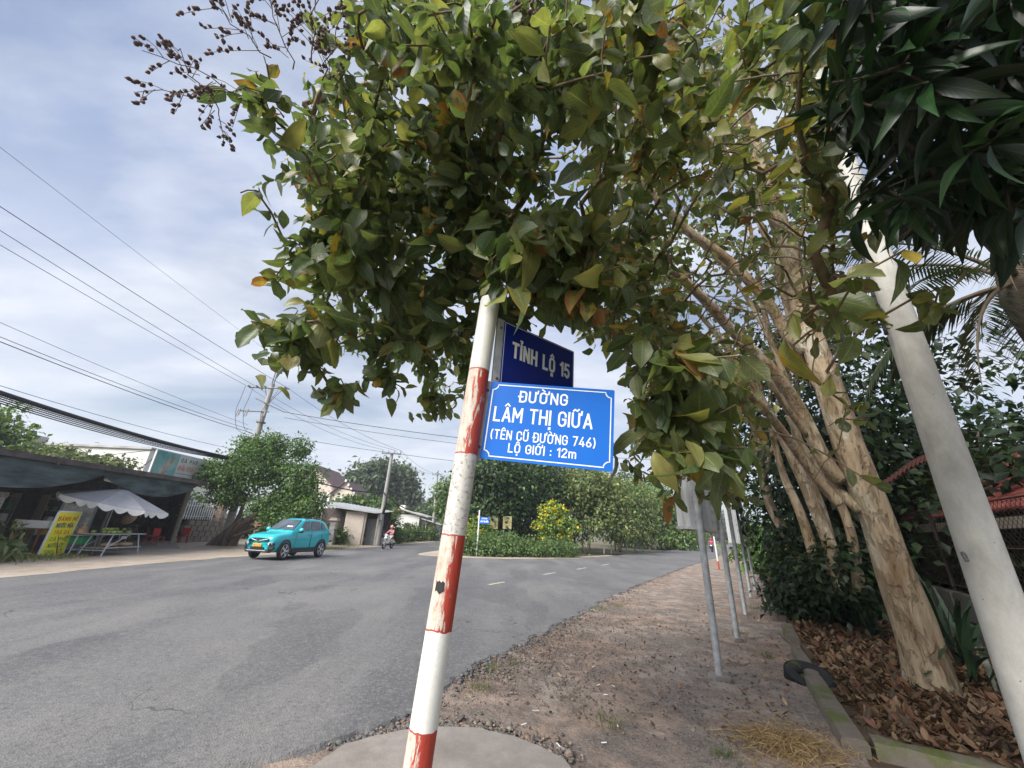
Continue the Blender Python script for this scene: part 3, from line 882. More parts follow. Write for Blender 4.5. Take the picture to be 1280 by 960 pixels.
def split_leaves(name_root, root, off, tpls, meshes, P, D, N, L, C, wk, mat_mass, kmax, crown_name):
    """the kmax leaves that show largest become parts of their own, the rest one mass"""
    n = len(P)
    pr = proj(P + D * L[:, None] * 0.5)
    vis = (pr[:, 0] > -20) & (pr[:, 0] < 1300) & (pr[:, 1] > -20) & (pr[:, 1] < 980) & (pr[:, 2] > 0.2)
    big = np.where(vis, L / np.maximum(pr[:, 2], 0.2), 0)
    idx = np.argsort(-big)[:kmax]; sel = np.zeros(n, bool); sel[idx] = True
    M = frames(P, D, N, L, L * wk)
    var = rng.integers(0, len(tpls), n)
    for i in idx:
        o = link('leaf', meshes[var[i]], root)
        mm = Matrix.Identity(4)
        for r_ in range(3):
            for c_ in range(4): mm[r_][c_] = M[i, r_, c_] - (off[r_] if c_ == 3 else 0)
        o.matrix_local = mm
        o.color = tuple(C[i])
    groups = []
    for v in range(len(tpls)):
        s_ = (var == v) & ~sel
        groups.append((tpls[v], M[s_], C[s_]))
    o = scatter(crown_name, groups, mat_mass, root, off)
    o['kind'] = 'stuff'
    return o

# --- trunk and limbs (pixel, horizontal distance) -> space
TB = gnd(1165, 872)
tree = thing('tree', 'big peeling-bark tree whose leafy limbs overhang the blue street signs', 'tree', TB)
def LP(*a): return [ath(x, y, d) for x, y, d in a]
limbs = [
 ('trunk', [TB + Vector((0.03, 0, -0.05))] + LP((1148, 800, 7.35), (1118, 715, 7.3), (1094, 640, 7.2), (1054, 540, 7.1), (1031, 470, 7.0), (1010, 405, 7.0), (989, 322, 6.9), (968, 262, 6.9), (938, 165, 6.8), (912, 80, 6.7)), 0.215, 0.10, 0.34),
 ('limb', LP((1050, 600, 7.15), (1031, 575, 7.0), (1002, 516, 6.8), (968, 466, 6.4), (917, 415, 5.9), (879, 373, 5.4), (845, 343, 5.0), (790, 312, 4.3), (700, 290, 3.7), (620, 290, 3.3), (520, 300, 3.1), (430, 330, 2.9)), 0.12, 0.02, 0),
 ('limb', LP((1008, 440, 7.0), (985, 420, 6.9), (959, 377, 6.6), (909, 324, 6.1), (852, 282, 5.5), (800, 225, 4.9), (730, 170, 4.3), (640, 120, 3.8), (540, 90, 3.4), (440, 110, 3.1), (380, 130, 3.0)), 0.11, 0.02, 0),
 ('limb', LP((1035, 500, 7.1), (1005, 450, 7.2), (985, 385, 7.2), (962, 310, 7.3), (935, 245, 7.3), (905, 185, 7.3)), 0.085, 0.04, 0),
 ('limb', LP((985, 305, 6.9), (940, 240, 6.4), (880, 170, 5.6), (810, 100, 4.8), (720, 50, 4.0), (620, 20, 3.5), (520, 10, 3.2)), 0.07, 0.015, 0),
 ('limb', LP((1050, 630, 7.1), (1031, 610, 7.0), (993, 560, 6.6), (959, 516, 6.0), (909, 466, 5.2), (858, 418, 4.4), (800, 385, 3.7), (720, 365, 3.1), (660, 350, 2.8), (620, 320, 2.6)), 0.085, 0.012, 0),
 ('limb', LP((1010, 545, 6.9), (976, 499, 6.4), (942, 444, 5.8), (905, 425, 5.0), (880, 440, 4.0), (855, 455, 3.0), (830, 470, 2.6)), 0.055, 0.01, 0),
 ('limb', LP((1030, 470, 7.0), (1060, 420, 5.8), (1070, 400, 4.6), (1060, 390, 3.6), (1080, 360, 3.0)), 0.03, 0.008, 0),
 ('limb', LP((960, 240, 6.9), (985, 170, 6.2), (1010, 110, 5.4), (1000, 60, 4.6)), 0.045, 0.012, 0),
 ('limb', LP((700, 290, 3.7), (610, 320, 3.6), (520, 380, 3.5), (450, 420, 3.3), (390, 440, 3.2)), 0.03, 0.008, 0),
 ('limb', LP((730, 170, 4.3), (650, 180, 4.2), (560, 210, 4.0), (470, 240, 3.8), (390, 230, 3.6)), 0.03, 0.008, 0),
 ('limb', LP((1075, 640, 7.1), (1040, 600, 7.3), (1008, 540, 7.5), (985, 480, 7.5), (955, 410, 7.4), (915, 345, 7.2), (870, 300, 6.8)), 0.075, 0.03, 0),
]
skel = []
for i, (nm, pts, r0, r1, fl) in enumerate(limbs):
    mb, C, rad = limb_mesh(pts, r0 * (1 if i == 0 else .82), r1, 20 if r0 > .1 else 12, 8, 0.10 if r0 > .1 else 0.07, i * 3.1, fl)
    mb.build(nm, M_BARK, tree, off=TB, smooth=True)
    skel += [np.array(c) for c in C[::2] if i or c.z > 3.5]

# --- where the foliage is
CROWN = [(440, -28), (432, 60), (405, 130), (352, 168), (340, 212), (388, 258), (382, 322), (396, 375), (362, 398), (338, 432), (398, 462), (440, 474), (505, 448), (540, 500), (575, 490), (598, 440), (618, 392), (650, 372), (706, 402), (790, 470), (900, 500), (985, 470), (1045, 440), (1062, 300), (1040, 180), (1010, 60), (1000, -28)]
LOWR = [(780, 430), (860, 420), (950, 450), (962, 520), (940, 590), (880, 610), (820, 590), (785, 540)]
tg = px_targets([
    (CROWN, (2.6, 4.3), 640, 0.8),
    (CROWN, (4.0, 6.6), 480, 1.0),
    ([(470, -28), (800, -28), (860, 60), (700, 140), (520, 120)], (2.0, 2.9), 60, 1.0),
    ([(400, 150), (620, 120), (700, 380), (600, 420), (500, 440), (360, 430), (390, 300)], (2.5, 3.3), 190, 1.0),
    ([(610, 280), (760, 260), (800, 330), (740, 385), (640, 372), (600, 350)], (1.95, 2.5), 32, 1.0),
    ([(700, 320), (800, 325), (860, 480), (850, 640), (790, 600), (782, 478), (728, 430)], (3.2, 6.5), 110, 1.0),
    (LOWR, (2.0, 2.7), 34, 1.0), (LOWR, (2.9, 4.4), 30, 1.0),
    ([(700, 400), (800, 380), (960, 440), (960, 640), (840, 620), (800, 480)], (4.5, 6.5), 60, 1.0),
    ([(985, 380), (1060, 370), (1080, 470), (1000, 500)], (2.4, 3.6), 12, 1.0),
    ([(1080, 290), (1180, 280), (1190, 400), (1100, 410)], (2.3, 3.0), 5, 1.0),
    ([(1000, 520), (1090, 500), (1100, 640), (1020, 640)], (3.5, 5.0), 7, 1.0),
    # sprays that stand clear of the crown on the sky side
    ([(270, 118), (330, 78), (372, 90), (372, 140), (310, 155)], (2.5, 2.9), 6, 1.0),
    ([(296, 238), (345, 222), (350, 240), (310, 248)], (2.9, 3.1), 2, 1.0),
    ([(340, 290), (385, 282), (388, 330), (350, 322)], (2.8, 3.1), 6, 1.0), ([(326, 345), (345, 340), (348, 355), (330, 358)], (2.8, 3.0), 2, 1.0),
    ([(312, 400), (380, 388), (400, 445), (335, 438)], (2.7, 3.2), 16, 1.0),
    ([(395, 490), (430, 470), (445, 505), (410, 512)], (2.7, 3.0), 6, 1.0), ([(478, 470), (510, 470), (505, 498), (480, 490)], (2.7, 3.0), 4, 1.0),
    ([(520, 500), (572, 478), (575, 520), (535, 534)], (3.6, 4.6), 12, 1.0), ([(575, 430), (605, 420), (600, 470), (580, 500)], (3.6, 4.6), 10, 1.0),
], 0, 0.085)
dirs = grow_tree(tree, skel, tg, TB, M_TWIG)
P, D, N, L = twig_leaves(tg, dirs, (6, 12), (0.07, 0.172), 0.8, 0.6)
dc0 = np.linalg.norm(P - CAM_P, axis=1); p0_ = proj(P)
L = np.where((dc0 < 2.75) & (p0_[:, 1] > 255), L * 1.4, L)      # broad mature leaves on the low outer sprays
pr = proj(P + D * L[:, None] * 0.6)
dcam = np.linalg.norm(P - CAM_P, axis=1)
ok = ~(in_poly(pr[:, 0], pr[:, 1], SIGN_KEEP) & (dcam < 2.9)) & (dcam > 1.5)
ok &= ~((pr[:, 0] < 306) & (pr[:, 1] > 185)) & ~((pr[:, 0] < 600) & (pr[:, 1] > 526)) & ~((pr[:, 0] < 780) & (pr[:, 1] > 470) & (dcam < 3.0) & (pr[:, 0] > 590))
GAPS = [(815, 255), (880, 190), (930, 60), (975, 60), (1000, 120), (1015, 250), (1050, 330), (1060, 470), (1000, 520), (950, 440), (890, 390), (840, 330)]
ok &= ~(in_poly(pr[:, 0], pr[:, 1], GAPS) & (rng.uniform(size=len(P)) < .66) & (dcam > 2.6))
FAN = [(845, 300), (905, 300), (985, 260), (1040, 420), (1085, 560), (1110, 700), (1000, 660), (955, 540), (900, 440), (850, 380)]
ok &= ~(in_poly(pr[:, 0], pr[:, 1], FAN) & (rng.uniform(size=len(P)) < .74))
ok &= ~((np.abs(pr[:, 0] - (995 + .33 * pr[:, 1])) < 22) & (pr[:, 1] > 200) & (pr[:, 1] < 420) & (rng.uniform(size=len(P)) < .8))
P, D, N, L = P[ok], D[ok], N[ok], L[ok]; pr = pr[ok]
PAL = [(0.092, 0.130, 0.056), (0.125, 0.164, 0.078), (0.185, 0.205, 0.078), (0.072, 0.108, 0.056), (0.27, 0.275, 0.10), (0.33, 0.25, 0.05)]
C = leaf_cols(len(P), PAL, [30, 28, 16, 20, 5, 1], old=0.045)
yl = pr[:, 0] > 720                                  # right side: backlit yellow put into the leaf colour; more old leaves too
C[yl, :3] *= np.array([1.18, 1.08, 0.95]); C[yl, 3] += rng.uniform(0, 0.16, yl.sum()) + (rng.uniform(size=yl.sum()) < .05) * .4
tplsA = [leaf_tpl(5, 4, w_oval(0.27, 0.56), dr, fo, wv, ph, 0.09) for dr, fo, wv, ph in ((.15, .16, .035, 0), (.35, .10, .05, 1), (.6, .2, .04, 2), (.25, .05, .06, 3), (-.15, .25, .03, 4), (.8, .1, .045, 5), (.4, -.12, .05, 6), (1.0, .25, .03, 7.5))]
meshA = [tpl_mesh('leaf', t, M_LEAF_O) for t in tplsA]
split_leaves('leaf', tree, TB, tplsA, meshA, P, D, N, L, C, rng.uniform(.82, 1.25, len(P)), M_LEAF_A, 300, 'foliage')

# --- fruiting panicles against the sky
M_CAPS = pm('seed_capsule', (0.105, 0.062, 0.085), 0.75, 0.4, 30, col2=(0.20, 0.13, 0.12))
def panicle(base, tip, nside, ln, off):
    base, tip = Vector(base), Vector(tip); mb = MB(); cp = MB()
    ax = [base.lerp(tip, i / 6) + Vector(rng.normal(size=3)) * 0.012 for i in range(7)]
    mb.tube(ax, [0.0035 - 0.0003 * i for i in range(7)], 4, caps=False)
    T = (tip - base).normalized()
    for k in range(nside):
        t = 0.12 + 0.88 * (k + rng.uniform(0, .8)) / nside; p = base.lerp(tip, min(t, 1))
        sd = Vector(rng.normal(size=3)); sd = (sd - T * sd.dot(T)).normalized()
        l = ln * (1.15 - t * 0.7) * rng.uniform(.6, 1.2)
        e = p + (T * 0.75 + sd).normalized() * l + Vector((0, 0, -.02))
        mb.tube([p, p.lerp(e, .5) + Vector((0, 0, .01)), e], [.002, .0016, .0012], 3, caps=False)
        m_ = 2 + int(l / 0.034)
        for j in range(m_):
            w_ = p.lerp(e, .3 + .7 * (j + 1) / m_); dv = (Vector(rng.normal(size=3)) * .7 + T).normalized()
            c_ = w_ + dv * .014; r_ = rng.uniform(.0065, .0105)
            mb.tube([w_, c_], .0009, 3, caps=False)
            rot = dv.to_track_quat('Z', 'Y').to_matrix()
            cp.lathe([(0.001, -r_ * 1.1), (r_, -r_ * .3), (r_ * .8, r_ * .5), (0.0005, r_ * 1.5)], 5, c_, rot)
    o = mb.build('seed_panicle', M_TWIG, tree, off=off, smooth=True)
    cp.build('seed_capsule', M_CAPS, o, off=off, smooth=True)['kind'] = 'stuff'
for b, t, ns_, ln_ in (((330, 112, 2.7), (172, 112, 2.6), 11, .17), ((300, 118, 2.6), (182, 62, 2.55), 9, .15), ((262, 120, 2.6), (282, 176, 2.55), 6, .1), ((250, 115, 2.6), (222, 60, 2.6), 6, .1),
                       ((338, 75, 2.7), (240, -20, 2.6), 14, .2), ((365, 85, 2.8), (330, -20, 2.6), 14, .2), ((390, 80, 2.8), (395, -15, 2.6), 14, .2), ((400, 95, 2.8), (430, 15, 2.7), 9, .14), ((420, 110, 2.9), (405, 60, 2.8), 8, .12), ((640, 70, 2.6), (660, -10, 2.4), 14, .16), ((690, 60, 2.7), (640, 10, 2.5), 12, .14)):
    panicle(at(*b), at(*t), ns_, ln_, TB)

# --- the slimmer trees of the same kind behind it
def side_tree(label, base, stems, ntg, region, dr):
    o = thing('tree', label, 'tree', base, group='peeling-bark trees in the planting bed')
    sk = []
    for i, (pts, r0, r1) in enumerate(stems):
        mb, Cc, _ = limb_mesh(pts, r0, r1, 14, 8, 0.12, 20 + i * 2.3 + base.x, 0.15)
        mb.build('trunk' if i == 0 else 'stem', M_BARK, o, off=base, smooth=True)
        sk += [np.array(c) for c in Cc[len(Cc) // 3:]]
    t_ = px_targets([(region, dr, ntg, 1.0)], 0, 0.2)
    dd = grow_tree(o, sk, t_, base, M_TWIG, 0.005)
    P, D, N, L = twig_leaves(t_, dd, (7, 12), (0.13, 0.20), 0.7, 0.5, 0.07)
    q_ = proj(P); kk = ~((q_[:, 1] > 625) & (q_[:, 0] < 990)) & ~((q_[:, 0] > 860) & (q_[:, 1] > 330) & (rng.uniform(size=len(P)) < .6)); P, D, N, L = P[kk], D[kk], N[kk], L[kk]
    C = leaf_cols(len(P), PAL, [20, 26, 20, 14, 12, 4], old=0.08)
    tp = [leaf_tpl(3, 2, w_oval(0.27), .3, .1), leaf_tpl(3, 2, w_oval(0.3), .5, .2)]
    M = frames(P, D, N, L); v = rng.integers(0, 2, len(P))
    scatter('foliage', [(tp[k], M[v == k], C[v == k]) for k in (0, 1)], M_LEAF_A, o, base)['kind'] = 'stuff'
b1 = gnd(1052, 735)
side_tree('multi-stemmed fluted brown tree just left of the big peeling trunk', b1,
    [(LP((1056, 745, 9.6), (1040, 690, 9.5), (1012, 620, 9.4), (985, 560, 9.2), (955, 505, 9.0), (920, 450, 8.7), (880, 400, 8.3), (830, 350, 7.6)), .13, .03),
     (LP((1045, 720, 9.6), (1030, 650, 9.7), (1005, 580, 9.7), (985, 500, 9.7), (960, 410, 9.6), (945, 330, 9.5), (930, 230, 9.3)), .11, .03),
     (LP((1075, 740, 9.4), (1062, 660, 9.4), (1035, 600, 9.4), (1005, 560, 9.3), (985, 520, 9.2)), .09, .05),
     (LP((1020, 700, 9.9), (1000, 640, 10.0), (978, 590, 10.1), (960, 520, 10.1), (940, 450, 10.0)), .10, .03)],
    620, [(760, 60), (1080, 20), (1075, 440), (960, 520), (840, 480), (760, 380)], (7.4, 11.5))
b2 = gnd(1006, 712)
side_tree('slim mossy trunk leaning left beside the row of galvanised posts', b2,
    [(LP((1008, 716, 12), (985, 672, 12), (962, 630, 12), (952, 590, 12), (944, 540, 12), (925, 480, 11.8), (900, 420, 11.5)), .13, .05),
     (LP((955, 600, 12), (965, 560, 12.2), (985, 520, 12.3), (1000, 450, 12.3)), .06, .03)],
    170, [(720, 300), (1000, 260), (1000, 500), (930, 580), (800, 520)], (9.5, 13.5))
# ================================================================== STREET SIGN POLE
def mat_pole_paint():
    g = NT('pole_paint')
    o = g.tc.outputs['Object']
    s = g.n('SeparateXYZ', {0: o})
    z = s.outputs[2]; x = s.outputs[0]
    zz = g.math('ADD', z, g.math('MULTIPLY', g.math('SUBTRACT', g.noise(g.map((14, 14, 5)), 2.0, 4), 0.5), 0.02))
    red = None
    for a, b in ((1.955, 2.425), (1.185, 1.575), (0.42, 0.845)):
        m = g.math('MULTIPLY', g.math('GREATER_THAN', zz, a), g.math('LESS_THAN', zz, b))
        red = m if red is None else g.math('ADD', red, m)
    # scraped, running paint: streaks along the pole, thinner coat on the road side
    st = g.noise(g.map((34, 34, 5.5)), 1.6, 6, 0.68, 0.4)
    big = g.noise(g.map((7, 7, 4)), 1.5, 4, 0.6)
    bias = g.math('MULTIPLY', x, 4.2)
    k = g.math('ADD', g.math('ADD', g.math('MULTIPLY', st, 0.85), g.math('MULTIPLY', big, 0.5)), bias)
    # borders of each band are fully painted
    rim = None
    for a in (1.955, 2.425, 1.185, 1.575, 0.845):
        d = g.math('LESS_THAN', g.math('ABSOLUTE', g.math('SUBTRACT', zz, a)), 0.007)
        rim = d if rim is None else g.math('MAXIMUM', rim, d)
    keep = g.math('MAXIMUM', g.math('MULTIPLY', g.math('SUBTRACT', k, 0.66), 14.0, clamp=True), g.math('MULTIPLY', rim, 0.9))
    rm = g.math('MULTIPLY', red, keep)
    clean = g.math('MAXIMUM', g.math('MULTIPLY', g.math('GREATER_THAN', z, 0.845), g.math('LESS_THAN', z, 1.185)), g.math('GREATER_THAN', z, 2.43))
    fl = g.noise(g.map((9, 9, 9)), 6.0, 6, 0.75)
    sp = g.ramp(fl, (0.535, 0), (0.585, 1))
    wht = g.mix(g.ramp(g.noise(g.map((1, 1, .6)), 5, 5), (0.35, 0), (0.7, 1)), (0.66, 0.65, 0.60), (0.74, 0.74, 0.70))
    rough = g.mix(sp, (0.56, 0.54, 0.50), (0.27, 0.24, 0.21))
    rough = g.mix(g.math('MULTIPLY', g.ramp(g.noise(g.map((1, 1, 1)), 21, 5, .7), (.5, 0), (.7, 1)), .5), rough, (0.68, 0.66, 0.62))
    base = g.mix(clean, rough, wht)
    cream = g.mix(g.ramp(st, (0.42, 0), (0.6, 1)), (0.60, 0.55, 0.46), (0.52, 0.30, 0.22))
    base = g.mix(g.math('MULTIPLY', red, 0.75), base, cream)
    rd = g.mix(g.ramp(st, (0.35, 0), (0.7, 1)), (0.30, 0.030, 0.018), (0.46, 0.055, 0.030))
    c = g.mix(rm, base, rd)
    n = g.bump(g.math('ADD', rm, g.math('MULTIPLY', sp, g.math('SUBTRACT', 0.0, 0.8))), 0.4, 0.003)
    return g.out(c, 0.5, n)
M_POLE = mat_pole_paint()
M_GALV = pm('galvanised', (0.40, 0.42, 0.43), 0.5, 0.2, 9, bump=0.1, metal=0.35, col2=(0.52, 0.54, 0.55))
M_SBLUE = pm('sign_blue', (0.007, 0.128, 0.53), 0.5, 0.05, 3, spec=.25)
M_SNAVY = pm('sign_navy', (0.006, 0.018, 0.20), 0.25, 0.1, 2.0)
M_SWHITE = pm('sign_white', (0.78, 0.80, 0.80), 0.4, 0.03, 5)
M_SGREY = pm('sign_pale', (0.72, 0.73, 0.75), 0.4, 0.04, 5)
M_BLACK = pm('black_tape', (0.016, 0.016, 0.018), 0.6, 0.3, 20)
M_BOLT = pm('bolt_steel', (0.12, 0.11, 0.11), 0.5, 0.3, 20, metal=0.6)
sp_base = Vector((-0.355, 1.93, 0))
ss_ = thing('street_sign', 'red and white banded sign pole carrying two blue street name plates', 'street sign', sp_base)
UPV = Vector((0.07, 0, 1)).normalized()
PR = 0.057
ax = lambda z: Vector((0.07 * z, 0, z))                      # pole axis, local
mb = MB().lathe([(PR, -0.05)] + [(PR, 0.15 * i) for i in range(20)] + [(PR, 2.88), (PR * .97, 2.892), (PR * .8, 2.9), (0.0, 2.903)], 32)
po = mb.build('pole', M_POLE, ss_, smooth='auto')
po.rotation_euler = UPV.to_track_quat('Z', 'Y').to_euler()
po.rotation_euler = Vector((0, 0, 1)).rotation_difference(UPV).to_euler()
# front plate
O1 = Vector((-0.149, 1.94, 1.938)) - sp_base
R1 = Vector((math.cos(-0.131), math.sin(-0.131), -0.079)).normalized()
W1, H1 = 0.666, 0.427
F1 = frame4(O1, R1, UPV)                                      # z points away or towards: make it face the camera
def plate(w, h, F, m, th=0.004, r=0.006):
    poly = []
    for cx_, cy_, a0 in ((w - r, r, -90), (w - r, h - r, 0), (r, h - r, 90), (r, r, 180)):
        poly += [(cx_ + r * math.cos(R(a0 + k * 30)), cy_ + r * math.sin(R(a0 + k * 30))) for k in range(4)]
    return MB().slab(poly, -th, F).build('sign_plate', m, ss_)
if (F1.to_3x3() @ Vector((0, 0, 1))).y > 0: print('plate faces away')
p1 = plate(W1, H1, F1, M_SBLUE)
def notch_border(mb, w, h, ins, t, r, F):
    def path(i):
        pts = []
        for cx_, cy_, a0 in ((i, i, 90), (w - i, i, 180), (w - i, h - i, 270), (i, h - i, 0)):
            seq = [(cx_ + r * math.cos(R(a0 - k * 18)), cy_ + r * math.sin(R(a0 - k * 18))) for k in range(6)]
            pts += seq
        return pts
    a = path(ins)
    b = []
    n = len(a)
    for i in range(n):
        p, q_ = a[i - 1], a[(i + 1) % n]
        dx_, dy_ = q_[0] - p[0], q_[1] - p[1]; l = math.hypot(dx_, dy_)
        b.append((a[i][0] - dy_ / l * t, a[i][1] + dx_ / l * t))
    vs = [F @ Vector((*p, .0008)) for p in a] + [F @ Vector((*p, .0008)) for p in b]
    mb.add(vs, [(i, (i + 1) % n, n + (i + 1) % n, n + i) for i in range(n)])
bd = MB(); notch_border(bd, W1, H1, 0.014, 0.0055, 0.030, F1)
bd.build('border', M_SWHITE, p1)
def text_obj(lines, F, m, parent, name='lettering', off=None):
    mb = MB()
    for t, cx_, y, w, h, th in lines:
        lettering(mb, t, F @ Matrix.Translation((cx_, y, 0)), w, h, th)
    return mb.build(name, m, parent, off=off)
text_obj([('ĐƯỜNG', .445 * W1, .757 * H1, .375 * W1, .057, .17), ('LÂM THỊ GIỮA', .45 * W1, .488 * H1, .765 * W1, .073, .145),
          ('(TÊN CŨ ĐƯỜNG 746)', .463 * W1, .262 * H1, .80 * W1, .045, .15), ('LỘ GIỚI : 12m', .47 * W1, .112 * H1, .51 * W1, .042, .165)], F1, M_SWHITE, p1)
# back plate
O2 = Vector((-0.07, 1.965, 2.33)) - sp_base
R2 = Vector((0.79, 0.613, 0)).normalized()
F2 = frame4(O2, R2, UPV)
p2 = plate(0.60, 0.43, F2, M_SNAVY)
text_obj([('TỈNH LỘ 15', .315, .225, .475, .086, .21)], F2, M_SGREY, p2)
b_ = MB()
for x0_, y0_, w_, h_ in ((.006, .006, .588, .003), (.006, .421, .588, .003), (.006, .009, .003, .412), (.591, .009, .003, .412)):
    b_.add([F2 @ Vector((x0_ + a * w_, y0_ + b * h_, .0006)) for a, b in ((0, 0), (1, 0), (1, 1), (0, 1))], [(0, 1, 2, 3)])
b_.build('border', M_SGREY, p2)
# aluminium brackets and bolts
for F, h, xx, wd in ((F1, H1, -0.012, 0.034), (F2, 0.43, -0.02, 0.05)):
    br = MB().slab([(xx - wd / 2, -0.012), (xx + wd / 2, -0.012), (xx + wd / 2, h + 0.004), (xx - wd / 2, h + 0.004)], -0.016, F @ Matrix.Translation((0, 0, -0.005))).build('bracket', M_GALV, ss_)
    for t in (0.14, 0.88):
        MB().lathe([(0.0085, 0), (0.0085, 0.005), (0.005, 0.008), (0, 0.008)], 8, F @ Vector((xx, h * t, -0.005)), F.to_3x3()).build('bolt', M_BOLT, br)
# a scrap of black tape and a strip of rubber left on the pole
def wrap(z0, z1, a0, a1, m, name, r=PR + 0.0012):
    vs, k = [], 8
    for i in range(k + 1):
        a = a0 + (a1 - a0) * i / k
        for z in (z0 + 0.006 * math.sin(i), z1 + 0.004 * math.cos(i * 2.0)):
            vs.append((r * math.cos(a), r * math.sin(a), z))
    o = MB().add(vs, [(2 * i, 2 * i + 2, 2 * i + 3, 2 * i + 1) for i in range(k)]).build(name, m, ss_)
    o.rotation_euler = po.rotation_euler
wrap(1.335, 1.378, R(228), R(272), M_BLACK, 'tape_scrap')
wrap(1.62, 1.84, R(186), R(200), M_BLACK, 'rubber_strip', PR + 0.003)
wrap(1.30, 1.355, R(180), R(197), M_BLACK, 'tape_scrap')

# ================================================================== ROW OF LIGHT-BOX SIGNS SEEN END-ON
def mat_ribbed():
    g = NT('weathered_sheet')
    o = g.map((6, 6, 0.5)); a = g.noise(o, 2.2, 5); b = g.noise(g.map((1, 1, .3)), 1.8, 4)
    c = g.mix(g.ramp(a, (0.35, 0), (0.65, 1)), (0.42, 0.44, 0.46), (0.62, 0.63, 0.64))
    c = g.mix(g.math('MULTIPLY', g.ramp(b, (0.55, 0), (0.7, 1)), 0.5), c, (0.24, 0.17, 0.12))
    return g.out(c, 0.55)
M_SHEET = mat_ribbed()
M_RUST = pm('rusty_frame', (0.10, 0.055, 0.038), 0.85, 0.4, 12, col2=(0.19, 0.105, 0.07))
PX = [gnd(900, 848), gnd(922, 800), gnd(932, 768), gnd(939, 748), gnd(944, 737)]
PSN = [sn_of(p) for p in PX]
def light_box(label, posts, s0, s1, n0, n1, z0, z1, ztop):
    b = PX[posts[0]]
    t = thing('roadside_sign', label, 'sign', b, group='light-box signs in a row along the dirt shoulder')
    for i in posts:
        p = PX[i] - b
        MB().tube([p + Vector((0, 0, -.04)), p + Vector((0, 0, ztop))], 0.045, 14).build('post', M_GALV, t, smooth='auto')
        if i == posts[0]:
            MB().bbox(p + Vector((0, 0, .01)), (.2, .2, .06), .01).build('footing', M_SLAB, t)
    # box: ribbed sheet on every side, ribs as relief
    mb = MB(); c0 = SN(s0, n0) - b
    def rib_wall(a, c, k):
        vs = []; d = c - a; nn = Vector((d.y, -d.x, 0)).normalized()
        for i in range(k * 4 + 1):
            o_ = (0, 0.012, 0.012, 0)[i % 4]
            p = a + d * (i / (k * 4)) + nn * o_
            vs += [p + Vector((0, 0, z0)), p + Vector((0, 0, z1))]
        mb.add(vs, [(2 * i, 2 * i + 2, 2 * i + 3, 2 * i + 1) for i in range(k * 4)])
    C4 = [SN(s0, n0) - b, SN(s0, n1) - b, SN(s1, n1) - b, SN(s1, n0) - b]
    for i in range(4):
        rib_wall(C4[i], C4[(i + 1) % 4], max(2, int((C4[i] - C4[(i + 1) % 4]).length / 0.11)))
    mb.add([c + Vector((0, 0, z1)) for c in C4], [(0, 1, 2, 3)])
    mb.build('panel', M_SHEET, t)
    fr = MB()
    for i in range(4):
        a, c = C4[i], C4[(i + 1) % 4]; d = (c - a); rot = Rz(math.atan2(d.y, d.x))
        fr.box((a + c) / 2 + Vector((0, 0, z0 - 0.018)), (d.length + .04, .05, .036), rot)
        fr.box((a + c) / 2 + Vector((0, 0, z1 + 0.018)), (d.length + .04, .05, .036), rot)
    ctr = (C4[0] + C4[2]) / 2
    rot = Rz(math.atan2(DV.y, DV.x))
    fr.box(ctr + Vector((0, 0, z0 - .012)), (s1 - s0 - .1, n1 - n0 - .08, .012), rot)
    fr.box(C4[1] + Vector((0, 0, (z0 + z1) / 2)), (.05, .05, z1 - z0), rot); fr.box(C4[2] + Vector((0, 0, (z0 + z1) / 2)), (.05, .05, z1 - z0), rot)
    fr.build('frame', M_GALV, t)
s1_, n1_ = PSN[0]; s2_, n2_ = PSN[1]; s3_, n3_ = PSN[2]; s4_, n4_ = PSN[3]; s5_, n5_ = PSN[4]
light_box('grey ribbed light-box sign on the nearest galvanised post of the roadside row', [0], s1_ + .12, s1_ + 1.5, n1_ - .30, n1_ - .05, 1.76, 3.85, 4.3)
light_box('second grey ribbed sign back in the row, on the next two galvanised posts', [1, 2], s2_ - .9, s3_ - .1, n2_ - .36, n2_ - .06, 1.78, 4.0, 4.3)
light_box('farthest sign back of the roadside row, on its last two posts', [3, 4], s4_ - .9, s5_ + .4, n4_ - .34, n4_ - .06, 1.55, 3.9, 4.3)

# ================================================================== CONCRETE UTILITY POLE ON THE RIGHT
def mat_cpole():
    g = NT('cast_concrete_pole')
    o = g.map((1, 1, 0.5)); a = g.noise(o, 3, 6, .6); b = g.noise(o, 11, 6, .65); f = g.noise(g.map(), 90, 4, .7)
    c = g.mix(g.ramp(b, (.3, 0), (.7, 1)), (0.45, 0.44, 0.405), (0.58, 0.565, 0.52))
    c = g.mix(g.math('MULTIPLY', g.ramp(a, (.48, 0), (.7, 1)), .5), c, (0.24, 0.22, 0.185))
    c = g.mix(g.math('MULTIPLY', g.ramp(g.noise(g.map((1, 1, .12)), 5, 5), (.56, 0), (.68, 1)), .45), c, (0.20, 0.185, 0.16))
    holes = g.ramp(g.n('TexVoronoi', {'Vector': g.map(), 'Scale': 9.0}).outputs['Distance'], (0.035, 1), (0.05, 0))
    c = g.mix(g.math('MULTIPLY', holes, .8), c, (0.08, 0.075, 0.07))
    c = g.mix(g.math('MULTIPLY', g.ramp(f, (.55, 0), (.7, 1)), .25), c, (0.2, 0.19, 0.18))
    return g.out(c, 0.85, g.bump(g.math('ADD', f, g.math('MULTIPLY', holes, -2.0)), .4, .006))
M_CPOLE = mat_cpole()
DP = 5.2
pa, pb = ath(1209, 640, DP), ath(1094, 312, DP)
sl = (pb - pa) / (pb.z - pa.z)
pbase = pa - sl * pa.z; pbase.z = 0
cpole = thing('utility_pole', 'pale tapering concrete utility pole beside the big peeling trunk', 'utility pole', pbase)
H_ = 9.5
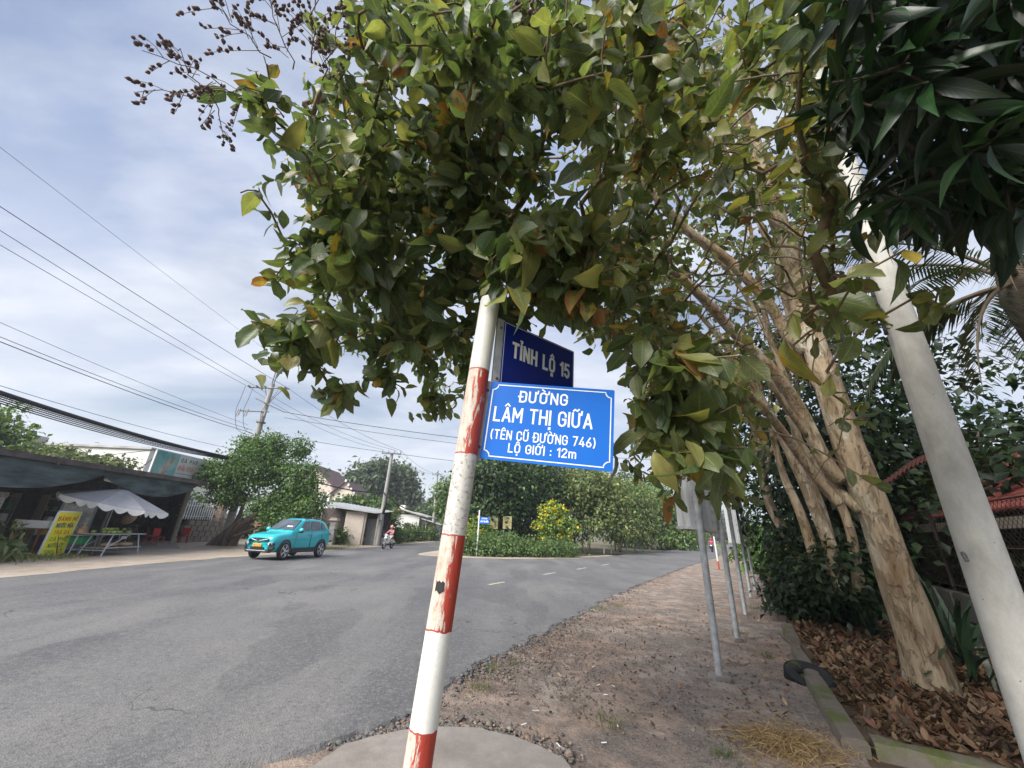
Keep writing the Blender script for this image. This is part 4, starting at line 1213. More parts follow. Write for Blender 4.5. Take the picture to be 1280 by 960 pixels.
MB().tube([sl * (H_ * i / 12 - (0.05 if i == 0 else 0)) for i in range(13)], [0.153 - 0.0058 * i for i in range(13)], 28).build('pole', M_CPOLE, cpole, smooth='auto')
MB().tube([sl * 1.55 + Vector((-.18, -.03, 0)), sl * 1.55 + Vector((-.215, -.05, .03)), sl * 1.55 + Vector((-.225, -.07, -.03))], .014, 6).build('step_bolt', M_BOLT, cpole)
M_CABLE = pm('black_cable', (0.018, 0.018, 0.02), 0.6, 0.2, 10)
cpts = [sl * z + Vector((-.2 - .03 * math.sin(z * 2), -.03, 0)) for z in (3.9, 3.6, 4.2, 4.8, 5.5, 6.3, 7.2)]
MB().tube(bez(cpts, 5), .016, 6).build('cable', M_CABLE, cpole, smooth=True)

# ================================================================== DARK LANCE-LEAVED TREE, TOP RIGHT
lt_base = Vector((7.2, 2.6, 0))
lt = thing('tree', 'dark glossy lance-leaved tree reaching in above the concrete pole', 'tree', lt_base)
tr_pts = [lt_base, lt_base + Vector((-.1, 0, 1.5)), lt_base + Vector((-.5, .1, 3.0)), lt_base + Vector((-1.2, .1, 4.2))]
sk2 = []
M_DBARK = pm('dark_bark', (0.10, 0.075, 0.055), 0.9, 0.35, 12, bump=.5)
for i, (pts, r0, r1) in enumerate([(tr_pts, .15, .09), ([tr_pts[-1], at(1330, 120, 4.4), at(1260, 80, 3.6), at(1180, 110, 3.1), at(1100, 140, 2.9)], .07, .015), ([tr_pts[2], at(1400, 300, 4.6), at(1300, 240, 3.8), at(1210, 210, 3.3), at(1130, 230, 3.1)], .06, .012), ([tr_pts[-1], at(1330, 0, 4.0), at(1240, -30, 3.2), at(1120, 30, 2.9), at(1040, 60, 2.8)], .06, .012)]):
    mb, Cc, _ = limb_mesh(pts, r0, r1, 10, 6, .06, 40 + i)
    mb.build('trunk' if i == 0 else 'limb', M_DBARK, lt, off=lt_base, smooth=True)
    if i: sk2 += [np.array(c) for c in Cc]
REG = [(1015, -80), (1340, -80), (1360, 300), (1290, 285), (1215, 262), (1185, 300), (1120, 262), (1085, 295), (1052, 262), (1062, 205), (1018, 165), (1040, 90)]
t2 = px_targets([(REG, (2.2, 3.6), 130, .9), (REG, (3.4, 5.2), 170, 1)], 0, .12)
d2 = grow_tree(lt, sk2, t2, lt_base, M_DBARK, .004)
P, D, N, L = twig_leaves(t2, d2, (9, 15), (.16, .29), 1.0, .35, .018, .7)
pr = proj(P + D * L[:, None] * .7); ok = (pr[:, 0] > 990) & (pr[:, 1] < 345) & (np.linalg.norm(P - CAM_P, axis=1) > 1.6) & ~((pr[:, 0] < 1045) & (pr[:, 1] > 200)) & ~((np.abs(pr[:, 0] - (995 + .33 * pr[:, 1])) < 15) & (pr[:, 1] < 330) & (rng.uniform(size=len(P)) < .62))
P, D, N, L = P[ok], D[ok], N[ok], L[ok]
C = leaf_cols(len(P), [(.010, .030, .011), (.013, .040, .014), (.022, .062, .02), (.008, .021, .010)], [30, 30, 12, 28], .2, 0.0, .12)
M_LL_A = leaf_mat('lance_leaf_mass', 'attr', .15, .36, veins=.3); M_LL_O = leaf_mat('lance_leaf', 'obj', .15, .36, veins=.3)
tl = [leaf_tpl(6, 2, w_lance(.105), dr, .18, .008, ph) for dr, ph in ((.15, 0), (.35, 1), (.5, 2))]
split_leaves('leaf', lt, lt_base, tl, [tpl_mesh('leaf', t, M_LL_O) for t in tl], P, D, N, L, C, rng.uniform(.9, 1.2, len(P)), M_LL_A, 300, 'foliage')

# ================================================================== PALM BEHIND THE POLE
pc = ath(1275, 352, 7.6)
pb_ = Vector((pc.x + .15, pc.y, 0))
palm = thing('palm_tree', 'palm with arching feathered fronds behind the concrete pole', 'palm', pb_)
M_PTR = pm('palm_trunk', (.05, .036, .026), .95, .35, 8, bump=.8, bscale=20)
MB().tube([Vector((0, 0, -.1)), Vector((.02, 0, 1.5)), Vector((-.05, 0, 3)), pc - pb_ + Vector((0, 0, -.2)), pc - pb_ + Vector((0, 0, .25))], [.26, .2, .19, .24, .16], 14, wob=lambda p, q_, an, i: 1 + .1 * mnoise.noise(p * 4 + q_)).build('trunk', M_PTR, palm, smooth=True)
M_FROND = leaf_mat('palm_leaflet', 'attr', .3, .45, veins=False)
M_RACH = pm('frond_stem', (.075, .055, .03), .7, .25, 6)
tlf = leaf_tpl(3, 1, w_lance(.035, .3), .25, .0)
for k in range(17):
    a = 2.4 * k; el = R(rng.uniform(-25, 70)); l = rng.uniform(1.7, 2.6)
    h0 = Vector((math.cos(a), math.sin(a), 0)); p = pc.copy(); d = (h0 * math.cos(el) + Vector((0, 0, math.sin(el)))).normalized()
    pts = [p.copy()]; dd_ = []
    for i in range(14):
        d = (d + Vector((0, 0, -.085 - .02 * i * .3))).normalized(); p = p + d * (l / 14); pts.append(p.copy()); dd_.append(d.copy())
    fr = MB().tube(pts, [.032 - .0021 * i for i in range(15)], 6, caps=False).build('frond', M_RACH, palm, off=pb_, smooth=True)
    Pq, Dq, Nq, Lq = [], [], [], []
    for i in range(3, 14):
        for j in range(4):
            q_ = pts[i].lerp(pts[min(i + 1, 14)], j / 4); d = dd_[min(i, 13)]
            sv = d.cross(Vector((0, 0, 1))).normalized()
            for sg in (-1, 1):
                v = sv * sg + d * .55 + Vector((0, 0, -.35 + rng.uniform(-.15, .15)))
                Pq.append(q_); Dq.append(v); Nq.append(Vector((0, 0, 1)) + sv * sg * .3 + Vector(rng.normal(size=3)) * .1); Lq.append(.5 * math.sin(math.pi * min(1, (i + 1) / 15)) ** .6 * rng.uniform(.8, 1.1))
    Pq, Dq, Nq, Lq = map(np.array, (Pq, Dq, Nq, Lq))
    scatter('leaflets', [(tlf, frames(Pq, Dq, Nq, Lq), leaf_cols(len(Pq), [(.018, .034, .014), (.03, .05, .017)], [1, 1], .2, 0.02, .2))], M_FROND, fr, pb_)['kind'] = 'stuff'

# ================================================================== generic bush / background tree
TPLS = {}
def bg_plant(name, label, cat, base, blobs, nl, Lr, pal, w, trunk=None, trunk_m=None, group=None, mat=None, clump=9, crad=.35, flat=.7, old=0.0, age0=.15, tpl='oval', flowers=None, kind=None, zmin=0.03):
    """blobs: (centre offset, radii) ellipsoids; foliage sits in clumps spread mostly over their shells"""
    base = Vector(base)
    o = thing(name, label, cat, base, group=group)
    B = np.array([b[0] for b in blobs], float); S = np.array([b[1] for b in blobs], float)
    vol = S.prod(1) ** .66
    nl = int(nl * 1.5); Lr = (Lr[0] * 1.3, Lr[1] * 1.3)
    ncl = max(1, nl // clump)
    k = rng.choice(len(blobs), ncl, p=vol / vol.sum())
    u_ = unit(ncl); rr = rng.uniform(.25, 1, (ncl, 1)) ** .45
    cc_ = B[k] + u_ * rr * S[k] * (1 + .16 * rng.normal(size=(ncl, 1)))
    cs = rng.uniform(.7, 1.3, ncl)
    P = np.repeat(cc_, clump, 0) + rng.normal(size=(ncl * clump, 3)) * crad * np.repeat(cs, clump)[:, None] * np.array([1, 1, .7])
    outw = P - B[np.repeat(k, clump)]; outw /= np.linalg.norm(outw, axis=1, keepdims=True) + 1e-9
    keep = P[:, 2] > zmin
    P, outw = P[keep], outw[keep]; n = len(P)
    D = outw * .7 + rng.normal(size=(n, 3)) * .6 + np.array([0, 0, -.25])
    N = outw * .8 + np.array([0, 0, flat]) + rng.normal(size=(n, 3)) * .4
    L = rng.uniform(*Lr, n)
    tint = np.repeat(rng.uniform(.72, 1.32, (ncl, 1)), clump, 0)[keep]
    C = leaf_cols(n, pal, w, .18, old, age0); C[:, :3] *= tint
    if tpl not in TPLS: TPLS[tpl] = {'oval': leaf_tpl(2, 2, w_oval(.3), .3, .15), 'lance': leaf_tpl(3, 1, w_lance(.13), .35, 0), 'strap': leaf_tpl(5, 1, w_lance(.06, .3), .5, 0), 'tiny': leaf_tpl(2, 1, w_oval(.32), .3, 0)}[tpl]
    tp = TPLS[tpl]
    f = scatter('foliage', [(tp, frames(P, D, N, L), C)], mat or M_LEAF_BG, o)
    f['kind'] = 'stuff'
    if trunk:
        for i, (pts, r0, r1) in enumerate(trunk):
            mb, _, _ = limb_mesh(pts, r0, r1, 9, 5, .08, i * 1.7 + base.x)
            mb.build('trunk' if i == 0 else 'limb', trunk_m or M_DBARK, o, smooth=True)
    if flowers:
        nf, fc, fl = flowers
        q_ = rng.choice(n, nf); Pf = P[q_] + outw[q_] * .15
        nb = Pf[rng.integers(0, max(1, nf // 6), nf)] + rng.normal(size=(nf, 3)) * .1
        Cf = np.concatenate([np.array(fc)[None] * rng.uniform(.75, 1.1, (nf, 1)), np.zeros((nf, 1))], 1)
        scatter('blossom', [(TPLS[tpl], frames(nb, unit(nf), unit(nf), np.full(nf, fl)), Cf)], M_FLOWER, o)['kind'] = 'stuff'
    return o
M_LEAF_BG = leaf_mat('background_leaf', 'attr', .28, .5, veins=False, spec=.35)
M_FLOWER = leaf_mat('blossom', 'attr', .2, .6, veins=False)
GREEN = [(.066, .12, .032), (.09, .15, .04), (.12, .185, .05), (.048, .09, .03)]
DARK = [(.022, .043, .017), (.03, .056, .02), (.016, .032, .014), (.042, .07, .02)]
OLIVE = [(.105, .14, .045), (.14, .165, .055), (.08, .11, .04), (.175, .19, .07)]
def PXo(base, x, y, d):                # offset from base of a point seen at x, y and horizontal distance d
    return tuple(ath(x, y, d) - Vector(base))

# dark shrubs under the trees at the edge of the bed
bb = gnd(1030, 782)
bush = bg_plant('shrub', 'dark broad-leaved shrub between the kerb and the leaning trunks', 'shrub', bb,
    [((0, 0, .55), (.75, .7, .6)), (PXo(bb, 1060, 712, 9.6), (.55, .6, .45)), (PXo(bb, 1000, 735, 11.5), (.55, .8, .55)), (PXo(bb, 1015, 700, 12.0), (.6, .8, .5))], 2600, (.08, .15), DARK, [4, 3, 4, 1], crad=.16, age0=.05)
b2_ = gnd(994, 722)
bg_plant('shrub', 'low green shrub at the far foot of the last roadside sign', 'shrub', b2_, [((.6, .5, .5), (.8, 1.2, .6)), ((1.2, 2.5, .7), (.9, 1.4, .8))], 1800, (.09, .16), DARK + GREEN[:1], [3, 3, 2, 2, 2], crad=.2)
for (x, y, nl_, lb) in ((1180, 775, 46, 'strap-leaved plant in front of the low grey wall, behind the thick trunk'), (1092, 800, 26, 'small strap-leaved plant low in the leaf litter left of the thick trunk')):
    b = gnd(x, y); d_ = math.hypot(b.x, b.y); k_ = 1.0 if nl_ > 30 else .5
    if nl_ > 30: b = ath(1185, 775, 7.6); b.z = 0.03; 
    o = thing('strap_plant', lb, 'plant', b)
    for i in range(nl_):
        a = rng.uniform(0, 2 * math.pi); el = R(rng.uniform(25, 85)); l = rng.uniform(.5, .9) * k_; d = Vector((math.cos(a) * math.cos(el), math.sin(a) * math.cos(el), math.sin(el)))
        p0 = Vector((rng.uniform(-.15, .15), rng.uniform(-.2, .2), rng.uniform(0.0, .55))) * k_
        vs, fs = [], []; p = p0.copy(); sv = d.cross(Vector((0, 0, 1))).normalized()
        for j in range(7):
            w_ = .028 * k_ ** .5 * (math.sin(math.pi * min(.98, (j + .6) / 7)) ** .7)
            vs += [p - sv * w_, p + sv * w_]; d = (d + Vector((0, 0, -.11 - .05 * j * .5))).normalized(); p = p + d * (l / 6)
        fs = [(2 * j, 2 * j + 1, 2 * j + 3, 2 * j + 2) for j in range(6)]
        if i == 0: M_STRAP = pm('strap_leaf', (.016, .042, .018), .45, .4, 3, col2=(.032, .07, .028))
        MB().add(vs, fs).build('leaf', M_STRAP, o, smooth=True)

# low grey wall, tile coping and chain-link fence at the back of the bed
M_WALL = mat_concrete('grey_garden_wall', (0.15, 0.145, 0.135), (0.05, 0.05, 0.045), moss=.3, scale=1.4)
wall = thing('garden_wall', 'low stained grey wall of cast blocks behind the thick trunk', 'wall', SN(4.6, 3.35))
w0 = SN(4.6, 3.35)
for r_ in range(2):
    for i in range(13):
        s_ = 4.6 + i * .95 + (r_ * .45); c = SN(s_ + .46, 3.35, .23 + r_ * .45) - w0
        MB().bbox(c + Vector((0, 0, rng.uniform(-.006, .006))), (.93, .18 + rng.uniform(0, .02), .435), .02, Rz(math.atan2(DV.y, DV.x))).build('block', M_WALL, wall, smooth='auto')
M_FENCE = pm('rusty_wire', (.05, .034, .028), .8, .3, 12)
fence = thing('chain_link_fence', 'rusty dark chain-link fence standing on the low garden wall', 'fence', SN(4.8, 3.35))
f0 = SN(4.8, 3.35)
for i in range(7):
    MB().tube([SN(4.8 + i * 2, 3.35, .85) - f0, SN(4.8 + i * 2, 3.35, 2.35) - f0], .03, 8).build('fence_post', M_FENCE, fence)
for z in (1.0, 1.65, 2.3): MB().tube([SN(4.8, 3.35, z) - f0, SN(16.8, 3.35, z) - f0], .014, 6).build('rail', M_FENCE, fence)
wm = MB(); st = .11
for k in range(-13, 110):
    for sg in (1, -1):
        a0, z0, a1, z1 = k * st, 1.0, k * st + 1.3, 2.3
        if sg < 0: z0, z1 = z1, z0
        lo_, hi_ = max(0, a0), min(12, a1)
        if hi_ - lo_ < .05: continue
        za = z0 + (z1 - z0) * (lo_ - a0) / 1.3; zb = z0 + (z1 - z0) * (hi_ - a0) / 1.3
        wm.tube([SN(4.8 + lo_, 3.35 + sg * .004, za) - f0, SN(4.8 + hi_, 3.35 + sg * .004, zb) - f0], .0035, 3, caps=False)
wm.build('wire_mesh', M_FENCE, fence)['kind'] = 'stuff'
# terracotta-tiled house behind the fence
M_TILE = pm('terracotta', (.34, .075, .06), .8, .35, 3, bump=.2, col2=(.46, .13, .10)); M_CREAM = mat_concrete('cream_render', (.42, .37, .30), (.2, .17, .13))
hb = ath(1232, 690, 11.6); hb.z = 0
red = thing('house', 'low house with a dark red tiled roof behind the chain-link fence', 'house', hb, math.atan2(DV.y, DV.x))
MB().box((0, -2.6, 1.15), (10, 4.6, 2.3)).build('wall', M_CREAM, red)
roof = MB(); 
for sgn in (1, -1):
    P0_ = [(-5.5, -2.6 + sgn * 2.9, 2.2), (5.5, -2.6 + sgn * 2.9, 2.2), (5.5, -2.6, 4.0), (-5.5, -2.6, 4.0)]
    roof.add(P0_ if sgn < 0 else P0_[::-1], [(0, 1, 2, 3)])
rf = roof.build('roof', M_TILE, red)
tl_ = MB()
for i in range(14):
    for j in range(50):
        t = (i + .5) / 14; y_ = -2.6 + 2.9 * (1 - t); z_ = 2.2 + 1.8 * t; x_ = -5.5 + 11 * (j + (.5 if i % 2 else .1)) / 50
        tl_.bbox((x_, y_, z_ + .03), (.215, .30, .03), .012, Rx(R(-31.8) + .07)) if False else tl_.slab([(-.105, .13), (-.105, -.05), (-.06, -.12), (0, -.15), (.06, -.12), (.105, -.05), (.105, .13)], .03, Matrix.Translation((x_, y_, z_ + .012)) @ Matrix.Rotation(math.pi, 4, 'Z') @ Matrix.Rotation(R(31.8) - .06, 4, 'X'))
tl_.build('tile', M_TILE, rf)['kind'] = 'stuff'
MB().box((0, .31, 2.02), (11, .08, .16)).build('fascia', M_CREAM, red)
# curved tile coping
cop = thing('tiled_coping', 'rising row of small red-brown coping tiles left of the concrete pole', 'coping', ath(1100, 606, 9.0))
c0_ = ath(1100, 606, 9.0)
cl = bez([ath(1085, 612, 9.0) - c0_, ath(1105, 604, 9.0) - c0_, ath(1140, 580, 9.1) - c0_, ath(1175, 566, 9.3) - c0_], 14)
tm = MB().box((0, 0, 0), (.028, .12, .13), Ry(.5)).mesh('tile', pm('old_red_tile', (.085, .032, .026), .9, .35, 6))
for i in range(0, len(cl) - 1, 2):
    o = link('tile', tm, cop); o.location = cl[i]; o.rotation_euler = (0, 0, math.atan2((cl[i + 1] - cl[i]).y, (cl[i + 1] - cl[i]).x))
bk = MB()
bk.add([p + Vector((0, .02, z)) for p in cl for z in (-.03, -.075)], [(2 * i, 2 * i + 2, 2 * i + 3, 2 * i + 1) for i in range(len(cl) - 1)])
bk.add([p + Vector((0, .06, z)) for p in cl for z in (-.03, -.075)], [(2 * i, 2 * i + 1, 2 * i + 3, 2 * i + 2) for i in range(len(cl) - 1)])
bk.build('beam', M_RUST, cop)
for t in (8,):
    p = cl[t]; MB().tube([p + Vector((0, .07, -.06)), Vector((p.x, p.y + .07, -c0_.z))], .05, 8).build('support', M_RUST, cop)

# dark trees filling the back of the garden
for i, (x, d, h, rx, lb) in enumerate(((1085, 13, 8.6, 2.0, 'dark evergreen tree behind the fence, directly behind the thick trunk'), (1215, 21, 3.6, 1.8, 'low dark garden tree behind the palm'), (1040, 16, 9.5, 2.6, 'tall dark tree behind the multi-stemmed trunks'), (1000, 22, 6.5, 2.6, 'broad dark tree beyond the end of the planting bed'), (1235, 15, 7.6, 2.3, 'dark leafy tree rising behind the palm crown'), (1160, 19, 9.5, 2.6, 'tall dark tree between the concrete pole and the thick trunk, farther back'), (1430, 12, 4.2, 2.0, 'dark garden tree at the far right behind the pole'))):
    b = ath(x, 680, d); b.z = 0
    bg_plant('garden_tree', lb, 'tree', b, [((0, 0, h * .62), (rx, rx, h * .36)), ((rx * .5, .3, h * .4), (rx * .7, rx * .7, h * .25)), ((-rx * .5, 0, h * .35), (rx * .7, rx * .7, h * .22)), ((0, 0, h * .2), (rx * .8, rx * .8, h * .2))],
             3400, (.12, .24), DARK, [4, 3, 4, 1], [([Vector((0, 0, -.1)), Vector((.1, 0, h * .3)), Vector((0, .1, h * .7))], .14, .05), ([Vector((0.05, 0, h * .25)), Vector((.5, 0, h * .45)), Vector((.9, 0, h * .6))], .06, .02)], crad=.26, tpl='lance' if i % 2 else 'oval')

# ================================================================== GROUND CLUTTER
M_STONE = leaf_mat('stones', 'attr', 0.0, .9, veins=False, spec=.2)
_ico = bmesh.new(); bmesh.ops.create_icosphere(_ico, subdivisions=1, radius=1.0)
_ico.verts.ensure_lookup_table()
def stone_tpl(seed):
    r_ = np.random.default_rng(seed)
    v = np.array([tuple(q_.co) for q_ in _ico.verts]) * r_.uniform(.7, 1.25, (12 if len(_ico.verts) == 12 else len(_ico.verts), 1)) * np.array([1, r_.uniform(.6, .95), r_.uniform(.25, .5)])
    f = np.array([[q_.index for q_ in p.verts] for p in _ico.faces])
    return v, f, np.zeros((len(v), 2)) + .3
STP = [stone_tpl(i) for i in range(5)]
_ico.free()
def stones(name, P, S, pal, w, flat=False):
    n = len(P); D = unit(n); D[:, 2] *= .15; N = np.array([[0, 0, 1.0]]) + rng.normal(size=(n, 3)) * .25
    M = frames(P, D, N, S); C = leaf_cols(n, pal, w, .25, 0, 0.0); v = rng.integers(0, 5, n)
    o = scatter(name, [(STP[k], M[v == k], C[v == k]) for k in range(5)], M_STONE, smooth=False)
    o['kind'] = 'stuff'
edge = [p for p in e_right if p[1] < 24]
E_ = np.array(edge)
def edge_pts(n, d0, d1, ymax=24):
    w = 1 / (np.hypot(E_[:, 0], E_[:, 1]) + .5); i = rng.choice(len(E_), n, p=w / w.sum())
    off_ = rng.uniform(d0, d1, n) * rng.uniform(.15, 1, n)
    a = rng.normal(size=(n, 2)) * .05
    return np.stack([E_[i, 0] + off_ * .85 + a[:, 0], E_[i, 1] - off_ * .5 + a[:, 1], np.full(n, .006)], 1)
GP = [(.15, .135, .125), (.105, .097, .092), (.21, .18, .155), (.19, .13, .10)]
P = edge_pts(4200, -.03, .75); stones('edge_gravel', P, rng.gamma(1.5, .0040, len(P)) + .0028, GP, [3, 2, 4, 2])
pb_pts = [gnd(x, y) for x, y in ((430, 937), (470, 927), (500, 920), (530, 916), (565, 915), (600, 918), (640, 928), (675, 942), (705, 958))]
q_ = rng.integers(0, 8, 1300); t_ = rng.uniform(size=(1300, 1)); A_ = np.array(pb_pts)
P = A_[q_] * (1 - t_) + A_[q_ + 1] * t_ + np.abs(rng.normal(size=(1300, 1))) * np.array([[.05, .10, 0]]) + rng.normal(size=(1300, 3)) * np.array([[.05, .03, 0]]); P[:, 2] = .012
stones('pad_rubble', P, rng.gamma(1.5, .007, len(P)) + .004, GP, [3, 2, 4, 2])
P = edge_pts(420, -.04, .22); P[:, 2] = .012; stones('asphalt_rubble', P, rng.uniform(.015, .042, len(P)), [(.115, .115, .118), (.15, .148, .145), (.09, .09, .092)], [1, 1, 1])
n = 13000
s_ = 4.0 + rng.gamma(1.5, 2.2, n); nn_ = np.where(rng.uniform(size=n) < .55, -3.15 + rng.gamma(1.3, .55, n), rng.uniform(-3.1, .5, n)); k_ = nn_ < .5; s_, nn_ = s_[k_], nn_[k_]; n = len(s_)
P = np.stack([s_ * .5 + nn_ * .866, s_ * .866 - nn_ * .5, np.full(n, .005)], 1)
stones('gravel', P, rng.gamma(1.3, .0036, n) + .0025, [(.12, .105, .095), (.085, .078, .075), (.20, .165, .14), (.17, .115, .085), (.27, .21, .165)], [4, 3, 3, 3, 2])
# leaf litter: dry leaves curled on the bed, a few blown over the shoulder
LT = [leaf_tpl(4, 2, w_oval(.3), dr, fo, .03, i) for i, (dr, fo) in enumerate(((-.5, .35), (.5, .3), (-.9, .2), (.2, -.4)))]
M_DRY = leaf_mat('dry_leaf', 'attr', .12, .7, spec=.25)
def litter(name, P, Lr, pal, w):
    n = len(P); D = unit(n); D[:, 2] *= .18; N = np.array([[0, 0, 1.0]]) + rng.normal(size=(n, 3)) * .3
    L = rng.uniform(*Lr, n); C = leaf_cols(n, pal, w, .28, 0, .1); v = rng.integers(0, 4, n); M = frames(P, D, N, L)
    scatter(name, [(LT[k], M[v == k], C[v == k]) for k in range(4)], M_DRY)['kind'] = 'stuff'
BR = [(.135, .07, .042), (.095, .05, .034), (.19, .11, .068), (.065, .04, .03), (.23, .155, .10), (.145, .058, .042)]
n = 15000
s_ = 5.2 + rng.gamma(1.5, 2.6, n); nn_ = .74 + rng.gamma(1.6, .75, n)
P = np.array([[*SN(a, b, z_bed(a, b) + rng.uniform(.012, .05))] for a, b in zip(s_, nn_)])
k_ = np.arange(len(P)) % 3 == 0
litter('leaf_litter', P[~k_], (.03, .07), BR, [4, 3, 3, 3, 2, 1]); litter('leaf_litter', P[k_][:3600], (.075, .135), BR, [3, 3, 4, 3, 3, 2])
n = 230
s_ = 4.2 + rng.gamma(1.6, 2.6, n); nn_ = .5 - rng.gamma(1.3, .9, n); k_ = nn_ > -3.0; s_, nn_ = s_[k_], nn_[k_]
P = np.array([[*SN(a, b, .022)] for a, b in zip(s_, nn_)])
litter('blown_leaves', P, (.03, .075), BR + [(.4, .3, .2)], [3, 2, 3, 2, 3, 1, 2])
# tiny pale scraps and straws on the shoulder
sc_ = MB()
for x, y in ((742, 833), (748, 856), (766, 857), (757, 868), (772, 907), (755, 928), (698, 931), (670, 888), (885, 832), (655, 905), (620, 925), (990, 800), (880, 740), (600, 923)):
    p = gnd(x, y, .02); a = rng.uniform(0, 3.1); l = rng.uniform(.03, .07)
    sc_.box(p, (l, .008, .004), Rz(a) @ Ry(rng.uniform(-.2, .2)))
sc_.build('paper_scraps', M_SWHITE)['kind'] = 'stuff'
# straw heap
TPLS['blade'] = leaf_tpl(2, 1, lambda v: .018, .3, 0)
sp = gnd(988, 934); n = 2600
P = np.stack([sp.x + rng.normal(size=n) * .22, sp.y + rng.normal(size=n) * .19, np.abs(rng.normal(size=n)) * .03 + .01], 1)
D = unit(n); D[:, 2] *= .25
scatter('dry_straw', [(TPLS['blade'], frames(P, D, np.array([[0, 0, 1.0]]) + rng.normal(size=(n, 3)) * .4, rng.uniform(.05, .15, n)), leaf_cols(n, [(.33, .215, .10), (.25, .155, .07), (.40, .29, .15)], [2, 2, 1], .2, 0, .0))], M_DRY)['kind'] = 'stuff'
# grass tufts
TPLS['grass'] = leaf_tpl(3, 1, lambda v: .03 * (1.02 - v), .45, 0)
M_GRASS = leaf_mat('grass_blade', 'attr', .3, .6, veins=False)
def grass(name, spots, pal, w, Lr, wk=1.0):
    PP, LL = [], []
    for p, r_, k in spots:
        a = rng.normal(size=(k, 2)) * r_
        PP.append(np.stack([p[0] + a[:, 0], p[1] + a[:, 1], np.full(k, p[2])], 1)); LL.append(rng.uniform(*Lr, k))
    P = np.concatenate(PP); L = np.concatenate(LL); n = len(P)
    D = rng.normal(size=(n, 3)) * .45 + np.array([0, 0, 1.0]); N = rng.normal(size=(n, 3)); N[:, 2] *= .2
    scatter(name, [(TPLS['grass'], frames(P, D, N, L, L * wk), leaf_cols(n, pal, w, .2, 0, .2))], M_GRASS)['kind'] = 'stuff'
GR = [(.08, .13, .03), (.12, .16, .045), (.17, .17, .06)]
grass('grass_tufts', [(gnd(x, y), r_, k) for x, y, r_, k in ((760, 905, .07, 60), (600, 862, .07, 70), (615, 838, .06, 50), (750, 762, .12, 80), (775, 758, .14, 80), (905, 945, .05, 50), (960, 822, .07, 70), (1000, 790, .1, 140), (925, 793, .08, 60), (640, 830, .05, 40), (985, 765, .2, 160), (1000, 750, .25, 160), (1160, 905, .07, 60), (1145, 890, .05, 40), (940, 760, .2, 120))], GR, [2, 2, 1], (.05, .13))
# old tyre leaning on the end of the kerb
ty0 = gnd(1004, 856)
tyre = thing('tyre', 'old mossy black tyre half buried at the broken end of the kerb', 'tyre', ty0)
prof = []
for i in range(14):
    a = math.pi * 2 * i / 14; rr = .085
    prof.append((.185 + rr * .85 * math.cos(a), .09 * math.sin(a) * (1 if abs(math.sin(a)) < .8 else .92)))
vs, fs = [], []; SG = 36
for k in range(SG):
    a = 2 * math.pi * k / SG
    for r_, z in prof: vs.append((r_ * math.cos(a), r_ * math.sin(a), z))
fs = [(k * 14 + j, ((k + 1) % SG) * 14 + j, ((k + 1) % SG) * 14 + (j + 1) % 14, k * 14 + (j + 1) % 14) for k in range(SG) for j in range(14)]
rotT = Rz(R(20)) @ Rx(R(16)) @ Ry(R(-10))
M_RUB = mat_concrete('old_rubber', (.020, .021, .023), (.04, .038, .034), moss=.08, scale=3)
tb = MB().add([rotT @ Vector(v) + Vector((.16, .10, .035)) for v in vs], fs)
tb.build('carcass', M_RUB, tyre, smooth=True)
MB().lathe([(.15, -.05), (.12, -.02), (.06, .015), (0, .02)], 20, Vector((.16, .10, .035)), rotT).build('moss', pm('tyre_moss', (.05, .065, .018), .95, .4, 14, bump=.8, col2=(.13, .14, .05)), tyre, smooth=True)
tr_ = MB()
for k in range(48):
    a = 2 * math.pi * k / 48
    for zz in (-.032, .032): tr_.box(rotT @ Vector((.256 * math.cos(a), .256 * math.sin(a), zz)) + Vector((.16, .10, .035)), (.012, .022, .05), rotT @ Rz(a))
tr_.build('tread', M_RUB, tyre)['kind'] = 'stuff'
a_, b_s = gnd(975, 792, .03), gnd(1002, 822, .05)
tag(MB().tube(bez([a_, (a_ + b_s) / 2 + Vector((.02, 0, .02)), b_s], 4), [.016] * 4 + [.012] * 5, 6).build('stick', M_TWIG, smooth=True), 'short dead stick lying on the dirt beside the old tyre', 'stick')
# ================================================================== UTILITY POLES AND WIRES ON THE LEFT
M_PPOLE = mat_concrete('grey_pole', (.36, .35, .33))
M_STEEL = pm('dull_steel', (.16, .165, .175), .6, .25, 10, metal=.3)
M_PORC = pm('porcelain', (.30, .27, .27), .35, .2, 10)
UP = Vector((-17.75, 26.0, 0))
up = thing('utility_pole', 'nearest concrete power pole with crossarms and fuse cutouts above the ficus', 'utility pole', UP)
ztop = ply(338, 480, 26).z
ax_ = Vector((0.02, 0, 1))
MB().tube([ax_ * (ztop * i / 6) for i in range(7)], [.25 - .016 * i for i in range(7)], 12).build('pole', M_PPOLE, up, smooth='auto')
ext = MB()
for dx_ in (-.07, .07): ext.tube([ax_ * (ztop - .5) + Vector((dx_, 0, 0)), ax_ * (ztop + 1.95) + Vector((dx_, 0, 0))], .035, 6)
ext.build('extension', M_STEEL, up)
def lp(x, y, Y=26.0): return ply(x, y, Y) - UP
def arm(a, b, w=.05): 
    return MB().tube([a, b], w, 6).build('crossarm', M_STEEL, up)
A1, A2 = lp(313, 485), lp(363, 487); A1.y = A2.y = -.15; z_ = (A1.z + A2.z) / 2; A1.z = A2.z = z_
arm(A1, A2)
B1, B2 = lp(322, 499), lp(357, 516); B1.y = B2.y = -.2; arm(B1, B2, .045)
C1, C2 = lp(300, 514), lp(338, 516); C1.y = C2.y = -.2; C1.z = C2.z = (C1.z + C2.z) / 2; arm(C1, C2, .045)
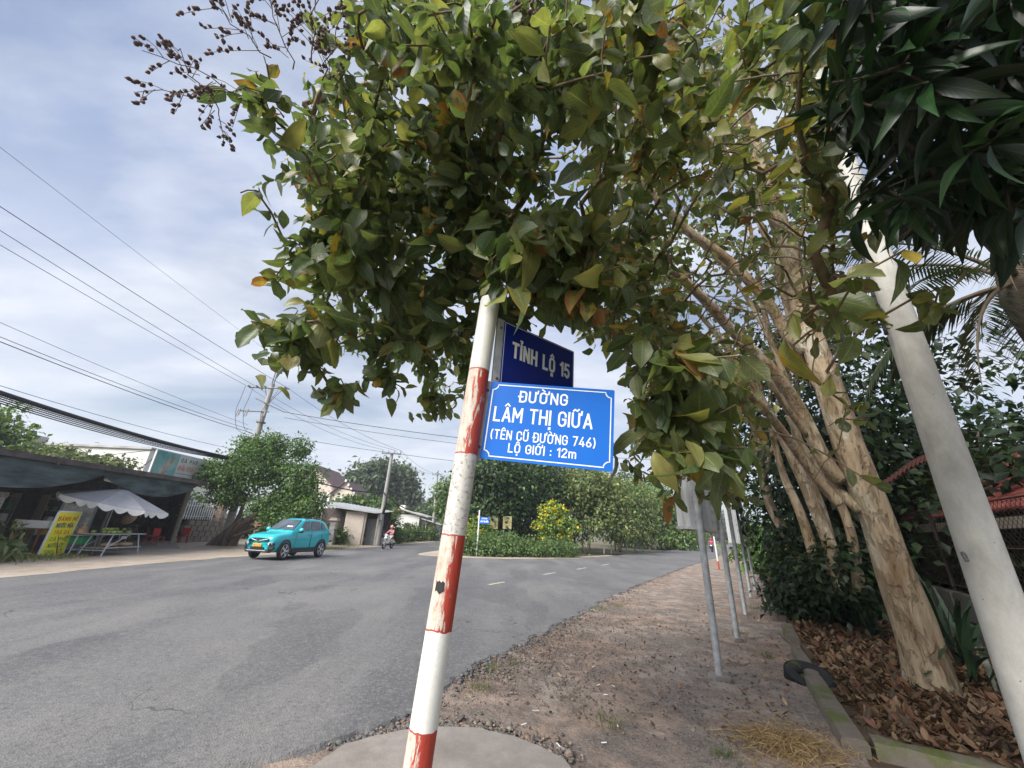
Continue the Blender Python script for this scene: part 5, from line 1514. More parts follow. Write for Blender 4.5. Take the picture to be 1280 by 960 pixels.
br_ = MB(); br_.tube([A2 * .85 + A1 * .15, ax_ * (z_ - 1.3)], .025, 5); br_.tube([A1 * .6 + A2 * .4, ax_ * (z_ - 1.0)], .025, 5); br_.build('brace', M_STEEL, up)
def insulator(p, parent, h=.26, r=.07, axis=None):
    rot = axis.to_track_quat('Z', 'Y').to_matrix() if axis else None
    return MB().lathe([(.02, 0), (r, .03), (r * .5, .07), (r, .11), (r * .5, .15), (r * .9, .19), (.02, h)], 8, p, rot).build('insulator', M_PORC, parent)
for t in (.02, .22, .42, .92): insulator(A1.lerp(A2, t) + Vector((0, 0, .04)), up, axis=Vector((.0, -1, .15)))
for t in (.1, .35, .92):
    p = C1.lerp(C2, t) + Vector((0, -.12, -.25))
    fc = MB().tube([p + Vector((0, 0, .35)), p + Vector((.08, -.15, -.15))], .05, 6).build('fuse_cutout', M_PORC, up)
    MB().tube([p + Vector((-.1, 0, .3)), p + Vector((-.1, -.1, -.2)), p + Vector((.05, -.15, -.25))], .02, 5).build('fuse_bracket', M_STEEL, fc)
for t, c in ((.04, .1), (.24, .35), (.9, .92)):
    a = A1.lerp(A2, t); b = C1.lerp(C2, c)
    MB().tube(bez([a + Vector((-.25, -.2, 0)), a.lerp(b, .5) + Vector((-.2, -.25, -.1)), b + Vector((-.25, -.15, -.1)), b + Vector((.1, 0, -1.3)), b + Vector((.9, .1, -1.7))], 5), .016, 4).build('jumper_wire', M_CABLE, up)
MB().bbox(ax_ * (ztop - 2.9), (.46, .46, .12), .02).build('clamp', M_STEEL, up)
MB().bbox(ax_ * (ztop - 4.6) + Vector((0, -.1, 0)), (.5, .46, .12), .02).build('clamp', M_STEEL, up)
def far_pole(label, base, top, r0, r1, arms):
    o = thing('utility_pole', label, 'utility pole', base)
    a = Vector((top.x - base.x, top.y - base.y, top.z))
    MB().tube([a * (i / 6) for i in range(7)], [r0 + (r1 - r0) * i / 6 for i in range(7)], 10).build('pole', M_PPOLE, o, smooth='auto')
    for t, w in arms:
        ar = MB().box(a * t + Vector((0, -.18, 0)), (w, .09, .09)).build('crossarm', M_STEEL, o)
        for k in range(4): insulator(a * t + Vector(((k / 3 - .5) * w * .92, -.18, .04)), ar, .22, .06)
    return o
U2 = Vector((-10.25, 33, 0)); T2 = Vector((-10.2, 33, ply(491, 566, 33).z))
p2_ = far_pole('power pole standing at the kerb behind the scooter with the rider', U2, T2, .20, .12, ((.985, 1.7),))
MB().bbox((.0, -.22, 2.2), (.22, .2, .5), .03).build('meter_box', M_SWHITE, p2_)
MB().tube([Vector((.12, -.08, 4.0)), Vector((.2, -.05, 3.2)), Vector((.1, -.1, 2.4))], .12, 6).build('cable_bunch', M_CABLE, p2_, smooth=True)
U3 = Vector((-10.8, 60, 0)); T3 = Vector((-11.0, 60, ply(546, 588, 60).z))
far_pole('bare distant power pole rising behind the green trees down the road', U3, T3, .22, .13, ((.93, 1.6),))
def wire(name, label, pts, r, group=None):
    b = Vector(pts[0])
    mb = MB().tube([Vector(p) - b for p in pts], r, 5, caps=False)
    o = mb.build(name, M_CABLE, smooth=True); o.location = b
    return tag(o, label, 'wire', group)
def span(p0, px, py, X1, sag, n=40, y1=None):
    """wire from pole point p0 towards the camera side, passing the image border at px, py in the plane X = X1"""
    q_ = plx(px, py, X1); dY = q_.y - p0.y; yend = -16.0
    a = ((q_.z - p0.z) - sag * dY * dY) / dY
    out = []
    for i in range(n + 1):
        Y = p0.y + (yend - p0.y) * i / n; d = Y - p0.y
        out.append(Vector((p0.x + (q_.x - p0.x) * d / dY, Y, p0.z + a * d + sag * d * d)))
    return out
top_ = UP + ax_ * (ztop + 1.9)
for lb, p0, py, X1, sg, r in (('thin earth wire running to the very tip of the nearest power pole', top_, 184, -17.6, .0006, .007),
                        ('uppermost of the three thick bare lines to the top crossarm', UP + A2, 258, -16.6, .0014, .013),
                        ('middle of the three thick bare lines to the top crossarm', UP + A1.lerp(A2, .22), 288, -18.8, .0014, .012),
                        ('lowest of the three thick bare lines to the top crossarm', UP + A1, 306, -20.2, .0014, .012),
                        ('single thin line sagging below the three crossarm lines', UP + C1 + Vector((1, 0, -1.0)), 403, -18.0, .0022, .009),
                        ('upper of the paired service lines above the cable bundle', UP + Vector((-.2, 0, ztop - 3.5)), 421, -17.9, .0030, .012),
                        ('lower of the paired service lines above the cable bundle', UP + Vector((-.2, 0, ztop - 3.7)), 427, -17.9, .0030, .016),
                        ('thin messenger wire just above the thick cable bundle', UP + Vector((-.2, 0, ztop - 5.0)), 482, -17.4, .0034, .010)):
    wire('power_line', lb, span(p0, 0, py, X1, sg), r, 'overhead lines on the left')
# lashed bundle of telecom cables
bp = span(UP + Vector((-.15, 0, ztop - 5.6)), 0, 491, -17.4, .0042, 60)
bun = thing('cable_bundle', 'thick sagging bundle of black telecom cables with a spiral coil', 'cable bundle', bp[0])
MB().tube([p - bp[0] for p in bp], .085, 6, caps=False).build('main_cable', M_CABLE, bun, smooth=True)
for k in range(5):
    dz = -.05 - .055 * k
    pts = [p - bp[0] + Vector((.03 * k, 0, dz * math.sin(math.pi * min(1, i / 34)) ** 1.0 - .02 * k)) for i, p in enumerate(bp)]
    MB().tube(pts, .02, 4, caps=False).build('drop_cable', M_CABLE, bun, smooth=True)
cs_ = MB(); pts = []
for i in range(0, 900):
    t = i / 900 * 26; k = int(t); p = bp[k].lerp(bp[k + 1], t - k) - bp[0]
    pts.append(p + Vector((.10 * math.cos(i * .8), 0, -.10 + .10 * math.sin(i * .8))))
cs_.tube(pts, .008, 3, caps=False).build('spiral_wrap', M_CABLE, bun, smooth=True)
MB().tube([bp[26] - bp[0] + Vector((.2 * math.cos(a), 0, .12 + .3 * math.sin(a))) for a in np.linspace(0, 6.28, 14)], .014, 4, caps=False).build('cable_loop', M_CABLE, bun, smooth=True)
def sagline(a, b, s, n=20): return [Vector(a).lerp(Vector(b), i / n) + Vector((0, 0, -s * 4 * (i / n) * (1 - i / n))) for i in range(n + 1)]
far2 = Vector((22, 30, 9.2))
for lb, a, b, s_, r in (('line from the top crossarm of the nearest pole to the pole by the scooter', UP + A2, T2 + Vector((.75, -.18, .2)), .4, .012), ('second line from the nearest pole to the pole by the scooter', UP + A1.lerp(A2, .22), T2 + Vector((.25, -.18, .2)), .5, .011),
                    ('third line from the nearest pole to the pole by the scooter', UP + A1, T2 + Vector((-.75, -.18, .2)), .6, .011),
                    ('upper line crossing the junction behind the street signs', UP + B2, ply(900, 572, 26) + Vector((0, 0, 0)), .55, .02), ('twin of the upper line crossing the junction', UP + B2 + Vector((0, .2, -.35)), ply(900, 578, 26), .6, .014),
                    ('lower line crossing the junction behind the sign pole', UP + Vector((.2, 0, ztop - 3.6)), ply(860, 600, 27), .5, .014),
                    ('line between the pole by the scooter and the distant bare pole', T2 + Vector((.75, -.18, .2)), T3 + Vector((.7, 0, -.5)), .6, .012), ('second line between the scooter pole and the distant bare pole', T2 + Vector((.25, -.18, .2)), T3 + Vector((-.7, 0, -.5)), .6, .012),
                    ('low black cable sagging from the ficus to the pole by the scooter', UP + Vector((.2, 0, ztop - 5.0)), U2 + Vector((0, -.2, 4.1)), .7, .045), ('low black cable sagging past the white house down the road', U2 + Vector((0, -.2, 4.0)), U3 + Vector((0, -.2, 4.3)), 1.0, .05)):
    wire('power_line', lb, sagline(a, b, s_), r, 'overhead lines on the left')

# ================================================================== ROADSIDE SHOP ON THE LEFT
M_DARKIN = pm('dark_wall', (.085, .07, .066), .9, .4, 2)  # dark grey-brown for the inner walls and the eave beam
M_TIN = pm('weathered_tin', (.17, .165, .165), .55, .35, 3, metal=.3, col2=(.24, .225, .215))
M_TARP = pm('green_tarp', (.022, .040, .043), .6, .3, 1.6, bump=.5, bscale=7, col2=(.085, .12, .125), stretch=(1, .5, 2.2), lo=.4, hi=.68)
M_WOOD = pm('grey_timber', (.30, .27, .23), .85, .3, 4, stretch=(8, 8, 1))
M_RED0 = pm('red_goods', (.40, .03, .03), .5, .15, 5); M_GBOX0 = pm('green_goods', (.05, .26, .10), .5, .15, 5); M_YEL0 = pm('yellow_goods', (.6, .46, .05), .5, .15, 5)
SH = Vector((-18.5, 15, 0))
shop = thing('roadside_shop', 'open roadside shop under a long sagging tin awning with dark tarpaulins', 'shop', SH)
def sv(x, y, z): return Vector((x, y, z)) - SH
XF = -16.6
ya, yb = 6.0, 21.6
mb = MB(); k = 120
vs = []
for i in range(k + 1):
    y = ya + (yb - ya) * i / k; dz = .028 * math.cos(i * math.pi)
    vs += [sv(XF, y, 3.38 + dz), sv(-24.5, ya + (29.6 - ya) * i / k, 3.95 + dz)]
mb.add(vs, [(2 * i, 2 * i + 2, 2 * i + 3, 2 * i + 1) for i in range(k)])
mb.build('awning_roof', M_TIN, shop)
MB().box(sv(XF + .03, (ya + yb) / 2, 3.31), (.09, yb - ya, .20)).build('eave_beam', M_DARKIN, shop)
for y in (8.0, 11.2, 14.2, 17.6, 21.0): MB().box(sv(-20.5, y, 3.5), (8, .08, .1), Ry(R(4.2))).build('rafter', M_RUST, shop)
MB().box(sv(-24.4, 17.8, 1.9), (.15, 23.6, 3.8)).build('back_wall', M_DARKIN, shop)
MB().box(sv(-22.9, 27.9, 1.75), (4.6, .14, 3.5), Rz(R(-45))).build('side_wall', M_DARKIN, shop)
MB().slab([(XF - .3 - SH.x, ya - 15), (XF - .3 - SH.x, yb - 15), (-21.0 - SH.x, 26.2 - 15), (-24.4 - SH.x, 29.4 - 15), (-24.4 - SH.x, ya - 15)], .1, Matrix.Translation((0, 0, -.03))).build('floor', M_SLAB, shop)
pl_ = sv(*gnd(213, 680)); 
pt = sv(*ply(236, 618, gnd(213, 680).y - .6))
for b, t_, r_ in ((sv(gnd(214, 681).x, gnd(214, 681).y, 0), sv(gnd(214, 681).x, gnd(214, 681).y, 3.6), .11), (sv(XF - .2, 12.3, 0), sv(XF - .1, 12.3, 3.35), .05), (sv(XF - .2, 8.0, 0), sv(XF - .1, 8.0, 3.35), .05), (sv(-20.3, 20.6, 0), sv(-20.3, 20.6, 3.6), .06)):
    MB().tube([b, t_], r_, 8).build('post', M_WOOD, shop, smooth='auto')
def tarp(y0, y1, z0, sag, deep):
    def fn(u, v):
        y = y0 + (y1 - y0) * u
        c = 4 * u * (1 - u)
        e = .03 * math.sin(u * 31) * v
        return sv(XF - .08 - deep * v * c - .15 * v + e, y, z0 - v * (.12 + sag * c) + .05 * math.sin(u * 19) * v * (1 - v) * 2)
    return MB().grid(fn, 44, 10).build('tarpaulin', M_TARP, shop, smooth=True)
tarp(9.5, 16.5, 3.28, .92, -.25); tarp(15.9, 21.4, 3.28, .78, -.2); tarp(6.0, 10.0, 3.28, .8, -.2)
for y, z in ((17.4, 2.95),): MB().tube([sv(XF - .35, y - .9, z - .05), sv(XF - .35, y + .5, z - .2)], .07, 8).build('rolled_blind', M_SGREY, shop, smooth=True)
# shop sign board on the roof
M_TEAL = pm('poster_teal', (.10, .40, .39), .5, .25, 1.2, col2=(.30, .52, .50)); M_BOARD = pm('board_white', (.62, .63, .62), .5, .08, 2); M_FADED = pm('faded_print', (.42, .40, .36), .6, .4, 2.5, col2=(.62, .48, .42)); M_FRED = pm('faded_red', (.62, .24, .20), .6, .1, 4); M_FNAVY = pm('faded_navy', (.16, .19, .30), .6, .1, 4)
a0, a1 = plx(184, 594, -19.2), plx(262, 604, -19.2); sb0 = Vector((-19.2, a0.y, 3.62))
sb = thing('shop_sign', 'long faded white and teal sign board on the awning roof', 'shop sign', sb0)
Lb = 4.6; Hb = 1.32
Fb = frame4((0, 0, 0), (0, 1, 0), (0, 0, 1))
MB().box((0, Lb / 2, Hb / 2), (.09, Lb, Hb)).build('board', M_BOARD, sb)
ps = MB().box((.05, .8, Hb / 2), (.012, 1.5, Hb - .06)).build('poster', M_TEAL, sb)
vs = [Fb @ Vector((x, y, .06)) for x, y in ((.5, .08), (.7, .62), (1.1, 1.14), (1.3, 1.2), (1.26, .9), (1.0, .45), (.95, .08))]
MB().add(vs, [tuple(range(7))]).build('poster_picture', M_FADED, ps)
lt_m = MB(); lettering(lt_m, 'CÀ PHÊ', Fb @ Matrix.Translation((2.35, .92, .047)), 1.2, .17, .3); lt_m.build('lettering', M_FNAVY, sb)
lt_m = MB(); lettering(lt_m, 'GIẢI KHÁT', Fb @ Matrix.Translation((2.35, .46, .047)), 1.3, .24, .22); lt_m.build('lettering', M_FRED, sb)
MB().box((.047, 2.4, .26), (.004, 1.6, .025)).build('rule', M_FNAVY, sb)
for y in (.2, 2.3, 4.4): MB().tube([(-.05, y, -.1), (-.9, y, .0), (-.05, y, Hb * .8)], .025, 5).build('stay', M_RUST, sb)
wire('guy_wire', 'short stay wire from the awning roof to the shop sign board', sagline((-19.2, 16.6, 3.65), tuple(sb0 + Vector((0, 0, 1.3))), .02), .014)

# clutter in the shade of the shop
M_BOXW = pm('faded_carton', (.36, .26, .16), .85, .25, 4); M_BLUEP = pm('blue_plastic', (.05, .16, .36), .4, .1, 5)
for i, (x, y, lb) in enumerate(((-22.6, 17.2, 'crowded goods shelf deep in the shop behind the umbrella'), (-22.8, 12.8, 'crowded goods shelf deep in the shop behind the glass cabinet'), (-22.4, 20.6, 'short goods shelf deep in the shop near its open end'))):
    o = thing('goods_shelf', lb, 'shelf', (x, y, .07), R(90), 'goods shelves inside the shop')
    for z in (.4, .95, 1.5, 2.05): MB().box((0, 0, z), (2.4, .4, .03)).build('board', M_WOOD, o)
    for sx_ in (-1.2, 1.2): MB().box((sx_, 0, 1.1), (.05, .4, 2.2)).build('upright', M_WOOD, o)
    for z in (.415, .965, 1.515):
        for k in range(8):
            h_ = rng.uniform(.14, .38); x_ = -1.02 + k * .29
            gm = (M_BOXW, M_RED0, M_GBOX0, M_SWHITE, M_BLUEP, M_YEL0)[int(rng.integers(0, 6))]
            (MB().bbox((x_, -.05, z + h_ / 2), (.22, .24, h_), .015) if k % 3 else MB().lathe([(.07, 0), (.08, .02), (.08, h_ * .65), (.03, h_ * .8), (.03, h_), (0, h_)], 10, (x_, -.05, z))).build('packet' if k % 3 else 'jar', gm, o, smooth='auto')
for i, (x, y, w_, h_, m_, lb) in enumerate(((-19.6, 18.6, .6, .45, M_BOXW, 'brown carton on the shop floor behind the fruit table'), (-20.3, 19.4, .5, .7, M_BLUEP, 'blue plastic drum on the shop floor behind the parked scooter'), (-19.4, 15.2, .8, .75, M_WOOD, 'timber chest between the two glass cabinets'))):
    o = thing('storage_box', lb, 'box', (x, y, .07), .3 * i); MB().bbox((0, 0, h_ / 2), (w_, w_ * .8, h_), .03).build('body', m_, o); MB().bbox((0, 0, h_ + .02), (w_ + .04, w_ * .8 + .04, .05), .015).build('lid', m_, o)
for i, (y, z, m_) in enumerate(((13.2, 2.5, M_RED0), (13.8, 2.45, M_YEL0), (18.2, 2.5, M_BLUEP), (18.9, 2.4, M_SWHITE), (19.6, 2.5, M_RED0), (12.4, 2.4, M_GBOX0))):
    o = MB().tube([(0, 0, .5), (0, 0, .25)], .008, 4).bbox((0, 0, 0), (.22, .3, .5), .04).build('hanging_bag', m_); o.location = (-18.6, y, z)
    tag(o, ('red goods bag hanging above the wide glass cabinet', 'yellow goods bag hanging above the wide glass cabinet', 'blue goods bag hanging behind the umbrella', 'white goods bag hanging behind the umbrella', 'red goods bag hanging behind the right edge of the umbrella', 'green goods bag hanging at the far left of the shop')[i], 'bag', 'goods hanging from the rafters')

# market umbrella
M_UMB = pm('umbrella_cloth', (.33, .33, .35), .85, .1, 3, bump=.15); M_VAL = pm('valance_cloth', (.68, .67, .66), .8, .06, 4); M_MAROON = pm('maroon_trim', (.20, .03, .06), .7, .2, 5); M_WSTEEL = pm('painted_tube', (.42, .44, .46), .45, .15, 6)
uc = Vector((-16.9, 17.3, 0))
um = thing('market_umbrella', 'grey market umbrella with white scalloped edge over the fruit table', 'umbrella', uc, R(8))
NS, RU = 8, 1.9
tilt = Rx(R(-2)) @ Ry(R(10))
cv_ = MB(); va = MB()
for k in range(NS):
    a0, a1 = 2 * math.pi * (k + .5) / NS, 2 * math.pi * (k + 1.5) / NS
    def fn(u, v):
        a = a0 + (a1 - a0) * u; rr = RU * v * (1 - .10 * math.sin(math.pi * u) * v)
        chord = math.cos(math.pi / NS) / math.cos((u - .5) * 2 * math.pi / NS)
        z = 2.62 - .62 * v - .04 * v * math.sin(math.pi * u)
        return tilt @ Vector((rr * chord * math.cos(a), rr * chord * math.sin(a), z - 2.0)) + Vector((0, 0, 2.0))
    cv_.grid(fn, 6, 6)
    n_ = 18; vs = []
    for i in range(n_ + 1):
        p = fn(i / n_, 1.0); h = .10 + .14 * abs(math.sin(i / n_ * math.pi * 3))
        vs += [p, p + Vector((p.x * .012, p.y * .012, -h))]
    va.add(vs, [(2 * i, 2 * i + 2, 2 * i + 3, 2 * i + 1) for i in range(n_)])
cv_.build('canopy', M_UMB, um, smooth='auto'); va.build('valance', M_VAL, um)
MB().tube([(-.15, .2, 0), (0, 0, 2.6)], .025, 8).build('pole', M_WSTEEL, um)
for k in range(NS):
    a = 2 * math.pi * (k + .5) / NS
    MB().tube([Vector((0, 0, 2.58)), tilt @ Vector((RU * .98 * math.cos(a), RU * .98 * math.sin(a), -.20)) + Vector((0, 0, 1.97))], .010, 4).build('rib', M_WSTEEL, um)
MB().bbox((-.15, .2, .06), (.5, .5, .12), .03).build('base', M_SLAB, um)

# folding fruit table
tb_ = Vector((-15.95, 16.9, 0))
ft = thing('fruit_table', 'pale tubular folding table under the umbrella at the edge of the road', 'table', tb_, R(4))
for sx_ in (-.42, .42):
    for sgn in (-1, 1):
        MB().tube([(sx_, sgn * .85, 0.0), (sx_ * .9, sgn * .6, .78)], .024, 8).build('leg', M_WSTEEL, ft)
MB().bbox((0, 0, .80), (.95, 1.75, .035), .012).build('tabletop', M_WSTEEL, ft)
for sx_ in (-.42, .42):
    MB().tube([(sx_, -.85, .3), (sx_, .85, .3)], .02, 6).build('rail', M_WSTEEL, ft); MB().tube([(sx_, -.8, .3), (sx_, .1, .78)], .018, 6).build('brace', M_WSTEEL, ft)
MB().tube([(-.42, -.82, .22), (.42, -.82, .22)], .02, 6).build('rail', M_WSTEEL, ft)
MB().bbox((0, 0, .3), (.8, 1.6, .03), .01).build('shelf', M_WOOD, ft)
M_MANGO = pm('green_fruit', (.15, .24, .04), .45, .3, 5, col2=(.30, .36, .08)); M_KRAFT = pm('brown_paper', (.42, .28, .18), .8, .2, 6)
fz = []
for i in range(26):
    lay = 0 if i < 18 else 1
    x_, y_ = (rng.uniform(-.36, .36), rng.uniform(-.65, .65)) if lay == 0 else (rng.uniform(-.22, .22), rng.uniform(-.6, .6))
    p = tb_ + Rz(R(4)) @ Vector((x_, y_, .875 + .10 * lay))
    o = MB().ball((0, 0, 0), .075, 8, 6, (1, 1.35, .85), Rz(rng.uniform(0, 3))).build('mango', M_MANGO, smooth=True); o.location = p
    tag(o, 'round green fruit in the heap on the pale folding table under the umbrella', 'fruit', 'green fruit heaped on the folding table')
for i, y_ in enumerate((-.2, .45)):
    o = MB().ball((0, 0, .06), .22, 10, 6, (1, 1.5, .42)).build('paper_parcel', M_KRAFT, smooth=True); o.location = tb_ + Vector((.05, y_, .34))
    tag(o, ('brown paper parcel on the lower shelf of the fruit table, nearer end', 'brown paper parcel on the lower shelf of the fruit table, farther end')[i], 'parcel', 'parcels under the fruit table')
# step stool with green box and a tied bag
st_ = Vector((-16.72, 16.25, 0)); so = thing('stall_stand', 'small pale tube stand left of the fruit table', 'stand', st_, R(4))
for sx_ in (-.27, .27):
    for sgn in (-.5, .5): MB().tube([(sx_, sgn, 0), (sx_, sgn * .8, .72)], .022, 6).build('leg', M_WSTEEL, so)
    MB().tube([(sx_, -.48, .22), (sx_, .48, .22)], .018, 6).build('rail', M_WSTEEL, so)
MB().bbox((0, 0, .73), (.62, .95, .03), .01).build('top', M_WSTEEL, so)
M_GBOX = pm('green_plastic', (.03, .30, .14), .45, .1, 5); M_BAG = pm('orange_bag', (.50, .24, .10), .6, .35, 8, col2=(.62, .45, .30))
o = MB().bbox((0, 0, .15), (.5, .5, .3), .03).build('green_box', M_GBOX); o.location = st_ + Vector((.05, .0, .40)); tag(o, 'bright green plastic box hung below the top of the small stall stand', 'box')
o = MB().lathe([(.02, 0), (.17, .02), (.19, .12), (.1, .26), (.03, .33), (.06, .42), (.07, .44)], 10, (0, 0, 0)).build('tied_bag', M_BAG, smooth=True); o.location = st_ + Vector((0, 0, .75)); tag(o, 'tied orange bag standing on the small stall stand', 'bag')

# leaning yellow price board
M_YEL = pm('yellow_board', (.85, .78, .025), .5, .05, 2); M_INKR = pm('ink_red', (.62, .10, .05), .6, .05, 4); M_INKK = pm('ink_dark', (.10, .11, .16), .6, .05, 4); M_INKG = pm('ink_green', (.06, .22, .10), .6, .05, 4)
yb0 = gnd(47, 697); yb0.z = 0
yo = thing('price_board', 'tall yellow drinks price board propped at the roadside in the grass', 'sign board', yb0)
xr = ply(81, 693, 16.1) - yb0; xr.z = 0; xr = xr.normalized()
upv = Vector((.0, .16, 1)).normalized(); Fy = frame4((0, 0, .03), xr, upv)
WY, HY = 1.0, 1.52
MB().slab([(0, 0), (WY, 0), (WY, HY), (0, HY)], -.04, Fy).build('board', M_YEL, yo)
fr = MB()
for x0, y0, w_, h_ in ((-.03, -.02, .04, HY + .05), (WY - .01, -.02, .04, HY + .05), (-.03, HY - .01, WY + .06, .05)): fr.slab([(x0, y0), (x0 + w_, y0), (x0 + w_, y0 + h_), (x0, y0 + h_)], -.05, Fy @ Matrix.Translation((0, 0, .003)))
fr.build('frame', M_SWHITE, yo)
for t, y, h, w_, m, th in (('BÁNH MÌ', 1.22, .13, .82, M_INKR, .24), ('NƯỚC MÍA', .98, .13, .72, M_INKK, .26), ('TRÀ ĐÁ', .74, .12, .66, M_INKR, .2), ('CÀ PHÊ', .51, .12, .70, M_INKG, .2), ('NƯỚC ÉP', .29, .12, .64, M_INKG, .22), ('SINH TỐ', .08, .12, .70, M_INKG, .18)):
    q_ = MB(); lettering(q_, t, Fy @ Matrix.Translation((WY / 2, y, .003)), w_, h, th); q_.build('lettering', m, yo)
MB().tube([Fy @ Vector((.15, HY * .9, -.05)), Fy @ Vector((.15, HY * .9, -.05)) + Vector((-.1, .55, -HY * .87))], .02, 6).build('prop', M_RUST, yo)
# white table with board sign left of it
M_RWOOD = pm('red_brown_wood', (.30, .10, .06), .7, .25, 5)
wt0 = ply(30, 690, 15.6); wt0.z = 0
wo_ = thing('sign_table', 'small red-legged stand carrying a long white sign box, left of the yellow board', 'stand', wt0)
for sx_ in (-.5, .5):
    for sy_ in (-.2, .2): MB().tube([(sx_, sy_, 0), (sx_ * .85, sy_ * .8, .9)], .03, 6).build('leg', M_RWOOD, wo_)
MB().bbox((0, 0, .92), (1.3, .5, .04), .01).build('top', M_RWOOD, wo_)
bxs = MB().bbox((0, -.1, 1.08), (1.3, .22, .27), .01).build('sign_box', M_SWHITE, wo_)
q_ = MB(); lettering(q_, 'MÍA', frame4((-.42, -.212, 1.03), (1, 0, 0), (0, 0, 1)), .26, .10, .2); q_.build('lettering', M_INKR, bxs)

# glass food cabinets
M_GLASS = bpy.data.materials.new('cabinet_glass'); nt_, b_ = nodes_of(M_GLASS); b_.inputs['Roughness'].default_value = .05; b_.inputs['Base Color'].default_value = (.85, .9, .88, 1); b_.inputs['Alpha'].default_value = .22; b_.inputs['Specular IOR Level'].default_value = .8
_n = nt_.nodes.new('ShaderNodeTexNoise'); _n.inputs['Scale'].default_value = 3; _r = nt_.nodes.new('ShaderNodeMapRange'); nt_.links.new(_n.outputs['Fac'], _r.inputs[0]); _r.inputs[3].default_value = .12; _r.inputs[4].default_value = .34; nt_.links.new(_r.outputs[0], b_.inputs['Alpha'])
def cabinet(label, loc, w, d, h, rz, top):
    o = thing('glass_cabinet', label, 'cabinet', loc, rz)
    zb = .75
    MB().bbox((0, 0, zb / 2 + .08), (w, d, zb - .16), .01).build('base', pm('cabinet_panel', (.24, .25, .26), .6, .2, 4), o)
    fr = MB()
    for sx_ in (-1, 1):
        for sy_ in (-1, 1): fr.box((sx_ * (w / 2 - .02), sy_ * (d / 2 - .02), zb + (h - zb) / 2), (.04, .04, h - zb))
    for z in (zb + .02, h - .02):
        for sy_ in (-1, 1): fr.box((0, sy_ * (d / 2 - .021), z), (w - .082, .036, .036))
        for sx_ in (-1, 1): fr.box((sx_ * (w / 2 - .021), 0, z), (.036, d - .082, .036))
    fr.build('frame', M_WSTEEL, o)
    for sy_ in (-1, 1): MB().box((0, sy_ * (d / 2 - .03), zb + (h - zb) / 2), (w - .09, .006, h - zb - .08)).build('pane', M_GLASS, o)
    MB().box((0, 0, zb + (h - zb) * .5), (w - .1, d - .1, .015)).build('shelf', M_WSTEEL, o)
    MB().bbox((0, 0, h + .09), (w + .08, d + .08, .2), .02).build('header', top, o)
    for i in range(4):
        MB().ball((-w * .34 + i * w * .22, .0, zb + .16), .13, 8, 5, (1, 1, .8)).build('jar', (M_MANGO, M_KRAFT, M_SGREY, M_BAG)[i], o, smooth=True)
for lb, loc, w, d, h, rz, tm_ in (('wide glass food cabinet with timber header at the left edge of the shop front', (-19.0, 13.9, 0), 1.9, .7, 1.95, R(60), M_WOOD), ('narrow glass cabinet behind the yellow price board', (-17.9, 16.9, 0), 1.0, .6, 1.9, R(40), M_RUST)):
    cabinet(lb, loc, w, d, h, rz, tm_)
# plants at the left edge
for x, y, d, h_, lb in ((5, 690, 20.6, .6, 'pale potted plant with long leaves at the left edge of the picture'), (12, 672, 22.0, 1.0, 'taller leafy plant standing against the wide glass cabinet')):
    b = ath(x, y, d); b.z = 0
    bg_plant('potted_plant', lb, 'plant', b, [((0, 0, h_ * .7), (.3, .3, h_ * .35))], 70, (.18, .3), [(.16, .21, .08), (.26, .28, .13), (.10, .15, .05)], [2, 1, 2], crad=.12, tpl='lance')
# red plastic chairs and stools
M_RED = pm('red_plastic', (.42, .018, .025), .4, .1, 5)
def chair(o):
    MB().bbox((0, 0, .43), (.42, .42, .03), .01).build('seat', M_RED, o)
    for sx_ in (-1, 1):
        for sy_ in (-1, 1): MB().tube([(sx_ * .21, sy_ * .21, 0), (sx_ * .17, sy_ * .17, .43)], .025, 6).build('leg', M_RED, o)
    MB().bbox((0, .2, .68), (.42, .03, .42), .012, Rx(R(-8))).build('backrest', M_RED, o)
for i, (x, y, d, lb) in enumerate(((227, 680, 32.6, 'red plastic chair beside the block wall, right of the timber post'), (196, 678, 29.5, 'red plastic chair deep in the shade, left of the timber post'), (186, 676, 31, 'red plastic chair farthest inside the shop behind the motorbike'))):
    b = ath(x, y, d); b.z = .02
    o = thing('plastic_chair', lb, 'chair', b, .5 + i, 'red plastic chairs of the shop'); chair(o)
# block wall, brick pillar and picket fence between shop and ficus
M_BRICK = pm('pale_brick', (.30, .22, .17), .9, .25, 6, bump=.4); M_BLOCK = mat_concrete('block_wall', (.23, .20, .175), (.1, .09, .07), moss=.3)
w1 = Vector((-20.7, 26.3, 0))
bw = thing('block_wall', 'stained low block wall between the shop and the ficus tree', 'wall', w1)
for r_ in range(4):
    for i in range(8): MB().bbox((.1 + i * .03, i * .52 + (.26 if r_ % 2 else 0), .2 + r_ * .33), (.2, .51, .32), .015).build('block', M_BLOCK, bw, smooth='auto')
pl0 = Vector((-20.9, 29.4, 0)); pil = thing('brick_pillar', 'square pillar of pale brick above the block wall', 'pillar', pl0)
for r_ in range(17):
    MB().bbox((0, -.13, .1 + r_ * .165), (.5, .25, .15), .012).build('brick', M_BRICK, pil); MB().bbox((0, .13, .1 + r_ * .165), (.5, .25, .15), .012).build('brick', M_BRICK, pil)
pf = thing('picket_fence', 'white paling fence seen through the gap above the block wall', 'fence', Vector((-21.6, 26.6, 1.4)))
for i in range(22): MB().box((0, i * .22, .55), (.03, .09, 1.1)).build('picket', M_SGREY, pf)
for z in (.2, .9): MB().box((-.04, 2.3, z), (.03, 4.8, .06)).build('rail', M_SGREY, pf)
pg = ath(100, 705, 21); 
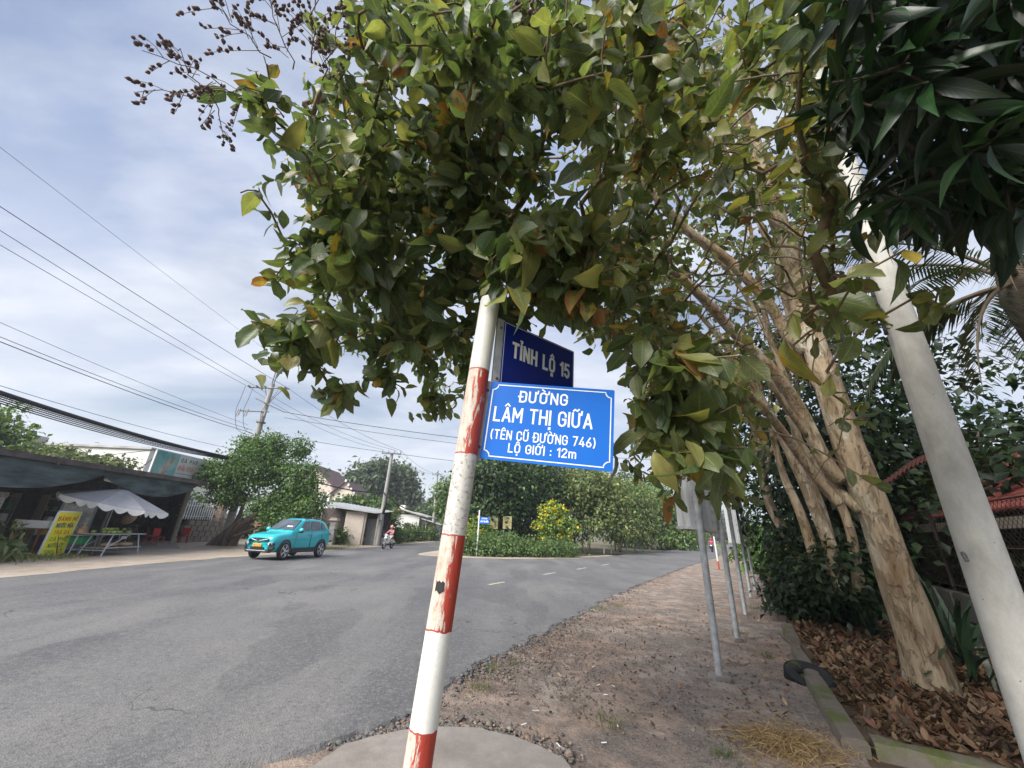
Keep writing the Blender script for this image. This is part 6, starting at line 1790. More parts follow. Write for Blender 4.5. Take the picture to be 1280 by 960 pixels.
# grass strip in front of the shop
grass('verge_grass', [(Vector((x, y, .012)), .55, 420) for x, y in ((-16.9, 13.0), (-16.6, 13.9), (-16.5, 14.8), (-17.2, 14.4), (-16.9, 15.4), (-17.4, 12.2), (-17.6, 13.2), (-17.8, 15.2))] + [(Vector((x, y, .012)), .35, 220) for x, y in ((-11.6, 24.6), (-11.3, 25.6), (-11.0, 26.6), (-12, 25.4))] + [(Vector((x, y, .012)), .6, 150) for x, y in ((-11.8, 31), (-10.9, 37), (-10.6, 40), (-10.2, 43))], [(.15, .21, .05), (.27, .28, .09), (.36, .31, .13)], [3, 3, 2], (.06, .18), 4.0)

# ================================================================== BUILDINGS
M_WHITE = pm('white_render', (.72, .71, .69), .85, .06, 1.2); M_PALE = pm('pale_pink_render', (.56, .49, .42), .85, .1, 1.0); M_BROWNR = pm('brown_tile', (.115, .075, .072), .75, .25, 2); M_GREYR = pm('grey_render', (.40, .39, .37), .9, .18, .9, col2=(.50, .49, .47)); M_DOPEN = pm('dark_opening', (.03, .032, .036), .5, .3, 2)
M_ZINC = pm('zinc_sheet', (.44, .45, .45), .5, .15, 1.5, metal=.2); M_ORTILE = pm('orange_tile', (.40, .17, .085), .8, .25, 2)
# white block behind the shop
wb0 = Vector((-37.5, 30, 0)); wbd = thing('building', 'plain white building rising behind the shop awning', 'building', wb0)
MB().box((4.5, 4, 3.2), (9.5, 8, 6.4)).build('wall', M_WHITE, wbd)
MB().box((4.5, 4, 6.45), (9.8, 8.3, .16)).build('parapet', M_GREYR, wbd)
MB().box((-.2, -.2, 6.75), (1.6, 1.0, .5)).build('roof_block', M_GREYR, wbd)
for x in (2.0, 4.6, 7.2): MB().box((x, -.02, 4.6), (1.2, .06, 1.2)).build('window', M_DOPEN, wbd)
# pale villa with brown gables
def gable(mb, x0, x1, y0, y1, z0, z1, ov=.35):
    """roof with its ridge along y"""
    xm = (x0 + x1) / 2; sl_ = (z1 - z0) / (xm - x0)
    for (xa, xb) in ((x0 - ov, xm), (x1 + ov, xm)):
        za = z0 - sl_ * ov
        P0_ = [Vector((xa, y0 - ov, za)), Vector((xb, y0 - ov, z1)), Vector((xb, y1 + ov, z1)), Vector((xa, y1 + ov, za))]
        mb.add(P0_ + [p + Vector((0, 0, .16)) for p in P0_], [(3, 2, 1, 0), (4, 5, 6, 7), (0, 1, 5, 4), (1, 2, 6, 5), (2, 3, 7, 6), (3, 0, 4, 7)])
def house_box(o, m, x0, x1, y0, y1, z1, zr=None):
    vs = [(x0, y0, 0), (x1, y0, 0), (x1, y1, 0), (x0, y1, 0), (x0, y0, z1), (x1, y0, z1), (x1, y1, z1), (x0, y1, z1)]
    fs = [(0, 1, 5, 4), (1, 2, 6, 5), (2, 3, 7, 6), (3, 0, 4, 7)]
    if zr:
        xm = (x0 + x1) / 2; vs += [(xm, y0, zr), (xm, y1, zr)]; fs += [(4, 5, 8), (6, 7, 9)]
    return MB().add(vs, fs).build('wall', m, o)
v0 = Vector((-28.2, 50, 0)); vl = thing('house', 'pale two-storey villa with brown gabled roofs beyond the ficus', 'house', v0)
house_box(vl, M_PALE, 0, 6.2, 0, 7, 5.6, 8.4); house_box(vl, M_PALE, 6.2, 9.6, -1.2, 4, 4.7, 6.4)
g_ = MB(); gable(g_, 0, 6.2, 0, 7, 5.6, 8.4); g_.build('roof', M_BROWNR, vl)
g_ = MB(); gable(g_, 6.2, 9.6, -1.2, 4, 4.7, 6.4); r2_ = g_.build('roof', M_BROWNR, vl)
for k in range(5):
    t = k / 4; MB().box((9.75 - 1.7 * t, -1.62, 4.75 + 1.95 * t - .18), (.2, .12, .3)).build('bracket', M_WHITE, vl)
for k in range(5):
    t = k / 4; MB().box((6.35 - 3.0 * t, -.42, 5.45 + 2.7 * t - .2), (.22, .12, .34)).build('bracket', M_WHITE, vl)
for x, y, z in ((1.2, -.03, 4.3), (3.6, -.03, 4.3), (5.2, -.03, 4.2), (7.4, -1.23, 3.9), (8.6, -1.23, 3.9)):
    wn = MB().box((x, y, z), (.9, .08, 1.3)).build('window', M_WHITE, vl); MB().box((x, y - .05, z), (.7, .04, 1.1)).build('pane', M_DOPEN, wn)
for x in (6.25, 9.5): MB().box((x, -1.35, 2.5), (.3, .3, 5)).build('column', M_WHITE, vl)
# open shed with zinc roof
s0 = Vector((-15.2, 32.5, 0)); shd = thing('shed', 'open shed under a bent zinc sheet roof behind the teal car', 'shed', s0)
k = 34; vs = []
for i in range(k + 1):
    x = -.9 + 5.9 * i / k; z = 2.98 - .115 * max(0, x - .2) + .02 * (-1) ** i
    vs += [(x, -.5, z), (x, 4.2, z + .35)]
mb = MB().add(vs, [(2 * i, 2 * i + 1, 2 * i + 3, 2 * i + 2) for i in range(k)]); mb.add([(v[0], v[1], v[2] - .05) for v in vs], [(2 * i, 2 * i + 2, 2 * i + 3, 2 * i + 1) for i in range(k)])
mb.build('roof', M_ZINC, shd)
MB().box((2.0, -.47, 2.72), (5.6, .06, .10), Ry(R(5.2))).build('fascia', M_ZINC, shd)
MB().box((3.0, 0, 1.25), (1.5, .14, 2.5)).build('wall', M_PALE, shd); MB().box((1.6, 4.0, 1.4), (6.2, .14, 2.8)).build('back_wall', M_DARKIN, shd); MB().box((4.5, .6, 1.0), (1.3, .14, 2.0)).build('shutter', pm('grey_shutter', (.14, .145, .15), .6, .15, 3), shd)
for x in (.3, 3.9, 4.9): MB().box((x, -.1, 1.25), (.12, .12, 2.5)).build('post', M_WOOD, shd)
s1 = Vector((-18.6, 33.5, 0)); sh2 = thing('shed', 'lean-to with pale awning left of the gate pillars', 'shed', s1)
MB().box((1.2, 0, 2.95), (3.6, 2.0, .08), Rx(R(9))).build('roof', M_ZINC, sh2); MB().box((1.2, -1.0, 2.45), (3.2, .05, .75), Rx(R(-10))).build('awning', M_SGREY, sh2); MB().box((1.2, .9, 1.3), (3.4, .12, 2.6)).build('back_wall', M_DARKIN, sh2)
for x in (-.4, 2.8): MB().box((x, -.8, 1.25), (.12, .12, 2.5)).build('post', M_WOOD, sh2)
MB().box((1.2, -.6, 1.05), (3.3, .1, .5)).build('counter', M_DOPEN, sh2)
# gate pillars
for i, (x, zt, lb) in enumerate(((-14.9, 1.9, 'left stone gate pillar topped by an orange ornament'), (-13.25, 1.85, 'right stone gate pillar nearest the zinc-roofed shed'))):
    o = thing('gate_pillar', lb, 'pillar', (x, 31.2, 0), group='gate pillars beside the shed')
    for k in range(5): MB().bbox((0, 0, .18 + k * .34), (.42, .42, .33), .015).build('stone', M_GREYR, o)
    MB().bbox((0, 0, zt - .06), (.62, .62, .12), .02).build('cap', M_PALE, o); MB().bbox((0, 0, zt + .05), (.5, .5, .08), .02).build('cap', M_PALE, o)
    if i == 0: MB().lathe([(.1, 0), (.2, .1), (.14, .3), (.05, .42), (0, .45)], 10, (0, 0, zt + .1)).build('finial', M_ORTILE, o, smooth=True)
o = thing('timber_rail', 'rough timber rail fence with a slanting pole, behind the teal car', 'rail', (-19.0, 30.6, 0))
for i, z in enumerate((1.35, 1.15)): MB().tube([(0, 0, z), (2.5, .1, z + .05), (5.2, 0, z - .05)], .06, 6).build('rail', M_RWOOD, o)
for x in (.2, 2.6, 4.4): MB().tube([(x, 0, 0), (x, 0, 1.4)], .06, 6).build('post', M_WOOD, o)
MB().tube([(2.6, -.3, .1), (4.0, -.1, 1.5)], .04, 6).build('pole', M_WOOD, o)
# white cottage down the road
h0 = Vector((-15.4, 50, 0)); wh = thing('house', 'white cottage with an orange tiled roof behind the scooter rider', 'house', h0)
house_box(wh, M_WHITE, 0, 4.6, 0, 6, 2.9); house_box(wh, M_GREYR, 4.6, 6.6, .6, 5, 2.3)
mb = MB(); mb.box((.6, 2.8, 3.35), (2.2, 7, .16), Ry(R(-14)) @ Rx(R(8))); mb.build('roof', M_ORTILE, wh); mb = MB(); mb.box((3.6, 2.8, 3.2), (4.4, 6.6, .14), Ry(R(13))); mb.build('roof', M_GREYR, wh)
MB().box((2.1, 1.0, 3.7), (.7, .5, .7)).build('chimney', M_WHITE, wh); MB().box((6.2, .3, 2.2), (2.6, 1.6, .1), Ry(R(14))).build('awning', M_ZINC, wh)
for x in (1.0, 3.2): 
    wn = MB().box((x, -.03, 1.5), (.8, .08, 1.0)).build('window', M_GREYR, wh); MB().box((x, -.08, 1.5), (.62, .04, .84)).build('pane', M_DOPEN, wh if False else wn)
MB().box((5.5, .55, 1.0), (.9, .08, 1.9)).build('door', M_DOPEN, wh)
MB().box((5.6, -.5, 1.0), (.1, .1, 2.0)).build('post', M_WOOD, wh)
b0 = thing('low_wall', 'low pale wall with a red brick pile beside the pole behind the scooter', 'wall', (-12.4, 33.6, 0)); MB().bbox((1.2, 0, .3), (3.2, .2, .6), .03).build('wall', M_PALE, b0)
for i in range(6): MB().bbox((.9 + (i % 3) * .26, -.3, .08 + (i // 3) * .14), (.24, .2, .13), .01).build('brick', M_ORTILE, b0)

# ================================================================== TREES AND PLANTS BEHIND
fb = Vector((-16.2, 25.2, 0))
def PV(x, y, Y): return tuple(ply(x, y, Y) - fb)
fic = bg_plant('ficus_tree', 'bushy green ficus with a twisted ribbed trunk beside the teal car', 'tree', fb,
    [(PV(320, 585, 24.8), (1.9, 1.7, 1.45)), (PV(278, 592, 25), (1.2, 1.3, 1.1)), (PV(372, 600, 25), (1.35, 1.3, 1.25)), (PV(340, 560, 25.2), (1.1, 1.1, 1.0)), (PV(375, 560, 25.4), (.6, .7, .75)), (PV(345, 630, 24.6), (1.5, 1.2, .7)), (PV(290, 620, 25), (1.2, 1.1, .6)), (PV(355, 645, 24.2), (1.3, 1.0, .6)), (PV(388, 630, 24.6), (.9, .9, .8)), (PV(310, 556, 25.5), (.7, .8, .6))],
    15000, (.10, .18), [(.07, .135, .03), (.095, .18, .038), (.135, .23, .05), (.05, .10, .025)], [3, 4, 2, 3], crad=.21,
    trunk=[([Vector((-1.3, .1, -.1)), Vector((-.9, 0, .5)), Vector((-.25, 0, 1.2)), Vector((.9, 0, 2.2)), Vector((1.3, 0, 3.4))], .42, .12), ([Vector((-.4, 0, -.1)), Vector((-.4, .1, .5)), Vector((.1, .1, 1.3)), Vector((.6, .2, 2.6))], .30, .10), ([Vector((-1.8, 0, -.1)), Vector((-1.1, -.1, .6)), Vector((-.5, -.1, 1.4)), Vector((-.4, 0, 2.8))], .25, .08), ([Vector((-.7, -.2, .4)), Vector((.7, -.2, 1.0)), Vector((2.4, -.1, 1.7))], .09, .05), ([Vector((-.9, -.1, -.1)), Vector((-.7, -.25, .8)), Vector((-.1, -.2, 1.6))], .22, .1)], trunk_m=pm('ficus_bark', (.11, .08, .06), .9, .35, 6, bump=1, bscale=14, stretch=(1, 1, .3)))
b = Vector((-31.5, 24, 0))
bg_plant('tree', 'yellow-green tree at the far left above the awning', 'tree', b, [((-2.2, 0, 5.6), (1.7, 2, 2.0)), ((.4, 1, 4.4), (1.8, 1.6, 1.0))], 3600, (.2, .34), [(.10, .17, .03), (.16, .24, .045), (.06, .11, .025)], [3, 3, 2], [([Vector((-1, 0, 0)), Vector((-1, 0, 2.5)), Vector((-2, 0, 5))], .25, .1)], crad=.4)  # bright yellow-green leaf palette
b = Vector((-26.5, 25, 0))
bg_plant('tree', 'olive green treetop in front of the plain white building', 'tree', b, [((-1.5, 0, 4.3), (1.7, 1.5, .75)), ((.6, 0, 4.2), (1.3, 1.3, .7)), ((-3.8, .5, 4.6), (1.4, 1.3, .7))], 3200, (.16, .28), OLIVE, [3, 2, 3, 0.4], [([Vector((0, 0, 0)), Vector((-.4, 0, 2)), Vector((-1, 0, 4))], .18, .08)], crad=.3)
FARG = [(.085, .125, .07), (.105, .145, .075), (.075, .11, .065), (.12, .15, .08)]  # greens greyed and paled: distance haze put into the leaf colour
def ftree(lb, Y, specs, n, Lr, pal, w, trunk=True, crad=.9, group='tall trees down the road'):
    x0, y0 = specs[0][0], specs[0][1]; c = ply(x0, y0, Y); b = Vector((c.x, Y, 0))
    bl = [(tuple(ply(x, y, Y + dy) - b), r_) for x, y, dy, r_ in specs]
    tz = c.z
    return bg_plant('tree', lb, 'tree', b, bl, n, Lr, pal, w, [([Vector((0, 0, -.1)), Vector((.1, 0, tz * .5)), Vector((0, .2, tz))], .05 * tz ** .8, .06)] if trunk else None, crad=crad, group=group)
ftree('tall hazy round-headed tree left of the power pole down the road', 80, [(458, 606, 0, (4.6, 4, 4.0)), (440, 625, 0, (4.2, 4, 3.6)), (470, 592, 0, (3.2, 3, 2.6)), (458, 632, 0, (5, 4, 2.5))], 5200, (.5, .9), FARG, [3, 3, 3, 1])
ftree('tall hazy tree right of the power pole down the road', 84, [(494, 608, 0, (3.8, 3.5, 3.6)), (500, 596, 0, (2.6, 3, 2.2)), (490, 628, 0, (5, 4, 3.2)), (508, 618, 0, (2.4, 2.5, 2.2))], 4600, (.5, .9), FARG, [3, 3, 2, 2])
ftree('lower grey-green trees where the road vanishes', 150, [(520, 640, 0, (6, 5, 5.0)), (532, 645, 0, (5, 5, 4)), (545, 650, 0, (6, 5, 3)), (510, 645, 0, (6, 5, 4.5))], 2600, (.8, 1.4), [(.09, .12, .075), (.075, .10, .065)], [1, 1])  # distance haze mixed into these two greens as well
ftree('dark green tree beside the distant bare pole', 66, [(552, 645, 0, (3.4, 3, 2.6)), (538, 653, 0, (2.4, 3, 1.8)), (565, 632, 0, (3, 3, 3.2)), (572, 655, 0, (3.5, 3, 2))], 4200, (.35, .6), GREEN + DARK[:1], [2, 2, 1, 2, 2], crad=.6)
ftree('dense green tree in front of the pale villa', 44, [(455, 634, 0, (2.2, 2, .75)), (438, 632, 0, (1.3, 2, .6)), (470, 636, 0, (1.8, 2, .9))], 2000, (.3, .5), GREEN, [2, 3, 2, 2], crad=.45)
ftree('bushy tree between the zinc-roofed shed and the white cottage', 40, [(468, 645, 0, (.9, 1, .9)), (476, 650, 0, (.8, 1, 1.0)), (470, 660, 0, (.9, 1, .8))], 1500, (.2, .35), GREEN, [2, 3, 3, 1], crad=.3)
for x, y, Y, r_, lb in ((500, 668, 42, .9, 'bright green roadside shrub directly right of the scooter rider'), (515, 664, 46, 1.2, 'taller roadside shrub in front of the white cottage'), (533, 664, 50, 1.4, 'roadside shrub at the far end of the verge'), (489, 655, 38, .8, 'yellow-green shrub against the pole behind the scooter'), (440, 672, 34, .7, 'clipped green shrub beside the right gate pillar'), (415, 668, 32, .8, 'climbing green plant between the car and the gate pillars')):
    c = ply(x, y, Y); b = Vector((c.x, Y, 0))
    bg_plant('roadside_shrub', lb, 'shrub', b, [((0, 0, max(.5, c.z * .9)), (r_, r_, max(.5, c.z * .8))), ((r_ * .6, 0, .4), (r_ * .7, r_ * .6, .45)), ((-r_ * .6, 0, .45), (r_ * .6, r_ * .6, .5))], 1100, (.14, .26), GREEN + [(.13, .2, .04)], [2, 3, 2, 2, 2], crad=.26)

for x, y, r_, h_, lb in ((-24.5, 31, 2.2, 3.4, 'dark bushy garden tree behind the block wall and pillar'), (-21.0, 36, 2.4, 3.0, 'leafy green bush tree behind the leaning ficus trunk'), (-17.5, 38.5, 1.8, 2.4, 'green garden bush behind the gate pillars')):
    bg_plant('garden_tree', lb, 'tree', (x, y, 0), [((0, 0, h_ * .6), (r_, r_, h_ * .42)), ((r_ * .6, 0, h_ * .3), (r_ * .8, r_, h_ * .32)), ((-r_ * .6, 0, h_ * .3), (r_ * .8, r_, h_ * .32))], 2600, (.15, .28), GREEN + DARK[:2], [2, 2, 1, 2, 2, 1], [([Vector((0, 0, 0)), Vector((.1, 0, h_ * .3)), Vector((0, 0, h_ * .7))], .12, .05)], crad=.35)
# centre: the wooded corner across the side road
b = Vector((1.2, 27.2, 0))
bg_plant('hedge', 'loose green hedge along the corner in front of the trees', 'hedge', b, [((x, y, .55), (1.15, 1.0, .62)) for x, y in ((-3.6, -.9), (-2.6, -.7), (-1.5, -.4), (-.4, 0), (.8, .5), (2.0, 1.1), (3.1, 1.9))] + [((-3.0, .2, .9), (1.0, .9, .55)), ((-1.4, .5, .95), (1.1, .9, .55)), ((-4.4, -.6, .5), (.7, .8, .5))], 7600, (.08, .16), [(.10, .17, .05), (.135, .21, .07), (.075, .13, .04), (.175, .25, .09)], [3, 3, 3, 1], crad=.2, kind=None)
cen = [('dark leafy tree behind the yellow boards', 612, 31.5, 5.6, [(0, 0, 4.6, 2.1, 1.5), (-1.4, 0, 3.8, 1.5, 1.2), (1.5, .2, 4.2, 1.6, 1.5), (0, .5, 2.4, 2.2, 1.1)], DARK + GREEN[:1], 1.0),
       ('tall tree behind the middle of the hedge', 655, 36, 6.6, [(0, 0, 5.4, 2.4, 1.8), (1.6, 0, 4.2, 1.8, 1.5), (-1.5, 0, 3.6, 1.8, 1.4), (0, 0, 2.0, 2.4, 1.3)], DARK + GREEN[:2], 1.0),
       ('olive tree hanging over the far side of the side road', 735, 37, 6.4, [(0, 0, 4.8, 2.4, 1.5), (1.8, .5, 3.9, 1.9, 1.4), (-1.7, .2, 4.0, 1.8, 1.3), (.8, -.6, 2.4, 1.6, 1.1), (2.6, .4, 2.2, 1.4, 1.2)], OLIVE, 1.0),
       ('grey-green tree right of the olive tree across the side road', 775, 44, 6.6, [(0, 0, 4.8, 2.6, 1.7), (2.2, .8, 3.6, 2.0, 1.5), (-1.8, 0, 3.6, 1.8, 1.4), (2.0, 0, 2.0, 1.8, 1.2)], OLIVE + GREEN[:1], 1.0),
       ('leafy tree over the dark gap beyond the grey board', 820, 56, 7.0, [(0, 0, 5.2, 3.0, 2.0), (2.8, 1, 3.8, 2.4, 1.8), (-2.2, 0, 4.2, 2.2, 1.6), (3.2, 0, 1.6, 2.0, 1.4)], GREEN + OLIVE[:2], 1.2),
       ('tall dark tree at the back of the wooded corner', 700, 46, 9.0, [(0, 0, 6.6, 3.4, 2.4), (2.8, 0, 5.4, 2.6, 2.2), (-2.8, 0, 5.0, 2.6, 2.2), (0, 0, 2.6, 4.2, 2.0)], DARK, 1.2),
       ('dark tree behind the blue sign on the far corner', 590, 40, 6.5, [(0, 0, 4.8, 2.2, 1.8), (-2.0, 1.5, 4.0, 2.0, 1.6), (0, 0, 2.2, 2.6, 1.4)], GREEN + DARK[:2], 1.0),
       ('broad dark tree filling the back between olive and leafy trees', 790, 62, 9.0, [(0, 0, 6.4, 4.2, 2.6), (-4, 0, 5.4, 3.4, 2.2), (3.6, 2, 5.0, 3.2, 2.2), (0, 0, 2.4, 5, 2.2)], DARK + GREEN[:1], 1.4)]
for lb, x, Y, h, bl, pal, sc_l in cen:
    pal = [tuple(min(.3, v * 1.5) for v in p_) for p_ in pal]
    c = ply(x, 690, Y); b = Vector((c.x, Y, 0))
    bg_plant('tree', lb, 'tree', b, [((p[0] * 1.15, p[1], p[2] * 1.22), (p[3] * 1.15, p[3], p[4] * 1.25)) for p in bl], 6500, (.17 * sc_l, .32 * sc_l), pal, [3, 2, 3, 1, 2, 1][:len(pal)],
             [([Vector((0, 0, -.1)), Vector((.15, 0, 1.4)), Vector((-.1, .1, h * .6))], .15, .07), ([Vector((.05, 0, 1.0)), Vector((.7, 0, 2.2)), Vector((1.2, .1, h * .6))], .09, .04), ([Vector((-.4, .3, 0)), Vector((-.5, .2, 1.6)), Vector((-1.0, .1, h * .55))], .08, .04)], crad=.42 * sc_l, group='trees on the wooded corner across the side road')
for x, Y, s_, nf, lb in ((692, 30.6, 1.0, 700, 'shrub covered in bright yellow blossom behind the hedge'), (597, 29.5, .6, 220, 'small yellow-flowering shrub beside the blue sign')):
    c = ply(x, 690, Y); b = Vector((c.x, Y, 0))
    bg_plant('flowering_shrub', lb, 'shrub', b, [((0, 0, 2.3 * s_ + .2), (1.2 * s_, 1.1 * s_, 1.15 * s_)), ((.9 * s_, 0, 2.0 * s_), (.8 * s_, .8 * s_, .8 * s_)), ((-.6 * s_, 0, 1.7 * s_ + .2), (.9 * s_, .8 * s_, .8 * s_)), ((0, 0, 3.3 * s_), (.5 * s_, .5 * s_, .5 * s_))], int(1900 * s_), (.12, .22), [(.09, .17, .035), (.14, .24, .05), (.19, .28, .06)], [2, 3, 2], [([Vector((0, 0, 0)), Vector((0, 0, 1.2)), Vector((.2, 0, 2.2))], .05, .02)], crad=.2, flowers=(nf, (.9, .70, .02), .20))
# hedge wall at the bend of the side road, both sides
for lb, pts_, n_, pal in (('tall bright green creeper-covered bank at the bend of the side road', ((24.5, 60, 2.6), (28.5, 66, 3.0), (33, 73, 3.2), (38, 82, 3.4), (44, 93, 3.6), (52, 108, 4), (26, 63, 1.2), (31, 70, 1.3), (36, 78, 1.4)), 9000, [(.085, .145, .03), (.12, .19, .045), (.06, .10, .025)]),
                      ('bright green hedge beyond the last galvanised post on the right', ((14.5, 21.5, 1.0), (16.5, 24.5, 1.2), (19, 28, 1.4), (23, 34, 1.7), (29, 43, 2.0), (37, 55, 2.4), (47, 70, 2.8)), 6500, [(.085, .15, .035), (.12, .2, .05), (.05, .09, .025)])):
    b = Vector((pts_[0][0], pts_[0][1], 0))
    bg_plant('hedge', lb, 'hedge', b, [((x - b.x, y - b.y, h * .8), (1.6 + h * .3, 1.9 + h * .3, h * .95)) for x, y, h in pts_], n_, (.2, .4), pal, [3, 2, 2], crad=.4)
ftree('pale distant tree closing the end of the side road', 190, [(905, 655, 0, (9, 6, 6)), (925, 660, 0, (8, 6, 5)), (885, 655, 0, (9, 6, 6.5))], 1800, (1.2, 2.0), [(.09, .12, .075), (.075, .10, .065)], [1, 1], group='trees at the end of the side road')  # same greyed greens, haze carried by the leaf colour

# small signs on the far corner
bs0 = gnd(596, 691.5); bs0 = ply(596, 690, 26.0); bs0.z = 0
bs = thing('street_sign', 'small blue street name sign on a thin pole at the far corner', 'street sign', bs0)
MB().tube([(0, 0, 0), (0, 0, 2.75)], .045, 8).build('pole', M_SGREY, bs)
pq = MB().bbox((.36, -.06, 2.12), (.62, .02, .42), .008).build('sign_plate', M_SBLUE, bs)
q_ = MB(); lettering(q_, 'ĐƯỜNG', frame4((.36, -.071, 2.20), (1, 0, 0), (0, 0, 1)), .34, .08, .2); lettering(q_, 'LÂM THỊ GIỮA', frame4((.36, -.071, 2.02), (1, 0, 0), (0, 0, 1)), .50, .09, .2); q_.build('lettering', M_SWHITE, pq)
M_YB = pm('faded_yellow_board', (.46, .41, .16), .7, .22, 2.5, col2=(.56, .50, .26))
for i, (xa, xb, lb) in enumerate(((611, 623, 'left one of two faded yellow boards on the trunks above the hedge'), (629, 640, 'right one of two faded yellow boards on the trunks above the hedge'))):
    a, c = ply(xa, 645, 30), ply(xb, 645, 30); zb = ply(xa, 661, 30).z
    o = thing('notice_board', lb, 'notice board', (a.x, 30, 0), group='faded yellow boards above the hedge')
    MB().bbox(((c.x - a.x) / 2, 0, (a.z + zb) / 2), (c.x - a.x, .06, a.z - zb), .012).build('board', M_YB, o)
    for k in range(5): MB().box(((c.x - a.x) / 2 + rng.uniform(-.06, .06), -.033, zb + .12 + k * .13), ((c.x - a.x) * rng.uniform(.35, .65), .004, .03)).build('text_line', pm('faded_ink', (.34, .24, .12), .7, .2, 4), o)
    for t in (.15, .85): MB().tube([((c.x - a.x) * t, .05, 0), ((c.x - a.x) * t, .05, zb + .3)], .03, 6).build('post', M_WOOD, o)
gb = ply(799, 690, 45); o = thing('gate_board', 'small grey board standing before the dark gap in the trees', 'board', (gb.x, 45, 0))
MB().bbox((0, 0, .85), (1.1, .06, 1.1), .02).build('board', M_ZINC, o)
for x in (-.45, .45): MB().tube([(x, .04, 0), (x, .04, 1.4)], .04, 6).build('post', M_WOOD, o)
for i, (x, Y) in enumerate(((755, 36), (764, 37), (773, 38), (783, 40))):
    c = ply(x, 690, Y)
    o = MB().tube([(0, 0, 0), (.05, 0, .9), (.02, 0, 1.7)], [.05, .045, .04], 6).build('fence_stake', M_WOOD, smooth='auto'); o.location = (c.x, Y, 0); tag(o, ('weathered stake', 'second stake from the left', 'third stake from the left', 'rightmost stake')[i] + (' at the left end' if i == 0 else '') + ' of the broken fence below the olive tree', 'stake', 'stakes of the broken fence across the side road')
# red and white marker post farther along the shoulder
mp0 = gnd(899, 712); o = thing('marker_post', 'slim red and white marker post far along the dirt shoulder', 'post', mp0)
M_RPAINT = pm('red_paint', (.42, .05, .03), .6, .2, 8); M_WPAINT = pm('white_paint', (.62, .61, .58), .6, .1, 8)
M_CLAD2 = pm('dull_dark_paint', (.12, .06, .05), .7, .2, 8)
for k in range(6): MB().cyl((-.01 * k, 0, k * .44), (-.01 * k - .01, 0, k * .44 + .44), .045, None, 10).build('band', (M_RPAINT, M_WPAINT, M_WPAINT, M_WPAINT, M_CLAD2, M_WPAINT)[k], o)
# ================================================================== TEAL CAR
M_TEALP = pm('teal_paint', (.010, .42, .48), .32, .05, 1.5, coat=.7, col2=(.014, .48, .54))
M_CLAD = pm('dark_cladding', (.035, .038, .045), .6, .15, 12)
M_TYRE = pm('tyre_rubber', (.018, .018, .019), .85, .2, 20, bump=.2)
M_RIM = pm('alloy', (.66, .67, .69), .4, .08, 8, metal=.3)
M_CGLASS = pm('car_glass', (.055, .07, .085), .06, .15, 2, spec=.9, col2=(.10, .12, .14))
M_LAMP = pm('lamp_lens', (.72, .76, .78), .12, .06, 6, spec=.8)
M_CHROME = pm('chrome', (.60, .62, .64), .18, .05, 8, metal=.9)
M_PLATE = pm('yellow_plate', (.78, .42, .02), .45, .04, 6)
car = thing('car', 'teal compact crossover with a yellow number plate driving towards the camera', 'car', (-10.28, 17.2, 0.03), R(-14)); car.scale = (.87, .88, 1.06)
CL = 4.05
def section(w, zt, zb=.26, crown=.018, tum=.96, n=7):
    """half section from the top centre down to the bottom centre, mirrored"""
    h = [(0, zt + crown), (.45 * w, zt + crown * .8), (.78 * w, zt + crown * .2), (w * tum, zt - .05), (w, zt - .22), (w * 1.0, (zt + zb) / 2 - .02), (w * .98, zb + .16), (w * .9, zb + .02), (.5 * w, zb), (0, zb)]
    return h + [(-x, z) for x, z in h[-2:0:-1]]
ST = [(.00, .62, .78, .34), (.05, .78, .86, .30), (.20, .86, .93, .27), (.55, .88, .985, .26), (.95, .89, 1.025, .26), (1.25, .89, 1.05, .26), (2.0, .89, 1.07, .26), (2.8, .89, 1.10, .26), (3.4, .89, 1.13, .26), (3.75, .87, 1.13, .28), (3.95, .82, 1.08, .34), (4.05, .72, .98, .42)]
mb = MB(); vs = []; k = 0
for y, w, zt, zb in ST:
    s_ = section(w, zt, zb); k = len(s_); vs += [(x, y, z) for x, z in s_]
fs = [(i * k + j, i * k + (j + 1) % k, (i + 1) * k + (j + 1) % k, (i + 1) * k + j) for i in range(len(ST) - 1) for j in range(k)]
fs += [tuple(range(k - 1, -1, -1))[::-1], tuple((len(ST) - 1) * k + j for j in range(k))[::-1]]
body = mb.add(vs, fs).build('body', M_TEALP, car, smooth=True)
sm = body.modifiers.new('smooth', 'SUBSURF'); sm.levels = sm.render_levels = 1
# cabin: paint shell, glass panels a few millimetres proud of it
RF = [(1.08, .78, 1.02), (1.78, .66, 1.50), (2.1, .65, 1.565), (2.7, .65, 1.575), (3.3, .64, 1.54), (3.62, .66, 1.46), (3.92, .74, 1.12)]
vs = []
for y, w, z in RF:
    zb = 1.0
    wb = .83
    h = [(0, z + .025), (w * .6, z + .02), (w * .92, z - .012), (w, z - .05), (wb - .06 * 0, zb), (0, zb)]
    if z < 1.1: h = [(0, z + .02), (w * .6, z + .015), (w * .92, z), (w * .98, z - .01), (wb, zb - .02), (0, zb - .02)]
    s_ = h + [(-x, zz) for x, zz in h[-2:0:-1]]; k = len(s_); vs += [(x, y, zz) for x, zz in s_]
fs = [(i * k + j, i * k + (j + 1) % k, (i + 1) * k + (j + 1) % k, (i + 1) * k + j) for i in range(len(RF) - 1) for j in range(k)]
MB().add(vs, fs).build('roof', M_TEALP, car, smooth='auto')
